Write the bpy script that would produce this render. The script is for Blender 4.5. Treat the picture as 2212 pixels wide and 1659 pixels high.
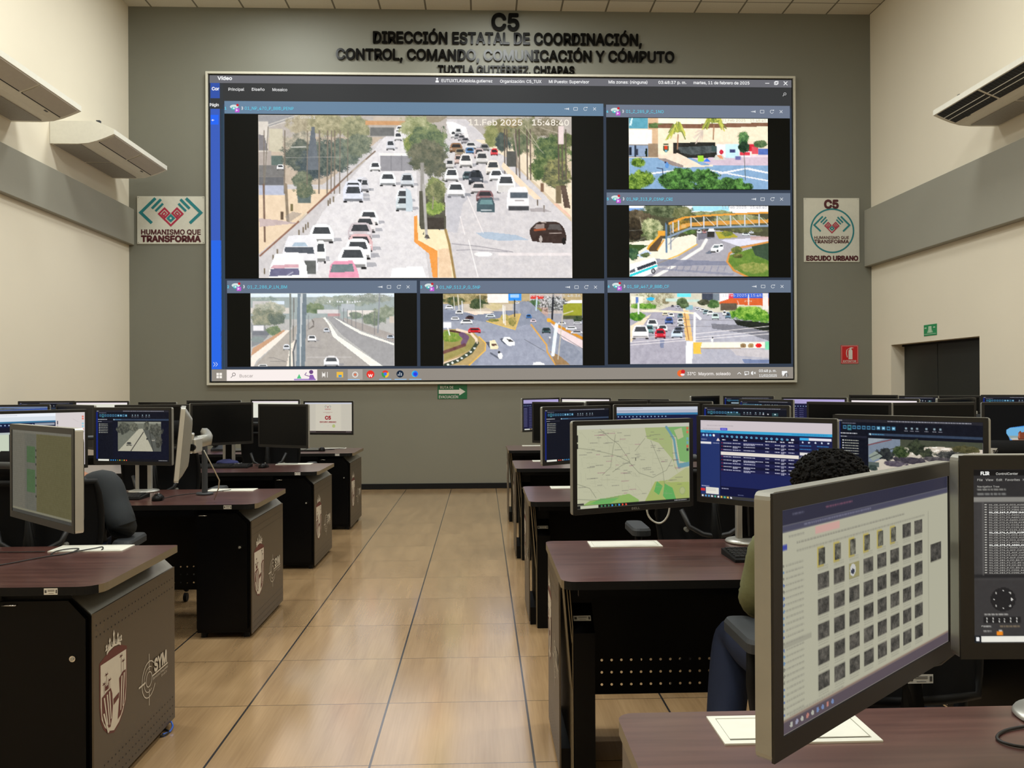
import bpy, math, random
import numpy as np
from mathutils import Vector, Matrix
random.seed(7); RS = np.random.RandomState(11)
SC = bpy.context.scene; COL = SC.collection
for o in list(bpy.data.objects): bpy.data.objects.remove(o)

# ------------------------------------------------------------------ camera
FPX = 1814.63; CAM = np.array([0.420, -10.448, 1.402])
_yaw, _pit, _rol = 0.0362, 0.0022, -0.0050
_f = np.array([math.sin(_yaw)*math.cos(_pit), math.cos(_yaw)*math.cos(_pit), math.sin(_pit)])
_r0 = np.array([math.cos(_yaw), -math.sin(_yaw), 0]); _u0 = np.cross(_r0, _f)
_r = math.cos(_rol)*_r0 + math.sin(_rol)*_u0; _u = -math.sin(_rol)*_r0 + math.cos(_rol)*_u0
cd = bpy.data.cameras.new('camera'); cam = bpy.data.objects.new('camera', cd); COL.objects.link(cam)
cd.sensor_fit = 'HORIZONTAL'; cd.sensor_width = 36; cd.lens = 36*FPX/2212; cd.clip_start = .05; cd.clip_end = 60
M4 = Matrix(((_r[0], _u[0], -_f[0], CAM[0]), (_r[1], _u[1], -_f[1], CAM[1]), (_r[2], _u[2], -_f[2], CAM[2]), (0, 0, 0, 1)))
cam.matrix_world = M4; SC.camera = cam
# ------------------------------------------------------------------ view, world, light
SC.view_settings.view_transform = 'Standard'; SC.view_settings.look = 'None'
SC.view_settings.exposure = 0.0; SC.view_settings.gamma = 1.0; SC.view_settings.use_curve_mapping = False
try:
    SC.cycles.use_denoising = True; SC.cycles.denoiser = 'OPENIMAGEDENOISE'
    SC.cycles.max_bounces = 8; SC.cycles.diffuse_bounces = 5; SC.cycles.glossy_bounces = 4
    SC.cycles.sample_clamp_indirect = 6.0; SC.cycles.caustics_reflective = False; SC.cycles.caustics_refractive = False
except Exception: pass
wd = bpy.data.worlds.new('world'); SC.world = wd; wd.use_nodes = True
wd.node_tree.nodes['Background'].inputs[0].default_value = (.5, .5, .45, 1); wd.node_tree.nodes['Background'].inputs[1].default_value = .03
XL, XR, YW, ZC, YB = -4.325, 5.857, 1.065, 6.553, -13.2
LIGHTC = (.97, 1.0, .965)
# ceiling luminaires: x, y, size x, size y, watts
LAMPS = [(-2.2, -.30, .9, .6, 52), (.72, -.40, .9, .6, 70),
         (-2.2, -2.6, 1.2, .6, 78), (.6, -2.6, 1.2, .6, 56), (3.7, -2.6, 1.2, .6, 52),
         (-2.2, -6.2, 1.2, .6, 88), (.6, -6.2, 1.2, .6, 72), (3.7, -6.2, 1.2, .6, 100),
         (-2.2, -9.8, 1.2, .6, 90), (.6, -9.8, 1.2, .6, 84), (3.7, -9.8, 1.2, .6, 84)]

# ------------------------------------------------------------------ materials
def lin(c):
    c = np.asarray(c, float)/255.0
    return np.where(c <= .04045, c/12.92, ((c+.055)/1.055)**2.4)
def lt(c): return tuple(float(v) for v in lin(c)) + (1.0,)
MATS = {}
def mat(name, c, rough=.5, metal=0.0, spec=.5, noise=None, coat=0):
    """plain principled with a little procedural variation; noise=(scale, amount)"""
    if name in MATS: return MATS[name]
    m = bpy.data.materials.new(name); m.use_nodes = True; nt = m.node_tree; b = nt.nodes['Principled BSDF']
    b.inputs['Base Color'].default_value = lt(c); b.inputs['Roughness'].default_value = rough
    b.inputs['Metallic'].default_value = metal; b.inputs['Specular IOR Level'].default_value = spec
    if coat: b.inputs['Coat Weight'].default_value = coat; b.inputs['Coat Roughness'].default_value = .1
    sc, am = noise or (30, .06)
    g = nt.nodes.new('ShaderNodeNewGeometry'); n = nt.nodes.new('ShaderNodeTexNoise'); n.inputs['Scale'].default_value = sc; n.inputs['Detail'].default_value = 3
    nt.links.new(g.outputs['Position'], n.inputs['Vector'])
    mx = nt.nodes.new('ShaderNodeMix'); mx.data_type = 'RGBA'
    a = [v*(1-am) for v in lt(c)[:3]]+[1]; d = [min(1, v*(1+am)) for v in lt(c)[:3]]+[1]
    mx.inputs[6].default_value = a; mx.inputs[7].default_value = d
    nt.links.new(n.outputs['Fac'], mx.inputs[0]); nt.links.new(mx.outputs[2], b.inputs['Base Color'])
    MATS[name] = m; return m
def mat_screen():
    m = bpy.data.materials.new('screen_light'); m.use_nodes = True; nt = m.node_tree; b = nt.nodes['Principled BSDF']
    b.inputs['Base Color'].default_value = (.004, .004, .004, 1); b.inputs['Roughness'].default_value = .5; b.inputs['Specular IOR Level'].default_value = .06
    a = nt.nodes.new('ShaderNodeAttribute'); a.attribute_name = 'Col'
    nt.links.new(a.outputs['Color'], b.inputs['Emission Color']); b.inputs['Emission Strength'].default_value = 1.0
    return m
def mat_floor():
    m = bpy.data.materials.new('raised_floor_laminate'); m.use_nodes = True; nt = m.node_tree; b = nt.nodes['Principled BSDF']; N = nt.nodes; L = nt.links
    g = N.new('ShaderNodeNewGeometry'); s = N.new('ShaderNodeSeparateXYZ'); L.new(g.outputs['Position'], s.inputs[0])
    def mth(op, a, b2=None, c2=None):
        n = N.new('ShaderNodeMath'); n.operation = op
        for i, v in enumerate((a, b2, c2)):
            if v is None: continue
            if isinstance(v, (int, float)): n.inputs[i].default_value = v
            else: L.new(v, n.inputs[i])
        return n.outputs[0]
    def seam(o, half):      # 1 on the joint
        k = mth('DIVIDE', o, .61); fr = mth('SUBTRACT', k, mth('ROUND', k)); d = mth('ABSOLUTE', mth('MULTIPLY', fr, .61))
        return mth('LESS_THAN', d, half)
    sx = seam(s.outputs[0], .0045); sy = seam(s.outputs[1], .0022)
    ix = mth('FLOOR', mth('DIVIDE', s.outputs[0], .61)); iy = mth('FLOOR', mth('DIVIDE', s.outputs[1], .61))
    cb = N.new('ShaderNodeCombineXYZ'); L.new(ix, cb.inputs[0]); L.new(iy, cb.inputs[1])
    wn = N.new('ShaderNodeTexWhiteNoise'); L.new(cb.outputs[0], wn.inputs['Vector'])
    off = N.new('ShaderNodeVectorMath'); off.operation = 'SCALE'; L.new(wn.outputs['Color'], off.inputs[0]); off.inputs['Scale'].default_value = 9
    ad = N.new('ShaderNodeVectorMath'); L.new(g.outputs['Position'], ad.inputs[0]); L.new(off.outputs[0], ad.inputs[1])
    mp = N.new('ShaderNodeMapping'); mp.inputs['Scale'].default_value = (7, .8, 1); mp.inputs['Rotation'].default_value = (0, 0, .10); L.new(ad.outputs[0], mp.inputs[0])
    n1 = N.new('ShaderNodeTexNoise'); n1.inputs['Scale'].default_value = 1.5; n1.inputs['Detail'].default_value = 5; n1.inputs['Distortion'].default_value = .15; L.new(mp.outputs[0], n1.inputs[0])
    mp2 = N.new('ShaderNodeMapping'); mp2.inputs['Scale'].default_value = (70, 2.2, 1); mp2.inputs['Rotation'].default_value = (0, 0, .10); L.new(ad.outputs[0], mp2.inputs[0])
    n2 = N.new('ShaderNodeTexNoise'); n2.inputs['Scale'].default_value = 1.6; n2.inputs['Detail'].default_value = 1; L.new(mp2.outputs[0], n2.inputs[0])
    r1 = N.new('ShaderNodeValToRGB'); L.new(mth('ADD', mth('MULTIPLY', n1.outputs['Fac'], .72), mth('MULTIPLY', n2.outputs['Fac'], .28)), r1.inputs[0])
    r1.color_ramp.elements[0].position = .28; r1.color_ramp.elements[0].color = lt((166, 134, 96))
    r1.color_ramp.elements[1].position = .74; r1.color_ramp.elements[1].color = lt((202, 168, 124))
    hs = N.new('ShaderNodeHueSaturation'); L.new(r1.outputs[0], hs.inputs['Color'])
    L.new(mth('ADD', mth('MULTIPLY', wn.outputs['Value'], .10), .95), hs.inputs['Value'])
    mx = N.new('ShaderNodeMix'); mx.data_type = 'RGBA'; L.new(hs.outputs[0], mx.inputs[6]); mx.inputs[7].default_value = lt((52, 50, 50)); L.new(mth('MULTIPLY', sx, 1.0), mx.inputs[0])
    mx2 = N.new('ShaderNodeMix'); mx2.data_type = 'RGBA'; L.new(mx.outputs[2], mx2.inputs[6]); mx2.inputs[7].default_value = lt((60, 48, 38)); L.new(mth('MULTIPLY', sy, .9), mx2.inputs[0])
    L.new(mx2.outputs[2], b.inputs['Base Color'])
    rn = N.new('ShaderNodeTexNoise'); rn.inputs['Scale'].default_value = 2.5; rn.inputs['Detail'].default_value = 2; L.new(g.outputs['Position'], rn.inputs['Vector'])
    L.new(mth('ADD', mth('MULTIPLY', rn.outputs['Fac'], .10), .19), b.inputs['Roughness'])
    b.inputs['Specular IOR Level'].default_value = .5
    b.inputs['Coat Weight'].default_value = 1.0; b.inputs['Coat IOR'].default_value = 2.9; b.inputs['Coat Roughness'].default_value = .14
    return m
def mat_ceiling():
    m = bpy.data.materials.new('ceiling_tiles'); m.use_nodes = True; nt = m.node_tree; b = nt.nodes['Principled BSDF']; N = nt.nodes; L = nt.links
    g = N.new('ShaderNodeNewGeometry'); s = N.new('ShaderNodeSeparateXYZ'); L.new(g.outputs['Position'], s.inputs[0])
    def seam(o, off, half):
        a = N.new('ShaderNodeMath'); a.operation = 'SUBTRACT'; L.new(o, a.inputs[0]); a.inputs[1].default_value = off
        d = N.new('ShaderNodeMath'); d.operation = 'DIVIDE'; L.new(a.outputs[0], d.inputs[0]); d.inputs[1].default_value = .617
        r = N.new('ShaderNodeMath'); r.operation = 'ROUND'; L.new(d.outputs[0], r.inputs[0])
        e = N.new('ShaderNodeMath'); e.operation = 'SUBTRACT'; L.new(d.outputs[0], e.inputs[0]); L.new(r.outputs[0], e.inputs[1])
        f = N.new('ShaderNodeMath'); f.operation = 'ABSOLUTE'; L.new(e.outputs[0], f.inputs[0])
        h = N.new('ShaderNodeMath'); h.operation = 'LESS_THAN'; L.new(f.outputs[0], h.inputs[0]); h.inputs[1].default_value = half/.617
        return h.outputs[0]
    ma = N.new('ShaderNodeMath'); ma.operation = 'MAXIMUM'; L.new(seam(s.outputs[0], -4.018, .012), ma.inputs[0]); L.new(seam(s.outputs[1], .733, .008), ma.inputs[1])
    no = N.new('ShaderNodeTexNoise'); no.inputs['Scale'].default_value = 60; L.new(g.outputs['Position'], no.inputs['Vector'])
    mx0 = N.new('ShaderNodeMix'); mx0.data_type = 'RGBA'; mx0.inputs[6].default_value = lt((206, 200, 184)); mx0.inputs[7].default_value = lt((218, 212, 198)); L.new(no.outputs['Fac'], mx0.inputs[0])
    mx = N.new('ShaderNodeMix'); mx.data_type = 'RGBA'; L.new(mx0.outputs[2], mx.inputs[6]); mx.inputs[7].default_value = lt((118, 112, 98)); L.new(ma.outputs[0], mx.inputs[0])
    L.new(mx.outputs[2], b.inputs['Base Color']); b.inputs['Roughness'].default_value = .8
    return m
def mat_wood(name, ca, cb_, rough, sx=2.0, sy=30.0):
    m = bpy.data.materials.new(name); m.use_nodes = True; nt = m.node_tree; b = nt.nodes['Principled BSDF']; N = nt.nodes; L = nt.links
    g = N.new('ShaderNodeNewGeometry'); mp = N.new('ShaderNodeMapping'); mp.inputs['Scale'].default_value = (sx, sy, sy); L.new(g.outputs['Position'], mp.inputs[0])
    n = N.new('ShaderNodeTexNoise'); n.inputs['Scale'].default_value = 1.2; n.inputs['Detail'].default_value = 5; n.inputs['Distortion'].default_value = .4; L.new(mp.outputs[0], n.inputs[0])
    r = N.new('ShaderNodeValToRGB'); r.color_ramp.elements[0].position = .35; r.color_ramp.elements[1].position = .7
    r.color_ramp.elements[0].color = lt(ca); r.color_ramp.elements[1].color = lt(cb_); L.new(n.outputs['Fac'], r.inputs[0]); L.new(r.outputs[0], b.inputs['Base Color'])
    b.inputs['Roughness'].default_value = rough; b.inputs['Specular IOR Level'].default_value = .6; b.inputs['Coat Weight'].default_value = .6; b.inputs['Coat IOR'].default_value = 1.8; b.inputs['Coat Roughness'].default_value = .22
    return m
M = dict(
    cream=mat('cream_wall_paint', (228, 220, 201), .75, noise=(1.3, .03)),
    grey=mat('grey_wall_paint', (116, 116, 105), .55, noise=(1.6, .04)),
    band=mat('grey_band_paint', (150, 148, 136), .65, noise=(1.6, .03)),
    black=mat('black_metal_paint', (4, 4, 5), .36, spec=.15), blackm=mat('black_matt_plastic', (9, 9, 9), .6, spec=.2),
    bezel=mat('charcoal_bezel_plastic', (27, 26, 24), .42, spec=.4), silver=mat('silver_plastic', (150, 150, 143), .38, .35),
    lsilver=mat('satin_silver_metal', (190, 190, 184), .3, .5), darkg=mat('dark_grey_plastic', (52, 56, 60), .5),
    fabric=mat('black_chair_mesh_fabric', (11, 11, 12), .85, spec=.2, noise=(400, .4)), armpad=mat('grey_armrest_rubber', (40, 44, 48), .6),
    chrome=mat('chrome', (210, 210, 210), .12, 1.0), white=mat('white_plastic', (226, 226, 214), .4), slot=mat('slot_black', (14, 14, 14), .6),
    sticker=mat('sticker_paper', (205, 205, 200), .6), stickerd=mat('sticker_print', (70, 70, 70), .6),
    brown=mat('taupe_metal_laminate', (72, 62, 48), .42, noise=(220, .12)), chamf=mat('brushed_taupe_steel', (160, 158, 148), .30, .75),
    edge=mat('taupe_edge_band', (112, 100, 78), .5), print_w=mat('off_white_print', (196, 190, 176), .5), print_m=mat('maroon_print', (88, 34, 30), .5),
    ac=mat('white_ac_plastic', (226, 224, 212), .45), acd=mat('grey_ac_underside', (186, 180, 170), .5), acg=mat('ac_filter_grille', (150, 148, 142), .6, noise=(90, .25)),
    letter=mat('black_gloss_acrylic', (10, 10, 9), .20, spec=.16), plate=mat('sign_board_white', (206, 205, 192), .45),
    teal=mat('sign_teal', (30, 122, 128), .5), crim=mat('sign_crimson', (170, 36, 66), .5), maroon=mat('sign_maroon', (74, 18, 26), .5),
    green=mat('sign_green', (16, 96, 58), .4), green2=mat('sign_green_bright', (40, 140, 86), .4), pale=mat('sign_pale_green', (176, 206, 176), .5),
    red=mat('sign_red', (186, 26, 32), .4), signw=mat('sign_light_grey', (206, 204, 198), .5), frame=mat('video_wall_trim', (196, 194, 180), .45),
    door=mat('black_door_leaf', (30, 32, 28), .5, noise=(60, .2)), hair=mat('black_curly_hair', (15, 14, 13), .9, spec=.2, noise=(120, .5)),
    skin=mat('skin', (150, 98, 66), .55), olive=mat('olive_sweater', (98, 100, 66), .9, noise=(160, .15)), jeans=mat('navy_denim', (22, 34, 62), .85, noise=(250, .2)),
    jacket=mat('dark_blue_grey_jacket', (32, 37, 41), .85, noise=(160, .15)), shoe=mat('black_shoe_leather', (18, 18, 18), .4), blue=mat('blue_cable', (40, 90, 190), .4),
    bluec=mat('blue_cloth', (52, 58, 110), .9), cable=mat('black_cable', (18, 18, 18), .5), cablew=mat('white_cable', (190, 190, 180), .5),
    key=mat('keycap_black', (30, 31, 33), .5), diff=mat('lamp_diffuser', (240, 238, 225), .6), eye=mat('eye_white', (225, 225, 220), .3),
    wood=mat_wood('burgundy_laminate', (78, 46, 41), (102, 68, 60), .30), floor=mat_floor(), ceil=mat_ceiling(), screen=mat_screen(),
    offscr=mat('switched_off_panel', (5, 6, 7), .3, spec=.2))

# ------------------------------------------------------------------ mesh helpers
class MB:
    def __init__(s): s.v = []; s.f = []; s.m = []; s.mats = []; s.sm = []
    def mi(s, m):
        if m not in s.mats: s.mats.append(m)
        return s.mats.index(m)
    def add(s, vs, fs, m, smooth=False):
        k = len(s.v); i = s.mi(m); s.v += [tuple(map(float, v)) for v in vs]
        for f in fs: s.f.append(tuple(a+k for a in f)); s.m.append(i); s.sm.append(smooth)
    def box(s, a, b, m, bev=0):
        x0, y0, z0 = a; x1, y1, z1 = b
        if bev <= 0:
            s.add([(x0,y0,z0),(x1,y0,z0),(x1,y1,z0),(x0,y1,z0),(x0,y0,z1),(x1,y0,z1),(x1,y1,z1),(x0,y1,z1)],
                  [(0,3,2,1),(4,5,6,7),(0,1,5,4),(1,2,6,5),(2,3,7,6),(3,0,4,7)], m); return
        b_ = min(bev, (x1-x0)/2.01, (y1-y0)/2.01, (z1-z0)/2.01)
        rings = []
        for (z, i) in ((z0, b_), (z0+b_, 0), (z1-b_, 0), (z1, b_)):
            r = []
            for cx, cy, q in ((x1-b_, y1-b_, 0), (x0+b_, y1-b_, 1), (x0+b_, y0+b_, 2), (x1-b_, y0+b_, 3)):
                for t in (0, 1, 2):
                    an = math.pi/2*(q+t/2); rr = b_-i
                    r.append((cx+rr*math.cos(an), cy+rr*math.sin(an), z))
            rings.append(r)
        s.loft(rings, m, cap=True)
    def loft(s, rings, m, cap=True, closed=True, smooth=False):
        n = len(rings[0]); vs = [v for r in rings for v in r]; fs = []
        for i in range(len(rings)-1):
            for j in range(n if closed else n-1):
                a = i*n+j; b = i*n+(j+1) % n; fs.append((a, b, b+n, a+n))
        if cap: fs.append(tuple(range(n))[::-1]); fs.append(tuple(range((len(rings)-1)*n, len(rings)*n)))
        s.add(vs, fs, m, smooth)
    def tube(s, pts, r, m, n=8, smooth=True):
        P = [Vector(p) for p in pts]; rings = []; rr = r if isinstance(r, (list, tuple)) else [r]*len(P)
        up = Vector((0, 0, 1))
        for i, p in enumerate(P):
            d = (P[min(i+1, len(P)-1)]-P[max(i-1, 0)]).normalized()
            a = d.cross(up)
            if a.length < 1e-3: a = d.cross(Vector((1, 0, 0)))
            a.normalize(); b = d.cross(a)
            rings.append([tuple(p+rr[i]*(math.cos(2*math.pi*k/n)*a+math.sin(2*math.pi*k/n)*b)) for k in range(n)])
        s.loft(rings, m, smooth=smooth)
    def cyl(s, c, r, h, m, n=20, ax='z', r2=None, smooth=False):
        r2 = r if r2 is None else r2; R = []
        for (t, rr) in ((0, r), (h, r2)):
            ring = []
            for k in range(n):
                a = 2*math.pi*k/n; u, v = rr*math.cos(a), rr*math.sin(a)
                ring.append({'z': (c[0]+u, c[1]+v, c[2]+t), 'y': (c[0]+u, c[1]+t, c[2]+v), 'x': (c[0]+t, c[1]+u, c[2]+v)}[ax])
            R.append(ring)
        s.loft(R, m, smooth=smooth)
    def lathe(s, c, prof, m, n=28):
        s.loft([[(c[0]+r*math.cos(2*math.pi*k/n), c[1]+r*math.sin(2*math.pi*k/n), c[2]+z) for k in range(n)] for r, z in prof], m, smooth=True)
    def prism(s, poly, ax, a, b, m, smooth=False):
        """poly in the plane across axis ax (x: (y,z), y: (x,z), z: (x,y)), from a to b"""
        def P(p, t): return {'x': (t, p[0], p[1]), 'y': (p[0], t, p[1]), 'z': (p[0], p[1], t)}[ax]
        s.loft([[P(p, a) for p in poly], [P(p, b) for p in poly]], m, smooth=smooth)
    def flat(s, poly, ax, t, m):
        def P(p): return {'x': (t, p[0], p[1]), 'y': (p[0], t, p[1]), 'z': (p[0], p[1], t)}[ax]
        s.add([P(p) for p in poly], [tuple(range(len(poly)))], m)
    def ball(s, c, r, m, nu=16, nv=10, fn=None):
        rx, ry, rz = r if isinstance(r, (tuple, list)) else (r, r, r); rings = []
        for i in range(nv+1):
            t = math.pi*(i+.001)/(nv+.002); ring = []
            for k in range(nu):
                a = 2*math.pi*k/nu; d = Vector((math.sin(t)*math.cos(a), math.sin(t)*math.sin(a), -math.cos(t))); q = fn(d) if fn else 1.0
                ring.append((c[0]+rx*d.x*q, c[1]+ry*d.y*q, c[2]+rz*d.z*q))
            rings.append(ring)
        s.loft(rings, m, smooth=True)
    def build(s, name, parent=None, local=False, recalc=True):
        me = bpy.data.meshes.new(name)
        v = s.v
        if parent is not None and not local:
            w = wpos(parent); v = [(a-w[0], b-w[1], c-w[2]) for a, b, c in v]
        me.from_pydata(v, [], s.f); me.update()
        for m in s.mats: me.materials.append(m)
        me.polygons.foreach_set('material_index', s.m); me.polygons.foreach_set('use_smooth', s.sm)
        if recalc:
            import bmesh
            bm = bmesh.new(); bm.from_mesh(me); bmesh.ops.recalc_face_normals(bm, faces=bm.faces); bm.to_mesh(me); bm.free()
        o = bpy.data.objects.new(name, me); COL.objects.link(o)
        if parent is not None: o.parent = parent
        return o
def wpos(o):
    x, y, z = o.location
    p = o.parent
    while p is not None: x += p.location[0]; y += p.location[1]; z += p.location[2]; p = p.parent
    return (x, y, z)
def tag(o, label=None, cat=None, group=None, kind=None):
    if label: o['label'] = label
    if cat: o['category'] = cat
    if group: o['group'] = group
    if kind: o['kind'] = kind
    return o
def thing(name, loc, label, cat, group=None, rz=0):
    o = bpy.data.objects.new(name, None); COL.objects.link(o); o.location = loc; o.rotation_euler = (0, 0, rz); o.empty_display_size = .1
    return tag(o, label, cat, group)
def struct(name, mb): return tag(mb.build(name), kind='structure')
def copy_tree(o, parent=None):
    c = o.copy(); COL.objects.link(c)
    if parent is not None: c.parent = parent
    for ch in list(o.children): copy_tree(ch, c)
    return c

# ------------------------------------------------------------------ lettering
_tx = {}
try:        # Blender's own bundled interface typeface; the built-in one is used if it is missing
    import os
    FONT = bpy.data.fonts.load(os.path.join(bpy.utils.system_resource('DATAFILES', path='fonts'), 'Inter.woff2'))
except Exception: FONT = None
def glyphs(s, bold=0.0, ext=0.0):
    k = (s, bold, ext)
    if k in _tx: return _tx[k]
    cu = bpy.data.curves.new('lettering', 'FONT'); cu.body = s; cu.size = 1; cu.offset = bold; cu.extrude = ext; cu.resolution_u = 3
    if FONT is not None: cu.font = FONT
    o = bpy.data.objects.new('lettering', cu); COL.objects.link(o)
    dg = bpy.context.evaluated_depsgraph_get(); me = bpy.data.meshes.new_from_object(o.evaluated_get(dg))
    V = np.array([v.co[:] for v in me.vertices]).reshape(-1, 3); F = [tuple(p.vertices) for p in me.polygons]
    bpy.data.objects.remove(o); bpy.data.curves.remove(cu); bpy.data.meshes.remove(me)
    _tx[k] = (V, F); return V, F
_h = glyphs('H')[0]; CAPH = float(_h[:, 1].max()-_h[:, 1].min())
def fit_text(s, x0, x1, yb, cap, bold=0.0, ext=0.0, down=True):
    V, F = glyphs(s, 0.0, ext); V = V.copy()
    if len(V) == 0: return V, F
    a, b = V[:, 0].min(), V[:, 0].max(); k = cap/CAPH
    kx = (x1-x0)/(b-a) if x1 is not None else k
    r = bold*k; V[:, 0] = x0+r+(V[:, 0]-a)*(kx if x1 is None else kx*(x1-x0-2*r)/(x1-x0)); V[:, 1] = yb-V[:, 1]*k if down else yb+V[:, 1]*k
    if bold > 0:        # heavier weight: the outline overlaid on itself, each copy a hair in front of the last
        n = len(V); VV = [V]; FF = list(F)
        for i in range(8):
            W = V.copy(); W[:, 0] += r*math.cos(i*math.pi/4); W[:, 1] += r*math.sin(i*math.pi/4); W[:, 2] += (i+1)*.00016; VV.append(W); FF += [tuple(q+n*(i+1) for q in f) for f in F]
        V = np.concatenate(VV); F = FF
    return V, F

# ------------------------------------------------------------------ screens: what a display shows, as coloured faces on its panel
class Cv:
    """raster of coloured points; coordinates given in the picture's own frame"""
    def __init__(s, nx, ny, x0, y0, x1, y1, c=(0, 0, 0)):
        s.nx, s.ny, s.e = nx, ny, (x0, y0, x1, y1); X = np.linspace(x0, x1, nx); Y = np.linspace(y0, y1, ny)
        s.X, s.Y = np.meshgrid(X, Y); s.C = np.zeros((ny, nx, 3))+np.array(c, float); s.o = (0, 0, 1)
    def fr(s, ox, oy, k): s.o = (ox, oy, k)
    def t(s, x, y): ox, oy, k = s.o; return ox+x/k, oy+y/k
    def win(s, xa, ya, xb, yb):
        x0, y0, x1, y1 = s.e; fx = (s.nx-1)/(x1-x0); fy = (s.ny-1)/(y1-y0)
        i0 = max(0, int(math.ceil((xa-x0)*fx-.5))); i1 = min(s.nx, int(math.floor((xb-x0)*fx+.5))+1)
        j0 = max(0, int(math.ceil((ya-y0)*fy-.5))); j1 = min(s.ny, int(math.floor((yb-y0)*fy+.5))+1)
        return slice(j0, max(j0, j1)), slice(i0, max(i0, i1))
    def put(s, w, mk, c, a=1.0):
        c = np.array(c, float) if not isinstance(c, np.ndarray) else c; sub = s.C[w]
        if sub.size == 0: return
        aa = (mk*a)[..., None]; s.C[w] = sub*(1-aa)+c*aa
    def rect(s, xa, ya, xb, yb, c, a=1.0):
        xa, ya = s.t(xa, ya); xb, yb = s.t(xb, yb); w = s.win(xa, ya, xb, yb)
        hx = (s.e[2]-s.e[0])/(s.nx-1); hy = (s.e[3]-s.e[1])/(s.ny-1); X, Y = s.X[w], s.Y[w]
        mx = np.clip((np.minimum(X+hx/2, xb)-np.maximum(X-hx/2, xa))/hx, 0, 1); my = np.clip((np.minimum(Y+hy/2, yb)-np.maximum(Y-hy/2, ya))/hy, 0, 1)
        s.put(w, mx*my, c, a)
    def poly(s, pts, c, a=1.0, c2=None):
        P = [s.t(*p) for p in pts]; xs = [p[0] for p in P]; ys = [p[1] for p in P]; w = s.win(min(xs), min(ys), max(xs), max(ys)); X, Y = s.X[w], s.Y[w]
        if X.size == 0: return
        ins = np.zeros(X.shape, bool)
        for i in range(len(P)):
            (xa, ya), (xb, yb) = P[i], P[(i+1) % len(P)]
            if ya == yb: continue
            cr = ((ya > Y) != (yb > Y)) & (X < (xb-xa)*(Y-ya)/(yb-ya)+xa); ins ^= cr
        if c2 is not None:
            n = s.noise(w, 5); c = np.array(c, float)*(1-n[..., None])+np.array(c2, float)*n[..., None]
        s.put(w, ins.astype(float), c, a)
    def line(s, pts, wd, c, a=1.0):
        for (p, q) in zip(pts[:-1], pts[1:]):
            (xa, ya), (xb, yb) = s.t(*p), s.t(*q); h = wd/s.o[2]/2; hp = (s.e[2]-s.e[0])/(s.nx-1); w = s.win(min(xa, xb)-h-hp, min(ya, yb)-h-hp, max(xa, xb)+h+hp, max(ya, yb)+h+hp); X, Y = s.X[w], s.Y[w]
            dx, dy = xb-xa, yb-ya; L2 = dx*dx+dy*dy+1e-9; u = np.clip(((X-xa)*dx+(Y-ya)*dy)/L2, 0, 1); d = np.hypot(X-xa-u*dx, Y-ya-u*dy)
            s.put(w, np.clip((h+hp*.5-d)/hp, 0, 1), c, a)
    def ell(s, cx, cy, rx, ry, c, a=1.0):
        cx, cy = s.t(cx, cy); rx /= s.o[2]; ry /= s.o[2]; w = s.win(cx-rx, cy-ry, cx+rx, cy+ry)
        s.put(w, (((s.X[w]-cx)/rx)**2+((s.Y[w]-cy)/ry)**2 < 1).astype(float), c, a)
    def noise(s, w, k):
        sh = s.X[w].shape
        if 0 in sh: return np.zeros(sh)
        def up(q):
            a = RS.rand(sh[0]//q+3, sh[1]//q+3); yi = np.arange(sh[0])/q; xi = np.arange(sh[1])/q
            y0 = yi.astype(int); x0 = xi.astype(int); fy = (yi-y0)[:, None]; fx = (xi-x0)[None]
            return (a[y0][:, x0]*(1-fy)+a[y0+1][:, x0]*fy)*(1-fx)+(a[y0][:, x0+1]*(1-fy)+a[y0+1][:, x0+1]*fy)*fx
        return np.clip(.5*up(k)+.3*up(max(1, k//2))+.2*up(1), 0, 1)
    def tree(s, cx, cy, rx, ry, c1, c2, a=1.0, k=5):
        cx, cy = s.t(cx, cy); rx /= s.o[2]; ry /= s.o[2]; w = s.win(cx-rx*1.3, cy-ry*1.3, cx+rx*1.3, cy+ry*1.3)
        if s.X[w].size == 0: return
        n = s.noise(w, k+3); d = np.hypot((s.X[w]-cx)/rx, (s.Y[w]-cy)/ry); n2 = s.noise(w, k); n2 = np.clip((n2-.5)*2+.5-(s.Y[w]-cy)/ry*.15, 0, 1)
        c = np.array(c1, float)*(1-n2[..., None])+np.array(c2, float)*n2[..., None]
        s.put(w, np.clip((1.0+(n-.5)*.9-d)*8, 0, 1), c, a)
    def grain(s, amt):
        s.C += (s.noise((slice(0, s.ny), slice(0, s.nx)), 4)[..., None]-.5)*amt
    def tex(s, xa, ya, xb, yb, c1, c2, k=3):
        w = s.win(*s.t(xa, ya), *s.t(xb, yb)); n = np.clip((s.noise(w, k)-.5)*1.6+.5, 0, 1)[..., None]
        if n.size: s.C[w] = np.array(c1, float)*(1-n)+np.array(c2, float)*n
    def dash(s, x0, x1, y, h, c, a=.8):       # a run of illegible small print
        x = x0
        while x < x1:
            w_ = random.uniform(.6, 2.2)*h*1.4; s.rect(x, y, min(x1, x+w_), y+h, c, a); x += w_+h*.45
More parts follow.
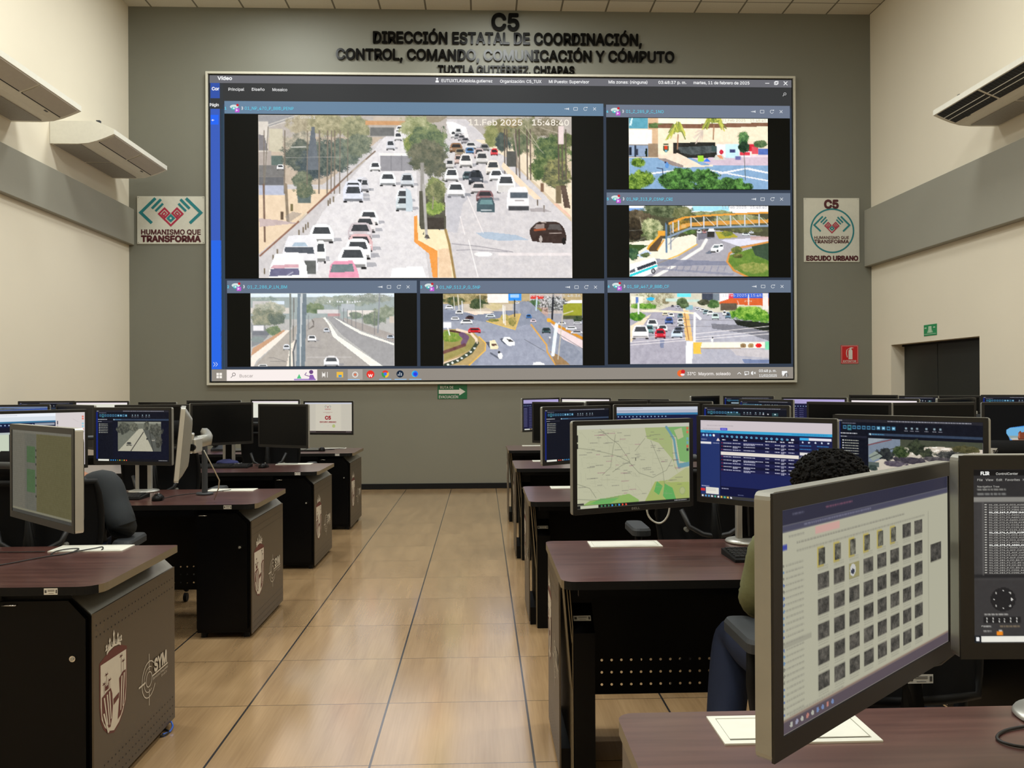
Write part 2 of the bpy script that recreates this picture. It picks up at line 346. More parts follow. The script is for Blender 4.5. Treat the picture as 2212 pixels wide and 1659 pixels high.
    def car(s, cx, yb, w, h, c, front=True):
        x0, x1 = cx-w/2, cx+w/2; y0 = yb-h; dk = (38, 42, 46)
        s.poly([(x0+w*.3, yb-h*.04), (x1+w*.35, yb-h*.12), (x1+w*.3, yb-h*.3), (x1, yb-h*.3)], (120, 122, 130), .5)
        s.poly([(x0, yb-h*.1), (x0, yb-h*.55), (x0+w*.14, y0+h*.08), (x0+w*.3, y0), (x1-w*.3, y0), (x1-w*.14, y0+h*.08), (x1, yb-h*.55), (x1, yb-h*.1)], c)
        s.poly([(x0+w*.12, yb-h*.5), (x0+w*.22, y0+h*.14), (x1-w*.22, y0+h*.14), (x1-w*.12, yb-h*.5)], dk, .85)
        s.rect(x0+w*.06, yb-h*.22, x1-w*.06, yb-h*.08, tuple(v*.45 for v in c), .8); s.rect(x0+w*.02, yb-h*.1, x0+w*.2, yb, (30, 30, 32)); s.rect(x1-w*.2, yb-h*.1, x1-w*.02, yb, (30, 30, 32))
        s.rect(x0+w*.05, yb-h*.42, x0+w*.2, yb-h*.34, (235, 235, 235), .7); s.rect(x1-w*.2, yb-h*.42, x1-w*.05, yb-h*.34, (235, 235, 235), .7)
class Screen:
    def __init__(s, x0, y0, x1, y1): s.e = (x0, y0, x1, y1); s.q = []; s.r = []
    def raster(s, cv, ly=1): s.r.append((cv, ly))
    def rect(s, x0, y0, x1, y1, c, ly=1): s.q.append((np.array([(x0, y0), (x1, y0), (x1, y1), (x0, y1)], float), [(0, 1, 2, 3)], c, ly))
    def poly(s, pts, c, ly=2): s.q.append((np.array(pts, float), [tuple(range(len(pts)))], c, ly))
    def disc(s, cx, cy, r, c, ly=2, ry=None, n=20): s.poly([(cx+r*math.cos(2*math.pi*k/n), cy+(ry or r)*math.sin(2*math.pi*k/n)) for k in range(n)], c, ly)
    def ring(s, cx, cy, r, t, c, ly=2, a0=0, a1=360, n=24):
        P = [math.radians(a0+(a1-a0)*k/n) for k in range(n+1)]
        for a, b in zip(P[:-1], P[1:]): s.poly([(cx+r*math.cos(a), cy+r*math.sin(a)), (cx+r*math.cos(b), cy+r*math.sin(b)), (cx+(r-t)*math.cos(b), cy+(r-t)*math.sin(b)), (cx+(r-t)*math.cos(a), cy+(r-t)*math.sin(a))], c, ly)
    def line(s, pts, w, c, ly=2):
        for (xa, ya), (xb, yb) in zip(pts[:-1], pts[1:]):
            L = math.hypot(xb-xa, yb-ya) or 1; nx, ny = -(yb-ya)/L*w/2, (xb-xa)/L*w/2
            s.poly([(xa+nx, ya+ny), (xb+nx, yb+ny), (xb-nx, yb-ny), (xa-nx, ya-ny)], c, ly)
    def text(s, st, x0, x1, yb, cap, c, bold=.0, ly=3):
        V, F = fit_text(st, x0, x1, yb, cap, bold); s.q.append((V[:, :2], F, c, ly))
    def build(s, name, parent, fn, eps):
        """fn maps picture coordinates to metres across and up the panel (a, b); layers step eps towards the viewer (-y)"""
        VS = []; FS = []; CS = []; n = 0
        for cv, ly in s.r:
            a, b = fn(cv.X.ravel(), cv.Y.ravel()); VS.append(np.stack([a, np.full(a.shape, -eps*ly), b], 1)); CS.append(lin(np.clip(cv.C.reshape(-1, 3), 0, 255)))
            i = np.arange(cv.nx-1)[None]+np.arange(cv.ny-1)[:, None]*cv.nx; i = i.ravel(); FS.append(np.stack([i, i+cv.nx, i+cv.nx+1, i+1], 1)+n); n += len(a)
        quads = np.concatenate(FS) if FS else np.zeros((0, 4), int); tris = []
        for V, F, c, ly in s.q:
            if len(V) == 0: continue
            a, b = fn(V[:, 0], V[:, 1]); VS.append(np.stack([a, np.full(a.shape, -eps*ly), b], 1)); CS.append(np.tile(lin(c), (len(a), 1)))
            tris += [tuple(i+n for i in f) for f in F]; n += len(a)
        V = np.concatenate(VS); C = np.concatenate(CS); me = bpy.data.meshes.new(name)
        me.from_pydata(V.tolist(), [], quads.tolist()+tris); me.update()
        at = me.color_attributes.new('Col', 'FLOAT_COLOR', 'POINT'); at.data.foreach_set('color', np.concatenate([C, np.ones((len(C), 1))], 1).astype(np.float32).ravel())
        me.materials.append(M['screen']); o = bpy.data.objects.new(name, me); COL.objects.link(o); o.parent = parent
        return o

# ================================================================== THE ROOM
m = MB(); m.box((XL-.2, YB, -.15), (XR+.4, YW+.2, 0), M['floor']); struct('floor', m)
m = MB(); m.box((XL-.2, YB, ZC), (XR+.4, YW+.2, ZC+.1), M['ceil']); struct('ceiling', m)
m = MB(); m.box((XL-.2, YW, 0), (XR+.4, YW+.2, ZC), M['grey']); struct('wall_back', m)
m = MB(); m.box((XL-.2, YB-.2, 0), (XR+.4, YB, ZC), M['cream']); struct('wall_front', m)
m = MB(); m.box((XL-.2, YB, 0), (XL, YW, ZC), M['cream']); struct('wall_left', m)
m = MB(); dy0, dy1, dz = -1.465, .52, 1.92
m.box((XR, YB, 0), (XR+.22, dy0, ZC), M['cream']); m.box((XR, dy1, 0), (XR+.22, YW, ZC), M['cream']); m.box((XR, dy0, dz), (XR+.22, dy1, ZC), M['cream']); struct('wall_right', m)
m = MB(); m.box((XL, YB, 3.325), (XL+.07, YW, 3.81), M['band'], .006); struct('trim_1', m)
m = MB(); m.box((XR-.10, YB, 3.035), (XR, YW, 3.82), M['band'], .006); struct('trim_2', m)
m = MB(); m.box((XL, YW-.015, 0), (XR, YW, .075), M['blackm'], .003); struct('baseboard_back', m)
m = MB(); m.box((XL, YB, 0), (XL+.015, YW-.015, .075), M['blackm'], .003); struct('baseboard_left', m)
m = MB(); m.box((XR-.015, YB, 0), (XR, dy0, .075), M['blackm'], .003); m.box((XR-.015, dy1, 0), (XR, YW-.015, .075), M['blackm'], .003); struct('baseboard_right', m)
m = MB(); m.box((XR+.18, dy0, 0), (XR+.22, -.30, dz), M['door'], .004); m.box((XR+.18, -.285, 0), (XR+.22, dy1, dz), M['door'], .004); m.box((XR+.205, -.31, 0), (XR+.22, -.27, dz), M['blackm']); m.box((XR+.15, dy0, 1.895), (XR+.18, dy1, dz), M['blackm'])
dr = struct('door_1', m)
for yy in (-.36, -.22):
    h = MB(); h.tube([(XR+.175, yy, .95), (XR+.13, yy, .97), (XR+.13, yy, 1.13), (XR+.175, yy, 1.15)], .01, M['chrome']); h.build('door_handle', dr)

# ceiling luminaires
for i, (x, y, sx, sy, w) in enumerate(LAMPS):
    far = ['left end of the row nearest the video wall', 'centre of the row nearest the video wall', 'left end of the second row', 'centre of the second row', 'right end of the second row',
           'left end of the third row', 'centre of the third row', 'right end of the third row', 'left end of the rearmost row', 'centre of the rearmost row', 'right end of the rearmost row'][i]
    t = thing('ceiling_light', (x, y, ZC), 'flat recessed ceiling light panel, '+far, 'ceiling light', 'recessed ceiling light panels')
    m = MB(); f_ = .03
    for a, b in (((x-sx/2-f_, y-sy/2-f_, ZC-.02), (x+sx/2+f_, y-sy/2, ZC)), ((x-sx/2-f_, y+sy/2, ZC-.02), (x+sx/2+f_, y+sy/2+f_, ZC)), ((x-sx/2-f_, y-sy/2, ZC-.02), (x-sx/2, y+sy/2, ZC)), ((x+sx/2, y-sy/2, ZC-.02), (x+sx/2+f_, y+sy/2, ZC))): m.box(a, b, M['white'])
    m.build('frame', t)
    m = MB(); m.box((x-sx/2, y-sy/2, ZC-.006), (x+sx/2, y+sy/2, ZC-.001), M['diff']); m.build('diffuser', t)
    l = bpy.data.lights.new('panel_light', 'AREA'); l.shape = 'RECTANGLE'; l.size = sx; l.size_y = sy; l.energy = w; l.color = LIGHTC
    lo = bpy.data.objects.new('panel_light', l); COL.objects.link(lo); lo.parent = t; lo.location = (0, 0, -.025)

# ------------------------------------------------------------------ raised lettering over the video wall
def letter_line(s, x0, x1, z0, cap, label, bold=.024):
    V, F = fit_text(s, x0, x1, z0, cap, bold, .02, down=False)
    V[:, 2] *= 1.0
    par = list(range(len(V)))
    def find(a):
        while par[a] != a: par[a] = par[par[a]]; a = par[a]
        return a
    for f in F:
        for q in f[1:]: par[find(q)] = find(f[0])
    isl = {}
    for i in range(len(V)): isl.setdefault(find(i), []).append(i)
    G = []
    for ids in sorted(isl.values(), key=lambda q: V[q, 0].min()):
        a, b = V[ids, 0].min(), V[ids, 0].max()
        for g in G:
            ov = min(b, g[1])-max(a, g[0])
            if ov > .55*min(b-a, g[1]-g[0]): g[0] = min(a, g[0]); g[1] = max(b, g[1]); g[2] += ids; break
        else: G.append([a, b, list(ids)])
    xc = (x0+x1)/2; t = thing('wall_lettering', (xc, YW, z0), label, 'lettering', 'raised letters above the video wall')
    for a, b, ids in G:
        st = set(ids); mp = {q: k for k, q in enumerate(ids)}; mb = MB()
        kz = .03/ max(1e-6, V[:, 2].max()-V[:, 2].min())
        mb.add([(V[q, 0], YW-.002-(V[q, 2]-V[:, 2].min())*kz, V[q, 1]) for q in ids], [tuple(mp[q] for q in f) for f in F if f[0] in st], M['letter'])
        mb.build('letter', t)
letter_line('C5', .577, .962, 6.279, .215, 'largest black raised letters reading C5, topmost on the grey wall', .03)
letter_line('DIRECCIÓN ESTATAL DE COORDINACIÓN,', -1.036, 2.650, 6.084, .150, 'black raised letters reading DIRECCIÓN ESTATAL DE COORDINACIÓN')
letter_line('CONTROL, COMANDO, COMUNICACIÓN Y CÓMPUTO', -1.537, 3.100, 5.857, .140, 'black raised letters reading CONTROL, COMANDO, COMUNICACIÓN Y CÓMPUTO')
letter_line('TUXTLA GUTIÉRREZ, CHIAPAS', -.156, 1.718, 5.676, .105, 'smallest black raised letters reading TUXTLA GUTIÉRREZ, CHIAPAS, just above the screen')

# ------------------------------------------------------------------ video wall
VY = YW-.05
def led_x(px): return .42+11.463*np.tan(.0362+np.arctan((np.asarray(px, float)-1.6-1106)/FPX))
def led_z(y): return 5.612-(np.asarray(y, float)-163.5)/660.5*(5.612-1.484)
def sh(x, y):           # straighten a height read at column x to the panel's own rows
    t = (x-457)/1259.0; return y-t*(7.5-14.5*(y-163.5)/660.5)
vw = thing('video_wall', (.775, VY, 1.40), 'huge wall-mounted video wall showing traffic camera feeds', 'video wall')
x0, x1, z0, z1 = float(led_x(457)), float(led_x(1715)), 1.484, 5.612
m = MB(); m.box((x0-.01, VY+.002, z0-.01), (x1+.01, YW-.001, z1+.012), M['blackm']); m.build('panel_body', vw)
m = MB(); fo, fi = .052, .022
for a, b in (((x0-fo, VY-.01, z0-fo), (x0-fi, YW-.001, z1+fo)), ((x1+fi, VY-.01, z0-fo), (x1+fo, YW-.001, z1+fo)), ((x0-fi, VY-.01, z1+fi), (x1+fi, YW-.001, z1+fo)), ((x0-fi, VY-.01, z0-fo), (x1+fi, YW-.001, z0-fi))): m.box(a, b, M['frame'])
m.build('frame', vw)
S = Screen(457, 163.5, 1715, 824)
S.rect(457, 163.5, 1715, 824, (52, 62, 78), 0)
def R_(xa, ya, xb, yb, c, ly=1): xc = (xa+xb)/2; S.rect(xa, sh(xc, ya), xb, sh(xc, yb), c, ly)
def T_(s, xa, xb, yb, cap, c, bold=0, ly=4): S.text(s, xa, xb, sh((xa+(xb or xa))/2, yb), cap, c, bold, ly)
S.rect(457, 163.5, 1715, 180, (110, 110, 116)); S.rect(486, 180, 1715, 222.5, (55, 56, 57))
S.rect(459, 180, 479, 213, (52, 84, 170)); S.rect(459, 213, 479, 236, (54, 56, 58)); S.rect(459, 236, 479, 520, (58, 94, 190)); S.rect(459, 520, 481, 798, (40, 104, 232)); S.rect(459, 249, 476, 270, (38, 104, 246), 2)
S.rect(479, 180, 486, 798, (54, 58, 62)); S.rect(481, 236, 488, 798, (52, 72, 92), 1)
T_('Vídeo', 474.5, 506, 173.5, 7.2, (250, 250, 250), .03); T_('Cor', 462, 478, 196, 6.6, (250, 250, 250), .03); T_('Págin', 457.5, 477, 230.5, 6.2, (240, 240, 240), .02); T_('+', 460.5, 467, 263, 6, (250, 250, 250), .01)
T_('Principal', 498, 532, 197, 6.2, (232, 232, 232), .01); T_('Diseño', 548.5, 576, 197, 6.2, (232, 232, 232), .01); T_('Mosaico', 593, 625, 197.5, 6.2, (232, 232, 232), .01)
W_ = (245, 245, 245)
for s_, a_, b_, y_ in (('EUTUXTLA\\fabiola.gutierrez', 958.5, 1068.5, 177.5), ('Organización: C5_TUX', 1085, 1174.5, 178.5), ('Mi Puesto: Supervisor', 1190.5, 1277.5, 179), ('Mis zonas: (ninguna)', 1319.5, 1403.5, 179.5), ('03:48:37 p. m.', 1427, 1487.5, 180), ('martes, 11 de febrero de 2025', 1503, 1624, 180.5)): T_(s_, a_, b_, y_, 6.4, W_, .015)
S.disc(949, sh(949, 170), 2.2, W_, 3); S.poly([(945.5, sh(949, 178)), (945.5, sh(949, 174.5)), (949, sh(949, 172.5)), (952.5, sh(949, 174.5)), (952.5, sh(949, 178))], W_, 3)
S.line([(1658, sh(1662, 178)), (1667, sh(1662, 178))], 1.3, W_, 3)
for (a, b, q) in ((1678, 175, 6), (1680, 173.5, 6)): S.line([(a, sh(a, b)), (a+q, sh(a, b)), (a+q, sh(a, b+q)), (a, sh(a, b+q)), (a, sh(a, b))], 1.2, W_, 3)
S.line([(1698, sh(1702, 174)), (1706, sh(1702, 182))], 1.5, W_, 3); S.line([(1706, sh(1702, 174)), (1698, sh(1702, 182))], 1.5, W_, 3)
S.ring(1700.5, sh(1700, 201), 3, 1, (200, 200, 200), 3); S.line([(1698, sh(1700, 203)), (1696, sh(1700, 206))], 1.2, (200, 200, 200), 3)
S.line([(463, 783), (467, 787.5), (463, 792)], 1, (220, 225, 240), 3); S.line([(468, 783), (472, 787.5), (468, 792)], 1, (220, 225, 240), 3)
def pane(n, xa, xb, yt, yb, title, tx, txe, hc, act=False):
    """tile header yt..yt+26, picture area below to yb"""
    xm = (xa+xb)/2; R_(xa, yt, xb, yt+27, hc, 2); R_(xa, yt+27, xb, yb, (9, 9, 5), 1)
    def q(x, y): return (x, sh(x, y))
    yc = yt+13.5; cy = (96, 210, 236)
    T_(str(n), xa+.5, xa+4.5, yc+3, 5.5, cy, .02)
    ix = xa+(21 if act or n in (1,) else 19 if n in (2, 3) else 19)
    S.disc(ix, sh(ix, yc-3), 9, (214, 226, 226), 3, 4.5); S.disc(ix-.5, sh(ix, yc+.5), 5.5, (70, 190, 190), 3, 3.6); S.disc(ix-.5, sh(ix, yc+.5), 2, (235, 245, 245), 4, 1.6)
    S.disc(ix+7.5, sh(ix, yc-6.5), 2.8, (200, 40, 50), 4); S.poly([q(ix+2, yc+.5), q(ix+11.5, yc+.5), q(ix+11.5, yc+9), q(ix+2, yc+9)], (196, 84, 214), 4); S.poly([q(ix+4, yc+1.7), q(ix+9, yc+4.5), q(ix+4, yc+7.5)], (240, 220, 245), 5)
    S.ring(ix+14.5, sh(ix, yc), 5, 2.6, (200, 205, 210), 3, -60, 60, 8)
    T_(title, tx, txe, yc+3.7, 6.6, cy, 0)
    for dx, k in ((79, 'p'), (60, 'r'), (39, 'c'), (19, 'x')):
        x = xb-dx; g = (222, 226, 230)
        if k == 'p': S.line([q(x-5, yc), q(x+4, yc)], 1.1, g, 3); S.poly([q(x-1, yc-2), q(x+1.5, yc), q(x-1, yc+2)], g, 4); S.line([q(x+4, yc-2.4), q(x+4, yc+2.4)], 1.3, g, 3); S.poly([q(x+1.5, yc-1), q(x+4, yc-2.2), q(x+4, yc+2.2), q(x+1.5, yc+1)], g, 4)
        if k == 'r': S.line([q(x-4, yc-3), q(x+4, yc-3), q(x+4, yc+3), q(x-4, yc+3), q(x-4, yc-3)], .9, g, 3)
        if k == 'c': S.ring(x, sh(x, yc), 4, .9, g, 3, 20, 320, 16); S.poly([q(x+2, yc-4), q(x+5, yc-4), q(x+4, yc-1)], g, 4)
        if k == 'x': S.line([q(x-3, yc-3), q(x+3, yc+3)], 1, g, 3); S.line([q(x+3, yc-3), q(x-3, yc+3)], 1, g, 3)
pane(1, 489, 1308, 221, 602, '01_NP_470_P_BBD_PENP', 533, 638.5, (106, 134, 160), True)
pane(4, 1314, 1711, 226, 409, '01_Z_285_P_C_1NO', 1357, 1438, (114, 124, 142)); pane(5, 1314, 1711, 415.5, 599, '01_NP_313_P_C5NP_CRI', 1357, 1456.5, (108, 120, 138)); pane(6, 1315, 1711, 604.5, 786, '01_SP_467_P_BBD_CF', 1357.5, 1448, (108, 122, 142))
pane(2, 493, 903, 606.5, 792, '01_Z_288_P_LN_BM', 537.5, 622.5, (104, 118, 138)); pane(3, 910, 1308, 606.5, 790, '01_NP_512_P_G_5NP', 952.5, 1040, (106, 118, 138))
S.rect(486, 222.5, 1715, 226.5, (50, 56, 62), 1)
# ---- feeds
def feed(nx, ny, x0, y0, x1, y1, c, ly=3):
    cv = Cv(nx, ny, x0, y0, x1, y1, c); return cv
def put_feed(cv):
    cv.C = np.clip(128+(cv.C-128)*1.12+14, 0, 255)
    xc = (cv.e[0]+cv.e[2])/2; dy = sh(xc, (cv.e[1]+cv.e[3])/2)-(cv.e[1]+cv.e[3])/2; cv.Y = cv.Y+dy; S.raster(cv, 3)
# feed 1: avenue full of traffic (read in two enlarged views)
f = feed(470, 246, 562, 249, 1239, 602, (196, 188, 180)); A = (440, 150, 4.809); B = (880, 150, 5.027); A2 = (440, 400, 4.809); B2 = (880, 400, 5.027)
f.fr(*A); f.rect(580, 470, 1800, 700, (176, 168, 158)); f.fr(0, 0, 1)
f.rect(562, 249, 1239, 300, (178, 170, 162)); f.poly([(562, 300), (1239, 300), (1239, 602), (562, 602)], (206, 200, 198), 1, (190, 186, 186))
f.poly([(562, 400), (700, 400), (790, 330), (830, 296), (700, 296), (562, 300)], (188, 172, 154)); f.poly([(562, 550), (562, 410), (720, 410), (660, 470)], (222, 200, 172)); f.poly([(1239, 420), (1239, 300), (1020, 300), (1100, 370), (1180, 440), (1239, 480)], (206, 188, 162))
f.poly([(830, 300), (880, 262), (900, 262), (905, 420), (930, 602), (620, 602), (700, 460), (800, 340)], (226, 222, 220), 1, (204, 200, 202)); f.poly([(970, 255), (1010, 255), (1090, 330), (1239, 480), (1239, 602), (985, 602), (960, 420)], (214, 208, 206), 1, (192, 188, 190))
f.poly([(1030, 300), (1090, 300), (1239, 395), (1239, 470), (1110, 345)], (228, 212, 186))
f.fr(*A); f.poly([(590, 480), (1010, 480), (700, 600), (590, 560)], (150, 148, 148)); f.line([(690, 580), (1000, 475)], 8, (214, 208, 198)); f.line([(700, 600), (960, 520)], 6, (214, 208, 198)); f.rect(700, 620, 840, 860, (196, 188, 166)); f.rect(590, 850, 720, 1000, (170, 160, 152)); f.rect(590, 545, 690, 860, (206, 198, 188)); f.poly([(590, 680), (650, 690), (690, 850), (590, 850)], (128, 124, 126)); f.rect(590, 1000, 860, 1120, (120, 118, 116)); f.rect(590, 1120, 850, 1210, (104, 104, 106)); f.rect(590, 1210, 860, 1310, (176, 180, 196)); f.rect(720, 900, 840, 1000, (96, 110, 104)); f.car(815, 1050, 70, 60, (236, 232, 230))
for (cx, cy, rx, ry, c1, c2) in ((1080, 560, 200, 120, (150, 140, 118), (186, 176, 150)), (1330, 570, 230, 130, (136, 132, 104), (180, 172, 140)), (1600, 600, 160, 150, (120, 122, 96), (168, 164, 130)), (1010, 760, 150, 120, (126, 124, 112), (190, 180, 160)), (1000, 900, 170, 170, (70, 80, 76), (112, 116, 104)), (1160, 1000, 180, 150, (62, 74, 78), (96, 104, 104)), (1330, 900, 210, 190, (66, 78, 76), (118, 124, 112)), (1500, 860, 160, 160, (84, 96, 90), (128, 134, 118)), (1620, 780, 150, 130, (90, 100, 88), (134, 138, 116)), (1050, 1160, 110, 110, (80, 92, 78), (130, 134, 112)), (1060, 1250, 90, 90, (76, 86, 74), (120, 120, 100))): f.tree(cx, cy, rx, ry, c1, c2)
f.poly([(1140, 600), (1170, 600), (1220, 1050), (1080, 1050)], (104, 110, 116)); f.rect(1700, 530, 2190, 575, (196, 150, 108)); f.rect(1780, 490, 2212, 530, (190, 176, 160)); f.rect(1750, 600, 2000, 690, (110, 110, 108))
for xx, w_ in ((640, 9), (855, 12), (1090, 10), (1215, 16), (1430, 10), (1510, 8), (1300, 14), (1340, 12), (1375, 12)): f.line([(xx+8, 640), (xx, 1290)], w_, (122, 112, 100))
f.line([(690, 600), (640, 1340)], 9, (124, 118, 106)); f.line([(1260, 1340), (1560, 1060), (1800, 850)], 14, (116, 96, 80)); f.line([(1560, 1060), (1700, 940)], 8, (200, 192, 176))
f.rect(990, 1270, 1130, 1345, (98, 110, 108)); f.line([(870, 920), (1450, 910)], 3, (170, 166, 160)); f.line([(930, 812), (1080, 806)], 8, (216, 212, 204))
f.car(1800, 1060, 110, 100, (236, 234, 230)); f.poly([(1850, 890), (2190, 880), (2190, 1050), (1860, 1055)], (146, 144, 148)); f.rect(1840, 868, 2160, 895, (232, 228, 224)); f.line([(1965, 895), (1965, 1050)], 4, (104, 104, 108)); f.line([(2075, 890), (2075, 1050)], 4, (104, 104, 108))
f.car(1960, 840, 90, 110, (206, 206, 210)); f.car(2040, 740, 80, 90, (220, 218, 216)); f.car(2060, 640, 80, 60, (232, 230, 228)); f.car(1930, 1215, 170, 150, (228, 230, 232)); f.car(2130, 1225, 140, 150, (196, 200, 204)); f.car(1660, 1280, 150, 160, (214, 214, 218)); f.car(1570, 1345, 205, 190, (216, 218, 226))
f.fr(*A2); f.line([(600, 740), (1000, 385), (1100, 290), (1250, 150), (1420, 0)], 18, (136, 98, 80)); f.line([(1010, 375), (1085, 300)], 16, (206, 196, 176)); f.line([(640, 0), (650, 590)], 20, (120, 98, 84)); f.line([(870, 0), (890, 385)], 30, (136, 122, 104)); f.rect(815, 280, 845, 365, (92, 76, 62)); f.rect(918, 200, 945, 275, (112, 102, 70))
f.rect(995, 50, 1130, 190, (96, 108, 104)); f.tree(1060, 60, 110, 80, (78, 92, 76), (126, 128, 104)); f.poly([(590, 350), (800, 370), (1000, 400), (600, 440)], (190, 172, 168)); f.poly([(860, 330), (940, 280), (1040, 300), (900, 395)], (150, 140, 132), .6)
for (x, y) in ((1100, 420), (1075, 440), (1050, 470), (1005, 500), (780, 700), (735, 760), (645, 900), (1310, 190), (1330, 170), (1365, 150)): f.rect(x-7, y-30, x+7, y+30, (110, 98, 80))
for a in ((1570, 185, 210, 190, (214, 216, 226)), (1690, 75, 80, 150, (196, 194, 198)), (2090, 190, 150, 150, (222, 224, 226)), (2100, 275, 180, 160, (196, 204, 206)), (1730, 420, 200, 160, (236, 232, 228)), (1690, 500, 220, 170, (222, 216, 214)), (1640, 570, 250, 180, (196, 186, 188)), (1640, 700, 260, 190, (214, 178, 178)), (1240, 610, 250, 200, (240, 236, 232)), (1615, 780, 270, 220, (238, 234, 232)), (1230, 820, 110, 240, (232, 230, 228)), (1560, 880, 300, 240, (242, 240, 238))): f.car(*a)
f.poly([(830, 720), (870, 590), (900, 530), (1130, 520), (1190, 560), (1200, 900), (1080, 960), (860, 960)], (226, 224, 226)); f.poly([(850, 700), (860, 650), (1150, 650), (1165, 720)], (84, 88, 96)); f.poly([(930, 640), (960, 600), (1070, 600), (1095, 640)], (170, 186, 200)); f.rect(1060, 790, 1180, 930, (96, 98, 96))
f.poly([(690, 970), (700, 860), (760, 720), (1000, 705), (1080, 840), (1095, 970)], (240, 232, 230)); f.poly([(695, 955), (710, 875), (1000, 870), (1010, 940)], (108, 106, 132)); f.poly([(705, 870), (740, 835), (1000, 830), (1000, 865)], (206, 164, 172)); f.line([(880, 945), (940, 910)], 6, (210, 210, 220))
f.poly([(1310, 970), (1330, 840), (1370, 795), (1560, 790), (1610, 880), (1630, 970)], (222, 150, 172)); f.poly([(1325, 915), (1350, 830), (1560, 825), (1580, 905)], (112, 126, 128)); f.poly([(1950, 970), (1975, 870), (2212, 855), (2212, 970)], (244, 238, 236))
f.fr(*B); f.poly([(0, 500), (460, 505), (380, 560), (0, 620)], (150, 140, 120))
for (cx, cy, rx, ry, c1, c2) in ((130, 620, 200, 120, (130, 136, 96), (178, 178, 140)), (90, 800, 120, 140, (92, 112, 66), (160, 160, 100)), (250, 800, 230, 230, (80, 96, 76), (130, 140, 100)), (340, 1000, 120, 220, (86, 90, 78), (120, 118, 96)), (200, 930, 170, 200, (82, 88, 74), (120, 118, 98)), (320, 1280, 110, 110, (96, 108, 66), (150, 156, 104)), (1060, 640, 190, 110, (112, 108, 76), (160, 150, 110)), (940, 720, 90, 140, (112, 118, 76), (150, 150, 100)), (1060, 780, 100, 110, (62, 74, 70), (92, 100, 92)), (1300, 650, 200, 160, (96, 100, 72), (152, 148, 118)), (1250, 800, 110, 120, (76, 90, 68), (120, 124, 96)), (1540, 620, 170, 120, (104, 98, 78), (150, 140, 120)), (1590, 880, 230, 170, (58, 78, 54), (122, 134, 86)), (1500, 1080, 160, 150, (64, 84, 52), (130, 140, 90)), (1650, 1120, 170, 170, (70, 76, 60), (150, 146, 96)), (1740, 780, 100, 90, (70, 80, 54), (120, 124, 84)), (1150, 560, 120, 60, (120, 108, 80), (170, 156, 120))): f.tree(cx, cy, rx, ry, c1, c2)
f.rect(160, 1010, 200, 1408, (150, 146, 140)); f.poly([(440, 560), (480, 690), (700, 780), (660, 620), (520, 560)], (232, 228, 226))
for xx in (1075, 1100, 1200, 1235, 1320, 1355, 1660, 1700, 1740): f.line([(xx, 640), (xx+4, 1190)], 13, (94, 82, 74))
f.line([(1180, 690), (1235, 1120)], 14, (150, 138, 126)); f.line([(1250, 640), (1500, 900)], 4, (190, 178, 160)); f.line([(1300, 600), (1450, 840)], 5, (200, 188, 170)); f.line([(1470, 620), (1700, 690)], 4, (196, 184, 168)); f.rect(1660, 600, 1720, 800, (222, 204, 200)); f.rect(1100, 880, 1200, 1050, (84, 84, 80)); f.rect(1465, 1230, 1500, 1325, (124, 96, 76)); f.poly([(1040, 1050), (1150, 1180), (1400, 1408), (1480, 1408), (1150, 1090), (1060, 1000)], (232, 210, 184))
for a in ((575, 700, 70, 70, (196, 196, 196)), (520, 740, 50, 80, (226, 224, 222)), (560, 750, 60, 60, (150, 150, 152)), (610, 770, 80, 70, (160, 156, 158)), (650, 800, 90, 70, (150, 146, 150)), (710, 860, 120, 80, (206, 204, 202)), (550, 900, 140, 110, (146, 112, 84)), (590, 940, 110, 90, (146, 130, 108)), (700, 910, 90, 70, (78, 124, 172)), (860, 880, 100, 80, (130, 128, 124)), (965, 930, 80, 80, (206, 60, 66)), (800, 960, 110, 110, (190, 170, 168)), (830, 1030, 140, 145, (206, 202, 198)), (570, 1030, 80, 110, (196, 170, 160)), (655, 1065, 140, 155, (222, 218, 214)), (480, 1080, 90, 110, (200, 196, 192)), (950, 1140, 150, 160, (226, 218, 208)), (985, 1210, 150, 130, (232, 230, 228)), (670, 1200, 100, 100, (84, 100, 104)), (760, 1250, 160, 160, (70, 74, 82)), (500, 1220, 150, 150, (232, 228, 226)), (1090, 1340, 200, 210, (236, 232, 230)), (790, 1350, 170, 130, (204, 196, 194)), (550, 1395, 190, 170, (224, 222, 222))): f.car(*a)
f.rect(760, 1090, 800, 1110, (30, 34, 38))
f.fr(*B2); f.car(545, 135, 190, 170, (226, 224, 224)); f.car(790, 90, 170, 120, (206, 198, 196)); f.car(860, 175, 190, 120, (132, 98, 100)); f.poly([(0, 30), (50, 60), (75, 180), (70, 290), (0, 285)], (190, 202, 208))
f.poly([(1000, 0), (1180, 0), (1180, 60), (1000, 80)], (206, 202, 198)); f.poly([(1095, 250), (1095, 160), (1115, 50), (1150, 18), (1300, 12), (1330, 60), (1340, 260), (1335, 280), (1130, 270)], (232, 228, 228)); f.rect(1135, 75, 1325, 138, (84, 92, 100)); f.rect(1115, 225, 1338, 275, (70, 70, 74)); f.line([(1190, 165), (1280, 165)], 8, (120, 110, 110))
f.poly([(770, 290), (770, 200), (800, 140), (940, 130), (965, 200), (965, 295)], (74, 92, 98)); f.poly([(800, 205), (815, 155), (935, 155), (945, 205)], (108, 140, 142)); f.line([(820, 272), (930, 272)], 9, (232, 232, 232))
f.poly([(150, 480), (240, 490), (440, 485), (420, 60), (150, 60)], (86, 84, 72)); f.tree(320, 90, 110, 130, (92, 100, 70), (150, 150, 108)); f.tree(310, 250, 110, 90, (108, 132, 64), (170, 186, 104)); f.rect(230, 355, 415, 480, (66, 60, 54)); f.line([(290, 260), (300, 130)], 12, (150, 140, 126))
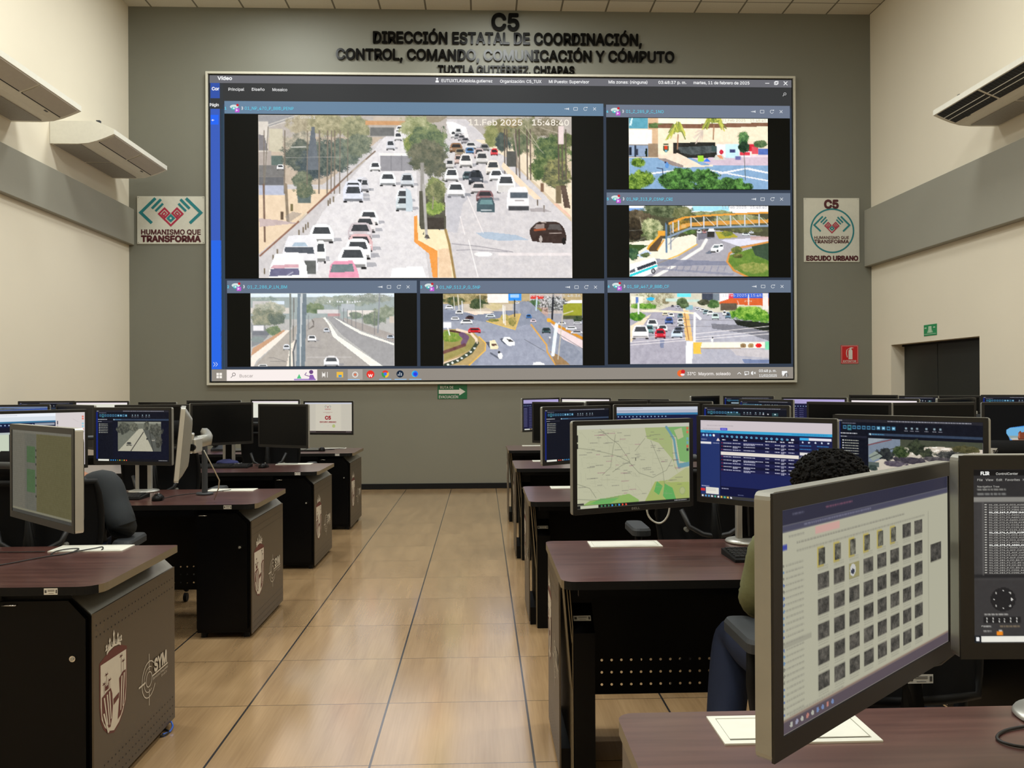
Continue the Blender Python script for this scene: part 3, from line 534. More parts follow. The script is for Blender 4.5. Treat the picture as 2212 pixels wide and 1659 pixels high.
f.poly([(120, 330), (160, 480), (450, 490), (520, 1010), (350, 1010), (345, 720), (120, 610)], (242, 218, 180)); f.poly([(350, 700), (470, 690), (500, 1010), (355, 1010)], (216, 186, 152), 1, (236, 208, 176)); f.poly([(90, 340), (125, 330), (130, 600), (345, 720), (345, 1010), (290, 1010), (250, 750), (90, 620)], (226, 150, 74)); f.line([(430, 490), (470, 640), (530, 1010)], 26, (154, 128, 82)); f.line([(195, 0), (225, 580)], 30, (172, 168, 164)); f.poly([(195, 580), (215, 540), (240, 540), (262, 582)], (90, 84, 80)); f.poly([(180, 535), (200, 500), (200, 545)], (70, 66, 64))
f.poly([(430, 100), (700, 120), (620, 200), (560, 520), (450, 510)], (178, 178, 186), .5); f.poly([(760, 520), (900, 510), (1200, 545), (1340, 600), (1000, 605), (850, 580)], (160, 178, 196), .8); f.line([(500, 640), (800, 670), (1160, 730)], 7, (138, 134, 140)); f.line([(550, 712), (700, 705), (1100, 728)], 8, (150, 146, 152)); f.line([(680, 600), (780, 1000)], 10, (240, 232, 228)); f.line([(590, 340), (640, 540)], 8, (236, 226, 222)); f.line([(670, 120), (840, 520)], 8, (236, 226, 222)); f.ell(840, 755, 100, 28, (240, 232, 228)); f.rect(1000, 740, 1790, 770, (232, 222, 220), .7)
f.poly([(1340, 520), (1350, 470), (1400, 420), (1450, 395), (1660, 400), (1720, 470), (1745, 560), (1735, 640), (1480, 625), (1370, 610)], (58, 44, 40)); f.poly([(1385, 470), (1420, 425), (1500, 420), (1500, 480)], (142, 126, 120)); f.poly([(1540, 480), (1560, 425), (1670, 425), (1700, 490)], (84, 78, 76)); f.line([(1400, 490), (1510, 480)], 22, (156, 80, 50)); f.ell(1464, 590, 16, 42, (170, 160, 154)); f.ell(1715, 610, 22, 40, (30, 26, 26)); f.line([(1560, 525), (1690, 520)], 7, (196, 180, 172)); f.line([(1470, 398), (1520, 405)], 8, (220, 206, 196)); f.line([(1600, 380), (1660, 405)], 7, (230, 222, 216))
f.rect(1425, 155, 1438, 220, (96, 84, 72)); f.rect(1495, 215, 1507, 290, (96, 84, 72)); f.poly([(1340, 250), (1480, 245), (1590, 290), (1360, 290)], (150, 142, 142), .7); f.rect(1630, 0, 1690, 195, (120, 106, 82)); f.poly([(1680, 0), (1740, 0), (1790, 250), (1720, 240)], (92, 76, 66)); f.poly([(1600, 200), (1640, 190), (1790, 330), (1790, 360)], (226, 188, 166))
f.poly([(0, 890), (180, 890), (220, 1012), (0, 1012)], (246, 236, 232))
f.grain(22); put_feed(f)
T_('GWR 1', 653, 686, 257, 6, (216, 210, 200), .02, 5); T_('11.Feb 2025', 1016.5, 1132.5, 270.5, 12.5, (246, 238, 224), .014, 5); T_('15:48:40', 1153.5, 1233.5, 270.5, 12.5, (246, 238, 224), .014, 5)
# feed 4: plaza
f = feed(222, 118, 1362.5, 253, 1663, 409, (238, 214, 190)); f.fr(1300, 150, 5.027)
f.rect(315, 515, 1830, 580, (250, 232, 210)); f.rect(315, 515, 525, 635, (92, 158, 176)); f.poly([(345, 515), (360, 515), (345, 600), (320, 600)], (200, 226, 230)); f.rect(525, 515, 635, 950, (212, 178, 142)); f.rect(530, 575, 800, 630, (110, 82, 60)); f.tree(610, 600, 80, 30, (60, 90, 50), (110, 130, 80)); f.poly([(630, 590), (1830, 560), (1830, 600), (1200, 625), (630, 628)], (128, 92, 72)); f.poly([(635, 630), (1200, 635), (1830, 600), (1830, 760), (1200, 785), (790, 790), (790, 920), (635, 920)], (250, 222, 194)); f.rect(315, 645, 567, 812, (255, 240, 230))
f.rect(315, 812, 630, 950, (120, 112, 104)); f.rect(315, 820, 525, 945, (140, 158, 184)); f.rect(375, 820, 395, 950, (40, 50, 66)); f.rect(315, 840, 345, 930, (30, 36, 50)); f.rect(390, 860, 415, 930, (50, 56, 70)); f.rect(525, 800, 630, 950, (150, 128, 104)); f.ell(505, 900, 14, 50, (24, 40, 30))
f.poly([(795, 790), (1250, 780), (1280, 950), (950, 970), (795, 910)], (44, 44, 40)); f.poly([(840, 840), (1200, 820), (1290, 830), (1280, 890), (1000, 925), (880, 900)], (96, 104, 104), 1, (52, 58, 58)); f.poly([(1210, 815), (1290, 830), (1285, 890), (1210, 880)], (60, 78, 76))
f.poly([(315, 960), (1830, 950), (1830, 1305), (315, 1305)], (132, 164, 196)); f.poly([(1000, 960), (1830, 930), (1830, 1040), (1230, 1040)], (204, 184, 196)); f.poly([(640, 920), (850, 905), (1110, 1040), (1230, 1030), (1225, 1050), (905, 1065), (640, 960)], (250, 214, 192)); f.poly([(630, 965), (700, 960), (905, 1040), (905, 1068), (780, 1040)], (150, 136, 130))
for q in ([(1280, 1120), (1600, 1060), (1830, 1110), (1830, 1130), (1580, 1080), (1300, 1140)], [(1200, 1085), (1830, 1200), (1830, 1215), (1200, 1100)], [(560, 1120), (900, 1080), (900, 1095), (560, 1140)]): f.poly(q, (226, 226, 230))
f.rect(1270, 805, 1365, 950, (232, 238, 244)); f.rect(1365, 800, 1510, 955, (196, 228, 236)); f.ell(1320, 890, 22, 26, (200, 50, 70)); f.rect(1410, 860, 1470, 895, (60, 66, 110)); f.rect(1510, 800, 1640, 945, (226, 226, 232)); f.rect(1520, 890, 1630, 925, (214, 60, 76)); f.rect(1600, 800, 1700, 880, (200, 40, 56)); f.rect(1650, 830, 1720, 910, (214, 84, 96)); f.rect(1720, 850, 1830, 920, (86, 110, 176)); f.rect(1640, 920, 1830, 945, (226, 206, 214)); f.rect(1470, 935, 1530, 975, (110, 110, 160))
f.poly([(1060, 930), (1120, 930), (1140, 1000), (1060, 995)], (156, 206, 60)); f.poly([(1120, 1000), (1160, 955), (1205, 1000)], (60, 120, 226)); f.poly([(1225, 980), (1260, 920), (1330, 920), (1370, 980)], (206, 206, 196)); f.poly([(1270, 925), (1320, 922), (1340, 970), (1300, 960)], (220, 150, 110))
for cx, cy, sx_ in ((850, 700, 130), (1240, 590, 130)):
    for k in range(26): a = math.radians(random.uniform(150, 390)); L = sx_*random.uniform(.6, 1.15); f.line([(cx, cy-30), (cx+L*.5*math.cos(a), cy-30+L*.55*math.sin(a)-30), (cx+L*math.cos(a), cy+L*.6*math.sin(a)+30)], 12, random.choice([(150, 160, 70), (196, 196, 90), (110, 126, 60)]))
    f.line([(cx, cy), (cx-8, cy+160)], 13, (160, 120, 90))
for k in range(20): a = random.uniform(0, 3); f.line([(1120, 650), (1120-110*math.cos(a*.5)*random.random(), 650+150*random.random())], 8, (206, 190, 176))
f.poly([(685, 820), (750, 820), (750, 875), (718, 900), (685, 875)], (70, 92, 70)); f.poly([(698, 825), (738, 825), (735, 865), (700, 865)], (206, 66, 36)); f.rect(690, 800, 745, 815, (60, 70, 50)); f.ell(718, 882, 14, 12, (120, 170, 190))
f.ell(728, 1040, 20, 34, (90, 140, 200)); f.ell(712, 1008, 12, 12, (60, 60, 90)); f.line([(620, 1070), (680, 1080), (685, 1170)], 10, (50, 62, 90))
f.tree(1560, 740, 60, 100, (40, 76, 50), (110, 150, 90)); f.tree(1570, 840, 70, 60, (24, 44, 32), (60, 90, 60)); f.line([(1565, 880), (1580, 1200)], 5, (60, 70, 60)); f.tree(1750, 800, 80, 40, (50, 80, 50), (100, 120, 80))
for a in ((400, 1010, 80, 60), (450, 1200, 140, 110), (370, 1250, 90, 90)): f.tree(a[0], a[1], a[2], a[3], (46, 74, 24), (150, 180, 76))
for a in ((760, 1200, 120, 100), (900, 1160, 190, 90), (1150, 1170, 150, 100), (900, 1270, 210, 80), (1420, 1250, 170, 90), (1250, 1270, 190, 70), (1560, 1280, 120, 50)): f.tree(a[0], a[1], a[2], a[3], (26, 50, 26), (104, 156, 76))
f.grain(26); put_feed(f); T_('21.Feb 2025', 1564, 1615, 261.5, 5.5, (206, 188, 160), 0, 5); T_('15:48:40', 1625, 1659, 261.5, 5.5, (206, 188, 160), 0, 5)
# feed 5: footbridge over a curved avenue
f = feed(222, 118, 1362.5, 442.5, 1663, 598, (176, 176, 180)); f.fr(1300, 400, 5.027)
f.rect(310, 210, 1830, 330, (236, 240, 248)); f.rect(1000, 215, 1400, 270, (160, 216, 246)); f.rect(310, 240, 480, 280, (120, 160, 220)); f.poly([(310, 270), (1830, 300), (1830, 560), (310, 650)], (78, 78, 58))
for a in ((700, 270, 290, 80, (56, 66, 44), (120, 130, 96)), (400, 340, 150, 80, (70, 62, 48), (110, 98, 76)), (900, 300, 110, 80, (90, 96, 60), (140, 140, 100)), (1100, 300, 110, 30, (110, 116, 84), (150, 156, 110)), (1310, 300, 120, 40, (110, 116, 84), (150, 156, 110)), (560, 480, 140, 130, (84, 98, 60), (196, 196, 150)), (370, 470, 100, 130, (34, 30, 24), (70, 60, 44)), (1500, 370, 330, 60, (100, 106, 70), (160, 160, 120)), (880, 430, 130, 70, (110, 90, 40), (180, 150, 70)), (960, 500, 70, 40, (60, 84, 40), (120, 140, 80)), (1600, 480, 200, 30, (70, 76, 50), (120, 120, 80))): f.tree(*a)
f.poly([(310, 620), (850, 560), (1000, 530), (1050, 560), (1040, 640), (830, 780), (590, 870), (310, 1005)], (248, 226, 206)); f.poly([(310, 640), (520, 650), (400, 730), (310, 790)], (60, 84, 44)); f.tree(360, 740, 60, 70, (40, 70, 50), (90, 120, 80)); f.poly([(400, 760), (500, 700), (560, 740), (440, 790)], (196, 210, 232)); f.tree(490, 760, 60, 30, (60, 80, 50), (110, 120, 80))
f.poly([(1050, 500), (1250, 480), (1830, 560), (1830, 620), (1400, 740), (1370, 830), (1600, 1000), (480, 1003), (830, 790), (1040, 640)], (170, 166, 172), 1, (156, 154, 162)); f.poly([(1060, 510), (1160, 500), (1240, 570), (1060, 590)], (120, 118, 128)); f.poly([(1300, 590), (1830, 560), (1830, 610), (1500, 660)], (214, 212, 224))
f.line([(1150, 590), (1100, 680), (960, 770), (760, 900), (580, 1003)], 34, (240, 230, 222)); f.line([(1050, 640), (850, 760), (600, 860)], 12, (232, 176, 60)); f.poly([(1250, 500), (1420, 500), (1500, 560), (1290, 580)], (170, 160, 60)); f.tree(1370, 520, 80, 30, (90, 110, 50), (160, 150, 70))
f.poly([(600, 800), (1400, 830), (1380, 870), (620, 880)], (120, 124, 144), .8); f.poly([(620, 900), (1450, 960), (1440, 985), (640, 920)], (132, 134, 152), .7)
for k in range(9): f.line([(760+k*75, 885), (740+k*75, 935)], 8, (128, 130, 150))
f.poly([(1400, 760), (1830, 620), (1830, 1003), (1600, 1003), (1380, 860)], (76, 110, 48), 1, (120, 146, 60)); f.poly([(1640, 660), (1830, 620), (1830, 820), (1680, 760)], (60, 78, 60)); f.tree(1650, 900, 200, 60, (110, 130, 60), (160, 160, 90)); f.line([(1830, 612), (1500, 680), (1400, 740), (1375, 830), (1450, 930), (1600, 1003)], 20, (206, 140, 70)); f.tree(1480, 700, 60, 40, (60, 80, 40), (130, 130, 70)); f.tree(1490, 770, 60, 24, (70, 80, 40), (150, 140, 80)); f.rect(1630, 550, 1830, 590, (196, 150, 140), .6)
f.poly([(740, 400), (900, 335), (1150, 310), (1830, 275), (1830, 295), (1150, 330), (930, 350), (745, 425)], (222, 154, 62)); f.poly([(740, 520), (970, 440), (1830, 400), (1830, 360), (1130, 385), (900, 410)], (206, 148, 70)); f.line([(735, 560), (970, 465), (1400, 445), (1830, 432)], 22, (134, 152, 172))
for x, a, b in ((985, 345, 450), (1125, 335, 455), (1270, 330, 440), (1415, 322, 438), (1570, 315, 432), (1725, 308, 428), (850, 380, 480), (790, 400, 510)): f.line([(x, a), (x, b)], 14, (196, 204, 214))
for x in (1010, 1150, 1290, 1440, 1590, 1740): f.line([(x, 340), (x+90, 430)], 6, (220, 222, 220))
f.line([(715, 410), (718, 725)], 20, (96, 124, 152)); f.line([(765, 430), (765, 695)], 13, (130, 144, 160)); f.line([(740, 640), (880, 500)], 8, (120, 130, 144)); f.rect(715, 380, 730, 420, (60, 60, 60))
f.poly([(520, 690), (640, 545), (690, 545), (620, 720), (530, 715)], (92, 74, 54)); f.line([(515, 690), (530, 660), (640, 545)], 22, (228, 166, 60)); f.line([(620, 700), (690, 590)], 14, (214, 150, 56)); f.rect(625, 490, 705, 545, (226, 160, 60)); f.rect(880, 420, 930, 460, (226, 190, 130), .6)
f.poly([(315, 860), (580, 785), (610, 820), (620, 900), (560, 960), (450, 1005), (315, 1005)], (240, 240, 242)); f.poly([(395, 895), (600, 820), (605, 855), (405, 930)], (56, 60, 70)); f.poly([(318, 930), (370, 905), (380, 940), (318, 960)], (84, 90, 100)); f.poly([(315, 975), (610, 865), (620, 885), (315, 1003)], (44, 200, 206)); f.ell(572, 935, 24, 30, (70, 70, 74)); f.ell(572, 935, 12, 16, (170, 170, 174))
f.poly([(1130, 740), (1200, 700), (1210, 745)], (110, 116, 130)); f.poly([(1195, 720), (1200, 680), (1235, 640), (1330, 632), (1338, 690), (1280, 730)], (240, 240, 240)); f.poly([(1215, 680), (1240, 650), (1290, 648), (1280, 680)], (110, 120, 124)); f.poly([(1295, 668), (1300, 645), (1325, 642), (1330, 665)], (70, 76, 80)); f.ell(1272, 712, 10, 16, (50, 50, 54)); f.rect(1195, 715, 1250, 730, (50, 50, 50))
f.rect(1160, 470, 1240, 560, (50, 48, 46)); f.poly([(1165, 500), (1180, 465), (1235, 465), (1240, 500)], (226, 226, 226)); f.car(1075, 520, 50, 46, (226, 226, 228)); f.car(1130, 520, 44, 40, (180, 130, 130)); f.car(1580, 542, 80, 34, (226, 236, 240)); f.car(1640, 520, 50, 26, (210, 214, 220))
f.line([(315, 640), (480, 570)], 4, (150, 150, 140)); f.line([(315, 490), (460, 480)], 4, (120, 120, 110)); f.line([(430, 340), (450, 450)], 6, (150, 140, 120))
f.grain(20); put_feed(f); T_('11.Feb 2025', 1563, 1615.5, 449.5, 5.5, (170, 168, 176), 0, 5); T_('15:48:40', 1624, 1660, 449.5, 5.5, (170, 168, 176), 0, 5)
# feed 6: avenue with traffic light
f = feed(222, 118, 1363, 631, 1663, 787, (168, 166, 176)); f.fr(1300, 590, 5.027)
f.rect(320, 210, 1830, 420, (206, 200, 180)); f.tree(500, 300, 200, 100, (120, 126, 90), (220, 214, 190)); f.tree(700, 260, 110, 70, (120, 110, 80), (200, 196, 170)); f.rect(830, 210, 980, 250, (110, 220, 240)); f.rect(705, 265, 870, 300, (196, 216, 206)); f.rect(930, 275, 1070, 305, (190, 212, 200)); f.ell(545, 270, 45, 18, (50, 180, 226)); f.rect(330, 240, 460, 320, (236, 226, 206)); f.rect(380, 250, 410, 320, (90, 120, 180))
f.rect(1100, 210, 1220, 290, (64, 70, 84)); f.rect(1220, 210, 1300, 290, (120, 130, 140)); f.rect(1290, 210, 1440, 300, (240, 228, 230)); f.rect(1390, 215, 1450, 310, (214, 60, 84)); f.rect(1440, 210, 1830, 265, (52, 92, 196)); f.poly([(1420, 260), (1830, 265), (1830, 350), (1290, 330), (1290, 305)], (206, 96, 50)); f.rect(1760, 210, 1820, 390, (230, 220, 214)); f.rect(1300, 320, 1480, 400, (96, 84, 70))
f.poly([(320, 570), (620, 395), (760, 400), (880, 330), (920, 330), (920, 730), (320, 760)], (236, 214, 184)); f.poly([(560, 420), (760, 350), (880, 330), (900, 420), (930, 990), (320, 990), (320, 760)], (160, 156, 168), 1, (176, 172, 182)); f.poly([(940, 360), (1060, 360), (1180, 400), (1480, 500), (1830, 700), (1830, 990), (990, 990), (1010, 500)], (166, 166, 178), 1, (182, 180, 188)); f.poly([(880, 410), (950, 400), (1000, 740), (920, 730)], (226, 186, 120)); f.rect(920, 340, 1000, 390, (140, 180, 190))
f.tree(460, 350, 150, 34, (70, 120, 40), (140, 180, 80)); f.tree(390, 460, 80, 50, (50, 100, 34), (110, 160, 60)); f.tree(890, 320, 60, 60, (60, 76, 50), (110, 130, 90)); f.tree(1230, 330, 80, 50, (60, 90, 50), (120, 150, 90)); f.tree(1120, 310, 60, 30, (50, 56, 40), (90, 90, 70)); f.tree(1620, 440, 210, 90, (56, 110, 30), (160, 196, 84)); f.tree(1780, 480, 90, 60, (56, 110, 30), (150, 190, 80)); f.poly([(1440, 500), (1830, 540), (1830, 640), (1480, 560)], (36, 40, 34)); f.poly([(1200, 545), (1480, 560), (1830, 640), (1830, 740), (1600, 660), (1210, 600)], (110, 110, 118), .8); f.poly([(1530, 940), (1830, 950), (1830, 990), (1560, 990)], (116, 128, 160)); f.poly([(1400, 820), (1830, 840), (1830, 930), (1470, 900)], (206, 196, 192), .6); f.poly([(640, 720), (690, 720), (680, 810), (645, 810)], (110, 120, 150), .8)
for a in ((700, 455, 60, 40, (240, 220, 190)), (765, 475, 60, 50, (240, 240, 240)), (840, 380, 50, 34, (196, 196, 210)), (780, 362, 30, 24, (90, 90, 100)), (865, 480, 60, 50, (110, 140, 150)), (865, 545, 70, 60, (232, 232, 232)), (870, 600, 80, 60, (206, 210, 214)), (740, 550, 90, 80, (72, 96, 156)), (560, 600, 120, 110, (236, 232, 232)), (530, 655, 90, 100, (120, 160, 160)), (670, 635, 110, 80, (232, 230, 232)), (645, 710, 120, 110, (206, 44, 60)), (430, 715, 180, 160, (248, 240, 242)), (825, 705, 120, 100, (206, 220, 240)), (845, 640, 100, 60, (90, 96, 110)), (1110, 415, 60, 36, (226, 226, 228)), (1145, 440, 70, 50, (150, 176, 180)), (1190, 455, 70, 56, (226, 230, 230)), (1245, 500, 80, 70, (196, 216, 210)), (1050, 400, 40, 34, (232, 232, 236)), (1380, 490, 60, 70, (110, 140, 160)), (1345, 460, 40, 60, (240, 240, 236))): f.car(*a)
for (x, y, x2, y2) in ((320, 750, 920, 705), (320, 780, 920, 730), (320, 700, 600, 690), (1010, 660, 1830, 575), (1010, 700, 1830, 625), (1010, 725, 1830, 660)): f.line([(x, y), (x2, y2)], 6, (240, 232, 230))
for (x, y, x2, y2) in ((500, 490, 1830, 520), (440, 570, 1500, 580)): f.line([(x, y), (x2, y2)], 3, (120, 116, 120))
f.line([(450, 400), (760, 410), (1010, 430)], 20, (248, 226, 196)); f.line([(1020, 430), (1015, 745)], 24, (250, 246, 244)); f.line([(1025, 435), (1080, 490)], 30, (244, 238, 236)); f.line([(955, 720), (910, 430)], 8, (150, 96, 60)); f.rect(400, 310, 420, 440, (230, 230, 230)); f.poly([(925, 740), (1000, 740), (990, 990), (920, 990)], (248, 246, 248)); f.rect(1000, 750, 1780, 818, (250, 232, 214)); f.poly([(1000, 750), (1100, 750), (1080, 820), (1090, 880), (1000, 880)], (246, 190, 80)); f.rect(1080, 815, 1520, 822, (150, 120, 90))
for x, c in ((1545, (150, 124, 90)), (1628, (170, 140, 96)), (1712, (226, 40, 44))): f.ell(x, 790, 33, 26, c); f.ell(x+3, 794, 12, 10, tuple(min(255, v*.85) for v in c))
f.rect(1785, 745, 1830, 835, (120, 206, 160)); f.ell(1210, 730, 14, 22, (226, 226, 226)); f.ell(1212, 700, 8, 10, (40, 40, 40)); f.rect(1600, 220, 1612, 340, (240, 236, 230)); f.line([(1485, 290), (1505, 350)], 5, (230, 220, 214))
f.grain(26); put_feed(f); T_('11.Feb 2025', 1563, 1615, 640, 5.5, (226, 222, 226), 0, 5); T_('15:48:40', 1624, 1660, 640, 5.5, (220, 222, 232), 0, 5); T_('ZIN', 1610, 1626, 651.5, 3.5, (240, 220, 190), 0, 5)
# feed 2: bypass behind lamp posts
f = feed(228, 118, 543.5, 633.5, 854, 791.5, (176, 174, 170)); f.fr(440, 590, 4.809)
f.rect(500, 210, 2000, 250, (214, 226, 236)); f.rect(500, 250, 2000, 480, (150, 160, 158)); f.tree(650, 280, 140, 40, (120, 134, 130), (160, 170, 160)); f.rect(690, 290, 850, 325, (206, 218, 230)); f.rect(520, 290, 690, 400, (190, 186, 184)); f.rect(500, 360, 900, 420, (206, 198, 188)); f.tree(700, 360, 160, 70, (140, 146, 130), (196, 190, 170)); f.tree(660, 450, 170, 90, (104, 112, 96), (150, 148, 124)); f.tree(780, 480, 100, 70, (80, 92, 84), (116, 122, 104)); f.tree(600, 500, 90, 70, (110, 116, 100), (160, 156, 130))
f.tree(1450, 290, 300, 60, (120, 132, 118), (166, 170, 156)); f.tree(1780, 260, 200, 50, (120, 128, 118), (156, 160, 148)); f.tree(1150, 370, 100, 60, (84, 104, 76), (124, 136, 104)); f.rect(1190, 380, 1420, 420, (206, 202, 200)); f.rect(1440, 320, 1580, 400, (170, 176, 180)); f.poly([(1500, 390), (1780, 385), (1850, 410), (1850, 450), (1500, 450)], (222, 214, 206)); f.rect(1300, 420, 1430, 450, (190, 130, 130), .7)
for x in range(1290, 1640, 26): f.rect(x, 285+random.randint(0, 20), x+14, 300+random.randint(0, 12), (222, 224, 230))
f.tree(1600, 440, 80, 40, (96, 110, 96), (130, 140, 120)); f.tree(1780, 480, 110, 70, (90, 104, 88), (130, 138, 116)); f.tree(1900, 400, 120, 60, (110, 120, 100), (150, 156, 136)); f.rect(1940, 450, 1990, 520, (196, 184, 170))
f.poly([(500, 500), (520, 540), (640, 540), (690, 640), (620, 720), (510, 770)], (130, 132, 134)); f.rect(525, 545, 635, 600, (226, 222, 224)); f.rect(520, 600, 690, 645, (110, 112, 118)); f.ell(570, 690, 70, 30, (130, 140, 138)); f.tree(740, 600, 80, 50, (90, 110, 80), (130, 140, 104)); f.poly([(500, 860), (520, 780), (840, 590), (870, 600), (560, 820)], (190, 146, 112)); f.poly([(500, 970), (505, 860), (870, 590), (920, 600), (560, 910), (530, 970)], (246, 222, 208))
f.poly([(530, 970), (900, 600), (980, 540), (960, 700), (880, 970)], (168, 160, 150)); f.poly([(870, 970), (910, 740), (960, 700), (940, 970)], (236, 222, 206)); f.poly([(1060, 970), (1060, 560), (1150, 470), (1260, 460), (1340, 560), (1450, 720), (1750, 970)], (168, 162, 154), 1, (156, 150, 146)); f.poly([(1280, 450), (1420, 460), (1650, 610), (1990, 720), (1990, 970), (1870, 970), (1440, 640)], (150, 148, 148)); f.poly([(1250, 465), (1275, 460), (1345, 560), (1400, 650), (1870, 970), (1740, 970), (1350, 660), (1310, 540)], (250, 232, 222)); f.poly([(1350, 452), (1500, 530), (1650, 610), (1990, 735), (1990, 755), (1640, 635), (1480, 545)], (246, 232, 222)); f.poly([(1460, 460), (1990, 640), (1990, 720), (1650, 600), (1500, 520)], (160, 152, 146)); f.poly([(1080, 600), (1150, 540), (1130, 470), (1160, 500), (1160, 560)], (110, 104, 98))
for x, y0_, y1_ in ((1415, 330, 470), (1465, 370, 500), (1505, 380, 520), (1547, 390, 550), (1592, 390, 575), (1660, 390, 600), (1785, 400, 640), (1100, 440, 580)): f.line([(x, y0_), (x, y1_)], 5, (100, 100, 104))
f.line([(1840, 215), (1820, 620)], 14, (130, 134, 140)); f.line([(1990, 250), (1850, 215)], 3, (190, 190, 196))
f.car(870, 800, 70, 60, (220, 222, 226)); f.car(1135, 715, 90, 70, (236, 236, 240)); f.car(1285, 618, 60, 46, (210, 214, 222)); f.car(1335, 975, 160, 110, (240, 240, 242)); f.car(1950, 685, 70, 40, (196, 206, 220)); f.car(625, 985, 100, 40, (226, 224, 220)); f.line([(690, 880), (740, 880), (860, 920), (700, 915)], 5, (120, 116, 112)); f.line([(1085, 770), (1230, 780)], 3, (130, 126, 124)); f.rect(1080, 870, 1550, 884, (186, 180, 176), .7)
f.poly([(905, 210), (922, 210), (915, 970), (898, 970)], (120, 124, 118)); f.poly([(945, 255), (955, 255), (945, 700), (935, 700)], (110, 108, 104)); f.poly([(988, 210), (1018, 210), (1005, 970), (970, 970)], (112, 126, 136)); f.poly([(1018, 210), (1040, 210), (1030, 720), (1015, 970), (1005, 970)], (186, 190, 190)); f.poly([(1040, 210), (1083, 210), (1062, 970), (1018, 970)], (104, 116, 124)); f.line([(970, 700), (940, 820), (945, 970)], 16, (84, 88, 92))
f.C = f.C*.9+20; f.grain(18); put_feed(f); T_('11.Feb 2025', 751, 803, 642, 5, (206, 208, 208), 0, 5); T_('15:47:31', 812, 850.5, 642, 5, (206, 208, 208), 0, 5)
# feed 3: junction with roundabout
f = feed(222, 118, 959.5, 633.5, 1260.5, 790, (152, 156, 168)); f.fr(880, 590, 5.027)
f.rect(400, 215, 1920, 330, (180, 160, 120)); f.tree(600, 250, 220, 60, (130, 120, 80), (190, 172, 130)); f.tree(520, 300, 130, 50, (60, 76, 50), (130, 120, 80)); f.rect(880, 220, 1110, 320, (236, 226, 220)); f.tree(790, 330, 120, 60, (50, 66, 44), (96, 104, 70)); f.tree(960, 360, 90, 40, (140, 140, 70), (190, 180, 110)); f.rect(620, 330, 1160, 420, (216, 196, 166), .7); f.tree(760, 350, 90, 40, (50, 66, 44), (96, 104, 70)); f.tree(820, 260, 70, 24, (90, 84, 56), (130, 120, 80))
f.poly([(400, 380), (640, 430), (1200, 400), (1240, 470), (1170, 610), (1000, 560), (760, 510), (400, 520)], (128, 134, 150)); f.poly([(620, 410), (900, 410), (960, 430), (740, 450)], (236, 214, 196)); f.rect(1340, 220, 1700, 440, (190, 178, 170)); f.tree(1500, 330, 200, 90, (60, 60, 56), (220, 214, 214), 1, 2); f.tree(1640, 330, 110, 90, (60, 62, 60), (200, 200, 200), 1, 2); f.rect(1350, 240, 1490, 275, (206, 60, 50)); f.tree(1420, 400, 60, 30, (70, 120, 40), (120, 150, 70)); f.tree(1390, 320, 60, 30, (60, 90, 60), (110, 130, 90)); f.rect(1340, 370, 1540, 470, (196, 140, 120), .4)
f.rect(1110, 215, 1250, 295, (50, 140, 232)); f.rect(1130, 225, 1225, 262, (206, 222, 244), .7); f.poly([(1230, 300), (1330, 300), (1530, 480), (1920, 900), (1920, 1003), (1620, 1003), (1500, 800), (1350, 560), (1400, 1003), (700, 1003), (860, 800), (1180, 620), (1240, 460)], (130, 136, 152), 1, (150, 154, 166)); f.poly([(1300, 560), (1350, 560), (1540, 800), (1650, 1003), (760, 1003), (870, 800), (760, 700), (700, 600), (1100, 620)], (160, 164, 178), 1, (144, 148, 164))
f.poly([(870, 520), (1180, 440), (1240, 440), (1180, 612), (1050, 570)], (196, 170, 110)); f.tree(950, 510, 70, 20, (90, 104, 50), (170, 150, 90)); f.tree(1150, 520, 50, 50, (90, 104, 50), (170, 150, 90)); f.tree(1070, 480, 50, 40, (140, 130, 60), (190, 170, 100)); f.line([(870, 520), (1050, 575), (1180, 612), (1240, 440)], 9, (226, 186, 90))
f.poly([(400, 610), (560, 605), (740, 650), (860, 760), (860, 830), (690, 1003), (400, 1003)], (176, 152, 104)); f.line([(790, 690), (860, 760), (855, 840), (680, 1003)], 12, (230, 180, 80)); f.poly([(400, 610), (600, 612), (740, 670), (770, 740), (700, 830), (400, 960)], (150, 140, 84)); f.tree(480, 690, 110, 70, (96, 130, 50), (150, 160, 80)); f.line([(600, 660), (650, 700), (620, 760)], 60, (110, 84, 110)); f.line([(400, 860), (520, 820), (630, 780)], 36, (104, 62, 66), .8); f.line([(480, 625), (580, 640)], 20, (80, 50, 50)); f.line([(550, 612), (700, 650), (760, 720), (755, 790), (640, 900), (400, 985)], 26, (232, 206, 184)); f.line([(768, 760), (700, 860), (560, 950), (420, 1000)], 40, (60, 70, 56)); f.line([(768, 730), (768, 760)], 14, (232, 206, 184))
for (x, y) in ((740, 815), (700, 855), (650, 890), (600, 925), (555, 950), (500, 975), (450, 995)): f.ell(x, y, 14, 11, (210, 214, 206))
f.line([(1355, 560), (1520, 780), (1530, 860), (1620, 1003)], 16, (214, 160, 80)); f.line([(1540, 500), (1640, 570), (1920, 715)], 30, (206, 140, 50)); f.poly([(1560, 540), (1640, 590), (1920, 740), (1920, 830), (1700, 720)], (226, 206, 206)); f.poly([(1530, 490), (1560, 480), (1920, 680), (1920, 560), (1700, 460), (1560, 440)], (160, 158, 164)); f.ell(1550, 510, 26, 22, (226, 170, 50)); f.poly([(1560, 850), (1620, 1003), (1780, 1003), (1660, 900)], (150, 120, 84))
f.poly([(1705, 340), (1910, 300), (1910, 480), (1700, 460)], (150, 152, 50)); f.poly([(1715, 320), (1800, 288), (1910, 290), (1910, 320)], (236, 232, 230)); f.rect(1700, 460, 1910, 500, (80, 84, 60)); f.tree(1860, 500, 60, 40, (40, 54, 40), (80, 90, 60))
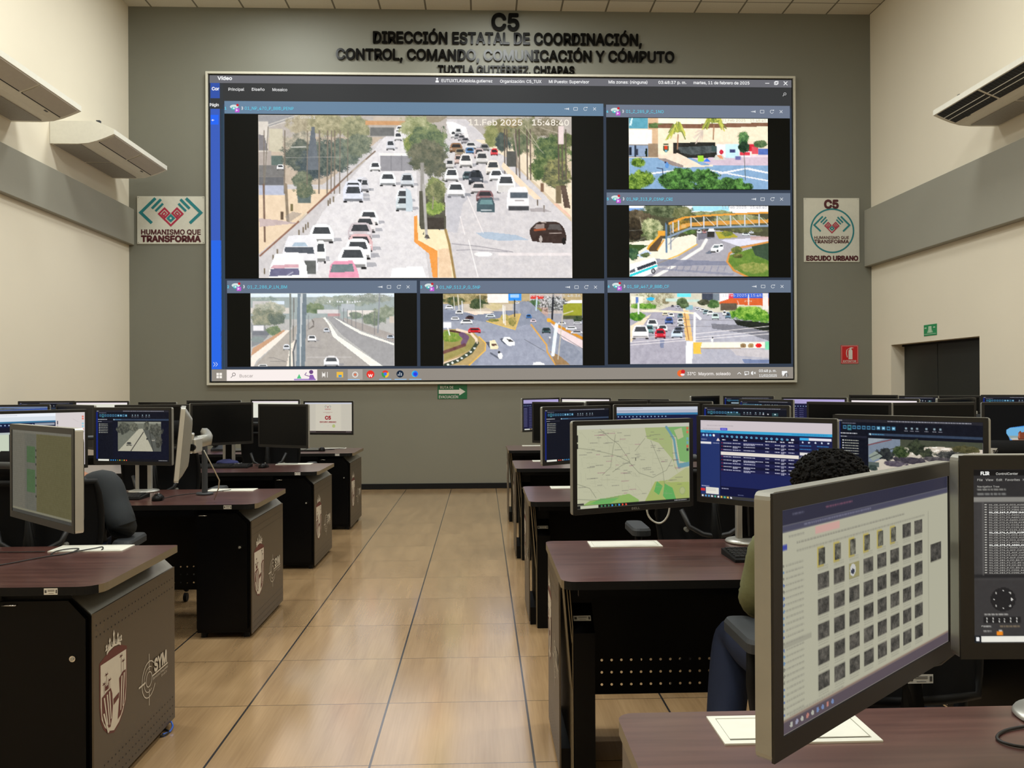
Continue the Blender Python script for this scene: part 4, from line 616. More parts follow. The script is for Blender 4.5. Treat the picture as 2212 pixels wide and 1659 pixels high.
for a in ((465, 388, 80, 44, (220, 220, 224)), (575, 445, 80, 46, (232, 232, 232)), (530, 510, 90, 40, (240, 240, 242)), (690, 500, 90, 40, (70, 44, 44)), (655, 552, 130, 52, (236, 236, 238)), (740, 650, 140, 60, (206, 36, 44)), (915, 480, 100, 36, (214, 222, 226)), (1330, 490, 60, 44, (60, 120, 190)), (1380, 535, 60, 36, (226, 206, 214)), (1520, 655, 100, 64, (56, 78, 80)), (1690, 560, 80, 30, (226, 226, 230)), (1790, 620, 120, 40, (230, 230, 236)), (1850, 660, 130, 30, (226, 224, 228)), (1860, 555, 90, 30, (206, 206, 210)), (1205, 330, 40, 24, (226, 226, 230))): f.car(*a)
f.poly([(1010, 715), (1060, 700), (1120, 790), (1060, 770)], (90, 94, 106)); f.poly([(1040, 730), (1060, 695), (1120, 695), (1180, 750), (1180, 785), (1110, 795)], (240, 240, 244)); f.poly([(1090, 715), (1130, 720), (1165, 745), (1115, 750)], (70, 66, 64)); f.poly([(860, 750), (900, 745), (905, 820)], (84, 86, 96)); f.poly([(900, 735), (960, 725), (1000, 800), (990, 825), (910, 825)], (246, 222, 186)); f.poly([(920, 770), (975, 765), (985, 785), (930, 795)], (106, 80, 70)); f.line([(915, 870), (960, 900), (1000, 925)], 18, (96, 100, 112)); f.ell(1018, 900, 26, 36, (240, 240, 240)); f.ell(1005, 860, 12, 12, (50, 50, 50)); f.poly([(1370, 1000), (1380, 975), (1440, 965), (1500, 990), (1500, 1003)], (240, 240, 244))
for (x, y, x2, y2, w_, c) in ((515, 250, 525, 390, 8, (214, 206, 190)), (560, 230, 575, 400, 10, (220, 212, 196)), (605, 300, 612, 425, 10, (236, 232, 226)), (800, 230, 808, 430, 7, (226, 222, 214)), (1050, 350, 1058, 540, 14, (240, 232, 226)), (1070, 355, 1075, 560, 10, (236, 226, 216)), (1177, 290, 1175, 470, 11, (30, 34, 38)), (1597, 230, 1583, 495, 20, (40, 42, 48)), (1420, 260, 1410, 400, 14, (190, 214, 226)), (1630, 560, 1590, 890, 38, (226, 236, 244)), (1700, 440, 1645, 940, 10, (196, 186, 166)), (1700, 445, 1810, 410, 9, (214, 206, 186)), (450, 590, 470, 670, 12, (240, 240, 240)), (1555, 700, 1550, 760, 5, (150, 120, 90)), (1280, 720, 1500, 850, 4, (90, 92, 100)), (1640, 655, 1920, 830, 4, (90, 92, 100))): f.line([(x, y), (x2, y2)], w_, c)
f.rect(400, 530, 488, 592, (236, 236, 240)); f.poly([(1540, 690), (1575, 690), (1557, 712)], (250, 236, 230)); f.poly([(1575, 890), (1590, 850), (1610, 890)], (240, 236, 226))
f.grain(24); put_feed(f); T_('01.Feb 2025', 1148, 1200, 641, 5.5, (228, 228, 228), 0, 5); T_('15:48:36', 1212, 1256, 641, 5.5, (228, 228, 228), 0, 5)
# ---- task bar
S.rect(459, 798.5, 1715, 824, (146, 139, 130), 1); S.rect(491.5, 799.5, 687, 823.5, (250, 240, 236), 2); S.rect(753, 799.5, 785, 822, (172, 164, 156), 2)
for (a, b) in ((469.5, 806), (476, 806), (469.5, 812.3), (476, 812.3)): S.rect(a, b, a+5.3, b+5.3, (246, 240, 232), 3)
S.ring(507, 809.5, 3.8, 1.2, (110, 104, 104), 3); S.line([(504.5, 812.5), (500.5, 816.5)], 1.2, (110, 104, 104), 3); T_('Buscar', 519.5, 548.5, 815.5, 6.5, (140, 132, 128), 0)
S.rect(637, 819.5, 684, 823, (176, 150, 206), 3); S.poly([(643, 819), (648, 809), (653, 819)], (90, 196, 130), 3); S.disc(674, 805, 4.5, (110, 74, 130), 3); S.poly([(669, 822), (671, 811), (678, 811), (683, 822)], (140, 96, 176), 3); S.line([(672, 815), (660, 811), (664, 806)], 1.6, (130, 96, 150), 3)
for a in (698, 704): S.line([(a, 805), (a, 817)], 1, (240, 236, 230), 3)
S.rect(698.5, 808, 704, 814.5, (240, 236, 230), 3); S.line([(709, 805), (709, 817)], 1.2, (240, 236, 230), 3)
S.rect(729, 805, 743, 817, (240, 190, 70), 3); S.rect(733, 811.5, 740, 816.5, (70, 150, 210), 4)
S.ring(769, 811, 6.5, 2, (232, 226, 220), 3); S.disc(769, 811, 2.4, (226, 110, 70), 4); S.disc(802, 810.5, 8.5, (230, 50, 40), 3); T_('W', 797, 807, 814.5, 6, (250, 240, 236), .03)
for a0, c in ((90, (60, 160, 80)), (210, (226, 60, 50)), (330, (244, 196, 50))): S.ring(834, 810, 8, 5, c, 3, a0, a0+120, 10)
S.disc(834, 810, 3.6, (60, 120, 230), 4); S.disc(866, 810, 7.8, (12, 34, 56), 3)
for k, h_ in enumerate((4, 8, 6)): S.line([(862+k*3.5, 814), (862+k*3.5, 814-h_)], 1.3, (220, 226, 230), 4)
S.disc(898, 810, 7, (30, 130, 240), 3); S.disc(899, 810.5, 4, (50, 60, 220), 4); S.ring(898, 810, 7, 1.5, (60, 200, 230), 4, 90, 260)
for a in (753, 821, 854, 886): S.rect(a, 821, a+26, 822.6, (150, 200, 244), 3)
def q(x, y): return (x, sh(x, y))
S.disc(1472, sh(1472, 806), 7.5, (240, 110, 50), 3); S.disc(1477, sh(1477, 802.5), 4.5, (210, 40, 44), 4); S.disc(1476, sh(1476, 809), 4.5, (240, 226, 230), 4, 2.4)
T_('33°C', 1486, 1504.5, 810, 6.6, (246, 240, 236), .01); T_('Mayorm. soleado', 1510.5, 1579.5, 810, 6.6, (246, 240, 236), .01)
S.line([q(1594.5, 808), q(1598.5, 804), q(1602.5, 808)], 1.2, W_, 3); S.line([q(1610, 802.5), q(1619, 802.5), q(1619, 808), q(1611, 808), q(1610, 802.5)], 1.1, W_, 3); S.rect(1610, sh(1612, 807), 1614, sh(1612, 810), W_, 3)
S.poly([q(1624, 803.5), q(1628, 801), q(1628, 810), q(1624, 807.5)], W_, 3); S.line([q(1630, 803), q(1634, 807.5)], 1, W_, 3); S.line([q(1634, 803), q(1630, 807.5)], 1, W_, 3)
T_('03:48 p. m.', 1641, 1678.5, 803, 5.4, W_, .01); T_('11/02/2025', 1641.5, 1679.5, 813.5, 5.4, W_, .01); S.rect(1690.5, sh(1696, 801), 1702, sh(1696, 809), W_, 3); S.poly([q(1692, 809), q(1696, 809), q(1692, 813)], W_, 3); S.disc(1700.5, sh(1700, 809.5), 4.8, (120, 116, 112), 4); T_('1', 1699.5, 1701.8, 812.5, 5.5, W_, .02, 5)
o = S.build('display', vw, lambda X, Y: (led_x(X)-.775, led_z(Y)-1.40), .0012)
# ------------------------------------------------------------------ wall signs
def sign_text(mb, s, x0, x1, z0, cap, y, mt, bold=.03):
    V, F = fit_text(s, x0, x1, z0, cap, bold, 0, down=False); mb.add([(a, y-c, b) for a, b, c in V], F, mt)
def emblem(mb, X, Z, k, y):
    """two hands and a spiral heart; X, Z place the emblem's (0,0), k is metres per unit"""
    def P(pts): return [(X+a*k, Z-b*k) for a, b in pts]
    tl, cr = M['teal'], M['crim']; L_ = [0]
    def stroke(pts, w, mt):
        for (xa, ya), (xb, yb) in zip(pts[:-1], pts[1:]):
            L = math.hypot(xb-xa, yb-ya); ux, uy = (xb-xa)/L*w/2, (yb-ya)/L*w/2; nx, ny = -uy, ux
            L_[0] += 1; mb.flat(P([(xa-ux+nx, ya-uy+ny), (xb+ux+nx, yb+uy+ny), (xb+ux-nx, yb+uy-ny), (xa-ux-nx, ya-uy-ny)]), 'y', y-L_[0]*.00015, mt)
    for s_ in (-1, 1):
        stroke([(s_*390, -655), (s_*720, -330)], 70, tl); stroke([(s_*720, -330), (s_*480, -100)], 70, tl)
        stroke([(s_*255, -630), (s_*430, -450)], 62, tl); stroke([(s_*205, -530), (s_*345, -385)], 55, tl)
        # spiral of the heart
        stroke([(0, 0-20), (s_*285, -300), (s_*150, -435), (s_*35, -318), (s_*135, -215)], 42, cr)
        stroke([(s_*205, -300), (s_*150, -355), (s_*110, -312), (s_*150, -268)], 30, cr)
        stroke([(s_*135, -215), (s_*205, -285)], 34, cr)
    mb.flat(P([(0, -300), (105, -195), (0, -95), (-105, -195)]), 'y', y-.0045, tl); mb.flat(P([(0, -225), (32, -195), (0, -163), (-32, -195)]), 'y', y-.005, M['plate'])
def board(name, x0, x1, z0, z1, label, cat, mt, th=.012):
    t = thing(name, ((x0+x1)/2, YW, z0), label, cat); m = MB(); m.box((x0, YW-th, z0), (x1, YW-.0005, z1), mt, .002); m.build('board', t); return t
t = board('wall_sign', -4.213, -3.313, 3.342, 3.986, 'white sign left of the video wall reading HUMANISMO QUE TRANSFORMA', 'sign', M['plate'])
y = YW-.0135; m = MB(); emblem(m, -3.763, 3.985-.405, .000558, y)
sign_text(m, 'HUMANISMO QUE', -4.16, -3.364, 3.470, .064, y, M['maroon'], .03); sign_text(m, 'TRANSFORMA', -4.163, -3.362, 3.372, .078, y, M['maroon'], .05); m.build('printing', t)
for a in (-4.195, -3.331):
    for b in (3.36, 3.968): m = MB(); m.cyl((a, y-.003, b), .006, .004, M['silver'], 10, 'y'); m.build('screw', t)
t = board('wall_sign', 4.90, 5.684, 3.10, 3.99, 'white sign right of the video wall reading C5 ESCUDO URBANO in a circle', 'sign', M['plate'])
m = MB(); cx, cz = 5.300, 3.535
for k in range(48):
    a, b = 2*math.pi*k/48, 2*math.pi*(k+1)/48; m.flat([(cx+.312*math.cos(a), cz+.312*math.sin(a)), (cx+.312*math.cos(b), cz+.312*math.sin(b)), (cx+.290*math.cos(b), cz+.290*math.sin(b)), (cx+.290*math.cos(a), cz+.290*math.sin(a))], 'y', y, M['teal'])
emblem(m, cx-.005, cz-.035, .000345, y); sign_text(m, 'C5', 5.185, 5.395, 3.850, .108, y, M['maroon'], .05); sign_text(m, 'HUMANISMO QUE', 5.045, 5.535, 3.421, .038, y, M['maroon'], .02); sign_text(m, 'TRANSFORMA', 5.045, 5.535, 3.362, .046, y, M['maroon'], .03); sign_text(m, 'ESCUDO URBANO', 4.93, 5.665, 3.122, .062, y, M['maroon'], .05); m.build('printing', t)
for a in (4.92, 5.665):
    for b in (3.115, 3.975): m = MB(); m.cyl((a, y-.003, b), .005, .004, M['silver'], 10, 'y'); m.build('screw', t)
t = board('evacuation_sign', -.182, .221, 1.226, 1.424, 'green evacuation route sign with arrow under the video wall', 'sign', M['green'], .006)
m = MB(); y = YW-.0072; m.flat([(-.165, 1.352), (.115, 1.352), (.115, 1.378), (.198, 1.326), (.115, 1.274), (.115, 1.298), (-.165, 1.298)], 'y', y, M['signw']); sign_text(m, 'RUTA DE', -.145, .035, 1.367, .036, y, M['signw'], .01); sign_text(m, 'EVACUACIÓN', -.163, .098, 1.238, .036, y, M['signw'], .01); m.build('printing', t)
t = board('extinguisher_sign', 5.416, 5.663, 1.685, 1.943, 'red fire extinguisher sign reading EXTINTOR by the corner', 'sign', M['red'], .006)
m = MB()
for a, b in (((5.424, 1.931), (5.655, 1.935)), ((5.424, 1.694), (5.655, 1.698)), ((5.424, 1.694), (5.428, 1.935)), ((5.651, 1.694), (5.655, 1.935))): m.flat([a, (b[0], a[1]), b, (a[0], b[1])], 'y', y, M['signw'])
m.flat([(5.522, 1.748), (5.578, 1.748), (5.578, 1.868), (5.566, 1.885), (5.534, 1.885), (5.522, 1.868)], 'y', y, M['signw']); m.flat([(5.54, 1.885), (5.56, 1.885), (5.566, 1.90), (5.60, 1.905), (5.56, 1.915), (5.535, 1.908)], 'y', y, M['signw'])
for (xa, za, xb, zb) in ((5.54, 1.905, 5.50, 1.88), (5.50, 1.88, 5.492, 1.83), (5.492, 1.83, 5.505, 1.775)): m.flat([(xa-.005, za), (xa+.005, za), (xb+.005, zb), (xb-.005, zb)], 'y', y, M['signw'])
sign_text(m, 'EXTINTOR', 5.445, 5.63, 1.708, .026, y, M['signw'], .02); m.build('printing', t)
t = thing('exit_sign', (XR, -.465, 1.985), 'small green emergency exit sign above the black doors', 'sign'); m = MB(); m.box((XR-.006, -.611, 1.985), (XR-.0005, -.320, 2.121), M['green2'], .002); m.build('board', t)
m = MB(); X = XR-.0072; m.flat([(-.505, 2.02), (-.425, 2.02), (-.43, 2.10), (-.50, 2.10)], 'x', X, M['pale'])
for yc in (-.365, -.56): m.flat([(yc-.025, 2.075), (yc+.025, 2.075), (yc+.02, 2.09), (yc-.02, 2.09)], 'x', X, M['pale'])
m.flat([(-.60, 2.003), (-.33, 2.003), (-.33, 2.009), (-.60, 2.009)], 'x', X, M['pale']); m.flat([(-.42, 2.02), (-.40, 2.02), (-.42, 2.06)], 'x', X, M['pale']); m.flat([(-.51, 2.02), (-.53, 2.02), (-.51, 2.06)], 'x', X, M['pale']); m.build('printing', t)
# ------------------------------------------------------------------ ceiling-suspended air conditioners
def aircon(yf, side, label, opened):
    """yf: far end; side -1 left wall, +1 right wall"""
    X0 = XL if side < 0 else XR; s = 1 if side < 0 else -1; yn = yf-1.57
    t = thing('air_conditioner', (X0, (yf+yn)/2, 4.10), label, 'air conditioner', 'white air conditioners on the side walls')
    prof = [(0.004, 4.10), (.30, 4.098), (.42, 4.108), (.52, 4.135), (.60, 4.165), (.70, 4.208), (.70, 4.262), (.66, 4.280), (.50, 4.35), (0.004, 4.35)]
    m = MB(); m.prism([(X0+s*a, b) for a, b in prof], 'y', yn, yf, M['ac']); m.build('housing', t)
    m = MB()
    for k in range(2):
        a, b = (yn+.03+k*.76, yn+.755+k*.76); m.prism([(X0+s*.03, 4.095), (X0+s*.33, 4.092), (X0+s*.33, 4.097), (X0+s*.03, 4.10)], 'y', a, b, M['acg'])
    m.build('intake_grille', t)
    for k in range(2):
        a, b = (yn+.05+k*.75, yn+.76+k*.75); sl = [(X0+s*.525, 4.1345), (X0+s*.605, 4.1648), (X0+s*.69, 4.2015)]
        if not opened:
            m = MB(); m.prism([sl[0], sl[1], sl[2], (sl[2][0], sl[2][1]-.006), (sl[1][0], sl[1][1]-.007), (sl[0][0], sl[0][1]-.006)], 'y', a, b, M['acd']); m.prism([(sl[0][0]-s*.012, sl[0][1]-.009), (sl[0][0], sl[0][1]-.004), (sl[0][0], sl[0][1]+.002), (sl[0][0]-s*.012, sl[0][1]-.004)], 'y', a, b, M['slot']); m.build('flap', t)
        else:
            m = MB(); m.prism([(sl[0][0]-s*.03, sl[0][1]-.013), sl[1], sl[2], (sl[2][0], sl[2][1]-.003), (sl[1][0], sl[1][1]-.004), (sl[0][0]-s*.03, sl[0][1]-.017)], 'y', a, b, M['slot']); m.build('air_outlet', t)
            m = MB()
            for q_ in (.25, .55):
                xx = sl[0][0]+(sl[2][0]-sl[0][0])*q_; zz = sl[0][1]+(sl[2][1]-sl[0][1])*q_-.007; m.box((xx-.003, a, zz-.003), (xx+.003, b, zz+.003), M['ac'])
            for q_ in range(14): yy = a+.03+q_*.05; m.prism([(sl[0][0], sl[0][1]-.006), (sl[2][0], sl[2][1]-.006), (sl[2][0], sl[2][1]-.001), (sl[0][0], sl[0][1]-.001)], 'y', yy, yy+.008, M['darkg'])
            m.build('louvre', t)
    m = MB(); m.box((X0+(0.45 if s > 0 else -.49), yf-.30, 4.122), (X0+(.49 if s > 0 else -.45), yf-.24, 4.127), M['darkg']); m.build('badge', t)
    for ya in (yf-.14, yn+.10):
        m = MB(); m.prism([(X0+s*.004, 4.352), (X0+s*.5, 4.352), (X0+s*.5, 4.39), (X0+s*.46, 4.39), (X0+s*.46, 4.37), (X0+s*.004, 4.37)], 'y', ya, ya+.04, M['darkg']); m.build('bracket', t)
aircon(.550, -1, 'white air conditioner on the left wall, nearer the video wall', False)
aircon(-1.775, -1, 'white air conditioner on the left wall, nearer the camera and cut by the frame', False)
aircon(-1.825, 1, 'white air conditioner on the right wall with open black louvres', True)

# ================================================================== DESKS
CREST = dict(
    field=[(-.648, .469), (-.445, .462), (-.445, .330), (-.452, .285), (-.475, .250), (-.505, .226), (-.546, .212), (-.588, .226), (-.618, .250), (-.641, .285), (-.648, .330)],
    rim=[(-.655, .477), (-.60, .492), (-.54, .498), (-.49, .492), (-.438, .472), (-.438, .328), (-.446, .280), (-.470, .243), (-.504, .217), (-.546, .203), (-.590, .217), (-.623, .243), (-.647, .280), (-.655, .328)])
def side_print(mb, x, s, yf, dim=1.0):
    """coat of arms and the maker's target mark, printed on a desk end; s: which way is outwards"""
    w, r = M['print_w'], M['print_m']
    yy = (lambda a: yf+a) if s > 0 else (lambda a: yf-.03-(a+.655)*.76)      # mirrored order on the desks right of the aisle
    zz = (lambda b: b) if s > 0 else (lambda b: b+.09)
    F = lambda pts, mt, k: mb.flat([(yy(a), zz(b)) for a, b in pts], 'x', x+s*.0006*k, mt)
    F(CREST['rim'], r, 1); F(CREST['field'], w, 2)
    # cliffs, water and trees inside the shield
    F([(-.640, .358), (-.600, .366), (-.572, .368), (-.560, .345), (-.556, .300), (-.562, .262), (-.575, .235), (-.598, .240), (-.625, .268), (-.638, .300)], r, 3)
    F([(-.505, .378), (-.478, .392), (-.450, .392), (-.450, .325), (-.462, .278), (-.492, .245), (-.518, .238), (-.508, .290), (-.500, .330)], r, 3)
    F([(-.552, .322), (-.505, .330), (-.508, .312), (-.550, .300)], r, 3)
    for (a, b, c, d) in ((-.628, .352, -.600, .250), (-.605, .355, -.585, .245), (-.588, .360, -.575, .262), (-.488, .380, -.498, .262), (-.468, .385, -.480, .270)):
        F([(a, b), (a+.009, b), (c+.007, d), (c, d)], w, 4)
    F([(-.632, .30), (-.622, .30), (-.585, .222), (-.597, .222)], w, 4)
    for (a, b, h) in ((-.604, .372, .052), (-.622, .366, .032), (-.580, .368, .030), (-.488, .392, .058), (-.470, .392, .036)):
        F([(a-.001, b), (a+.001, b), (a+.001, b+h), (a-.001, b+h)], r, 3)
        for k in range(5):
            an = math.radians(k*45); F([(a, b+h-.002), (a+.013*math.cos(an), b+h+.010*math.sin(an)-.001), (a+.013*math.cos(an), b+h+.010*math.sin(an)+.001), (a, b+h+.002)], r, 3)
    F([(-.616, .372), (-.588, .372), (-.588, .394), (-.593, .394), (-.593, .386), (-.611, .386), (-.611, .394), (-.616, .394)], r, 3)
    # crown
    F([(-.602, .500), (-.585, .508), (-.546, .513), (-.507, .508), (-.490, .500), (-.490, .490), (-.507, .498), (-.546, .503), (-.585, .498), (-.602, .490)], w, 3)
    for k, (a, h) in enumerate(((-.604, .022), (-.578, .034), (-.546, .048), (-.514, .034), (-.488, .022))):
        b = .505+.004*(2-abs(k-2)); F([(a-.009, b), (a+.009, b), (a+.003, b+h*.45), (a+.007, b+h*.7), (a, b+h), (a-.007, b+h*.7), (a-.003, b+h*.45)], w, 3)
    for k, a in enumerate((-.591, -.562, -.530, -.501)): F([(a-.004, .507), (a+.004, .507), (a+.002, .524), (a-.002, .524)], w, 3)
    # target and lettering
    cy, cz = -.238, .281
    for R_, t_, a0, a1 in ((.070, .004, 45, 330), (.049, .003, 60, 300), (.030, .0035, 0, 360)):
        n = 26
        for k in range(n):
            p, q_ = math.radians(a0+(a1-a0)*k/n), math.radians(a0+(a1-a0)*(k+1)/n)
            F([(cy+R_*math.cos(p), cz+R_*math.sin(p)), (cy+R_*math.cos(q_), cz+R_*math.sin(q_)), (cy+(R_-t_)*math.cos(q_), cz+(R_-t_)*math.sin(q_)), (cy+(R_-t_)*math.cos(p), cz+(R_-t_)*math.sin(p))], w, 2)
    F([(cy-.002, cz+.035), (cy+.002, cz+.035), (cy+.002, cz+.098), (cy-.002, cz+.098)], w, 3); F([(cy-.002, cz-.1), (cy+.002, cz-.1), (cy+.002, cz-.037), (cy-.002, cz-.037)], w, 3); F([(cy-.098, cz-.004), (cy-.037, cz-.004), (cy-.037, cz+.003), (cy-.098, cz+.003)], w, 3); F([(cy+.030, cz-.001), (cy+.190, cz-.001), (cy+.190, cz+.005), (cy+.030, cz+.005)], w, 3)
    def TX(st, a, b, z, cap, bold):
        V, Fc = fit_text(st, a, b, z, cap, bold, 0, down=False)
        mb.add([(x+s*(.0026+c), yy(p), zz(q_)) for p, q_, c in V], Fc, w)
    TX('SYM', cy+.045, cy+.175, cz+.013, .045, .04); TX('Servicios Integrales', cy+.034, cy+.188, cz-.015, .010, 0); TX('S.A. de C.V.', cy+.12, cy+.18, cz-.031, .009, 0)
def dots(mb, x, s, y0, y1, zs, step, r, mt, zoff=lambda y: 0):
    n = int((y1-y0)/step)
    for z in zs:
        for k in range(n+1):
            y = y0+k*step; mb.flat([(y+r*math.cos(a), z+r*math.sin(a)+zoff(y)) for a in (.5, 1.55, 2.6, 3.64, 4.7, 5.76)], 'x', x+s*.0008, mt)
def perforated(mb, x0, x1, y, z0, z1, zs, step, r, mt, th=.002, sx=None, ex=None):
    """sheet with real round holes: rows at heights zs"""
    sx = x0+.05 if sx is None else sx; ex = x1-.05 if ex is None else ex; n = int((ex-sx)/step); h = step/2
    zz = [z0]
    for z in sorted(zs): zz += [z-h, z+h]
    zz.append(z1)
    for i in range(0, len(zz), 2): mb.box((x0, y, zz[i]), (x1, y+th, zz[i+1]), mt)
    for z in zs:
        mb.box((x0, y, z-h), (sx-h, y+th, z+h), mt); mb.box((sx-h+(n+1)*step, y, z-h), (x1, y+th, z+h), mt)
        for k in range(n+1):
            cx = sx+k*step; O = []; I = []
            for q_ in range(8):
                a = math.pi/8+q_*math.pi/4; I.append((cx+r*math.cos(a), z+r*math.sin(a)))
            C_ = [(cx+h, z), (cx+h, z+h), (cx, z+h), (cx-h, z+h), (cx-h, z), (cx-h, z-h), (cx, z-h), (cx+h, z-h)]
            for q_ in range(8):
                A, B_ = C_[q_], C_[(q_+1) % 8]; p, p2 = I[(q_-1) % 8], I[q_]
                mb.add([(p[0], y, p[1]), (A[0], y, A[1]), (B_[0], y, B_[1]), (p2[0], y, p2[1])], [(0, 1, 2, 3)], mt)
ORD_L = ['nearest', 'second', 'third', 'farthest']; ORD_R = ['nearest', 'second', 'third', 'fourth', 'farthest']
def rounded(x0, y0, x1, y1, rs, n=5):
    """corner radii order: (x1,y1) (x0,y1) (x0,y0) (x1,y0)"""
    P = []
    for (cx, cy, q_), r in zip(((x1, y1, 0), (x0, y1, 1), (x0, y0, 2), (x1, y0, 3)), rs):
        sx = 1 if q_ in (0, 3) else -1; sy = 1 if q_ in (0, 1) else -1
        for k in range(n+1):
            a = math.pi/2*(q_+k/n); P.append((cx-sx*r+r*math.cos(a), cy-sy*r+r*math.sin(a)))
    return P
def tabletop(t, x0, x1, y0, y1, aisle):
    rs = (.012, .012, .012, .07) if aisle == 'right' else (.012, .035, .045, .012)
    P = rounded(x0, y0, x1, y1, rs); m = MB(); n = len(P)
    m.add([(a, b, .752) for a, b in P], [tuple(range(n))], M['wood']); m.add([(a, b, .724) for a, b in P], [tuple(range(n))[::-1]], M['blackm'])
    for i in range(n):
        (a, b), (c, d) = P[i], P[(i+1) % n]; side = abs(c-a) < abs(d-b)*1.2
        m.add([(a, b, .724), (c, d, .724), (c, d, .752), (a, b, .752)], [(0, 1, 2, 3)], M['edge'] if side and not (b < y0+.03 and d < y0+.03) else M['blackm'])  # brown edge set black on the seat side, shade put into its colour
    return m.build('tabletop', t)
def port_cover(cx, cy, label):
    t = thing('cable_port_cover', (cx, cy, .7525), label, 'cable port cover', 'white cable port covers in the desktops'); m = MB(); w, d = .145, .063
    m.box((cx-w, cy-d, .7522), (cx+w, cy-d+.014, .7555), M['white']); m.box((cx-w, cy+d-.012, .7522), (cx+w, cy+d, .7555), M['white']); m.box((cx-w, cy-d+.014, .7522), (cx-w+.014, cy+d-.012, .7555), M['white']); m.box((cx+w-.014, cy-d+.014, .7522), (cx+w, cy+d-.012, .7555), M['white']); m.build('frame', t)
    m = MB(); m.box((cx-w+.0155, cy-d+.022, .7526), (cx+w-.0155, cy+d-.0135, .7548), M['white']); m.build('lid', t)
    m = MB(); m.box((cx-w+.0145, cy-d+.0145, .7524), (cx+w-.0145, cy-d+.0215, .7528), M['slot']); m.build('cable_slot', t)
def asset_tag(parent, x, y, z, w=.055, h=.017, tilt=0.0, name='asset_sticker', local=False):
    """small white printed sticker on a surface that faces the camera side"""
    m = MB(); c, s = math.cos(tilt), math.sin(tilt)
    def Q(a, b, e): return (x+a, y+b*s-e*c, z+b*c+e*s)
    m.add([Q(-w/2, -h/2, 0), Q(w/2, -h/2, 0), Q(w/2, h/2, 0), Q(-w/2, h/2, 0)], [(0, 1, 2, 3)], M['sticker'])
    for (a, b, c2, d) in ((-.30, .30, -.26, .30), (.34, .30, .46, .25)): pass
    for (a, b, c_, d) in ((-.22, .18, .28, .26), (-.22, .02, .28, .09), (-.16, -.32, .22, -.26), (.36, -.28, .46, .28), (-.44, -.22, -.30, .22)): m.add([Q(a*w, b*h, .0005), Q(c_*w, b*h, .0005), Q(c_*w, d*h, .0005), Q(a*w, d*h, .0005)], [(0, 1, 2, 3)], M['stickerd'])
    return m.build(name, parent, local=local)
LF = [-6.93, -5.02, -3.25, -1.48]; RF = [-8.79, -6.94, -5.02, -3.13, -1.28]
for i, yf in enumerate(LF):
    x1, x0, yn = -.835, -4.27, yf-.72
    t = thing('control_desk', ((x0+x1)/2, (yf+yn)/2, 0), f'long burgundy-topped desk left of the aisle, {ORD_L[i]} of the four rows from the camera', 'desk', 'rows of control desks')
    tabletop(t, x0, x1, yn, yf, 'right')
    # pedestal cabinet at the aisle: chamfered profile seen from the seat side
    px, pw, ya, yb = -.868, .305, yf+.035, yf-.695
    m = MB(); prof = [(px-pw, .03), (px, .03), (px, .655), (px-.065, .715), (px-pw, .715)]
    m.prism([(px-pw, .03), (px-.004, .03), (px-.004, .650), (px-.067, .712), (px-pw, .712)], 'y', yb+.022, ya, M['black'])
    for cx in (px-pw+.03, px-.04):
        for cy in (yb+.05, ya-.05): m.cyl((cx, cy, 0), .018, .035, M['blackm'], 10)
    m.build('pedestal', t)
    m = MB(); m.add([(px-.003, yb, .655), (px-.003, ya, .655), (px-.068, ya, .717), (px-.068, yb, .717)], [(0, 1, 2, 3)], M['chamf']); m.add([(px-.003, yb, .651), (px-.003, ya, .651), (px-.068, ya, .713), (px-.068, yb, .713)], [(3, 2, 1, 0)], M['chamf']); m.build('chamfer_strip', t)
    m = MB(); m.box((px-.002, yb, .028), (px+.004, ya, .655), M['brown']); xs = px+.004
    dots(m, xs, 1, yb+.02, ya-.012, (.612, .575), .0285, .0035, M['slot']); dots(m, xs, 1, yb+.02, ya-.012, (.122, .086, .052), .0285, .0035, M['slot']); side_print(m, xs, 1, yf)
    m.build('side_panel', t)
    m = MB(); m.prism([(px-pw+.004, .055), (px-.022, .055), (px-.022, .638), (px-.078, .700), (px-pw+.004, .700)], 'y', yb, yb+.02, M['black']); d = m.build('door', t)
    m = MB(); m.cyl((px-.060, yb-.012, .512), .010, .012, M['chrome'], 16, 'y'); m.cyl((px-.060, yb-.016, .512), .006, .004, M['silver'], 12, 'y'); m.build('lock', d)
    m = MB(); m.tube([(px-.285, yb, .690), (px-.285, yb-.012, .690), (px-.242, yb-.012, .690), (px-.242, yb, .690)], .0022, M['chrome'], 6); m.build('handle', d)
    asset_tag(t, px-.121, yn-.0012, .738, .044, .021)
    m = MB(); m.box((x0+.02, yn+.005, .690), (px-pw-.003, yn+.025, .7235), M['black']); m.build('apron', t)
    m = MB(); perforated(m, x0+.03, px-pw-.002, yf-.07, .13, .715, (.275, .225, .175), .0405, .0055, M['black'], sx=None); m.build('modesty_panel', t)
    for lx in (-2.55, -4.22):
        m = MB(); m.prism([(yf-.05, .0), (yf-.65, .0), (yf-.65, .55), (yf-.55, .66), (yf-.55, .722), (yf-.05, .722)], 'x', lx, lx+.05, M['black']); m.build('leg', t)
    port_cover(-1.157, yf-.062, f'white cable port cover in the {ORD_L[i]} left desk, by its aisle end')
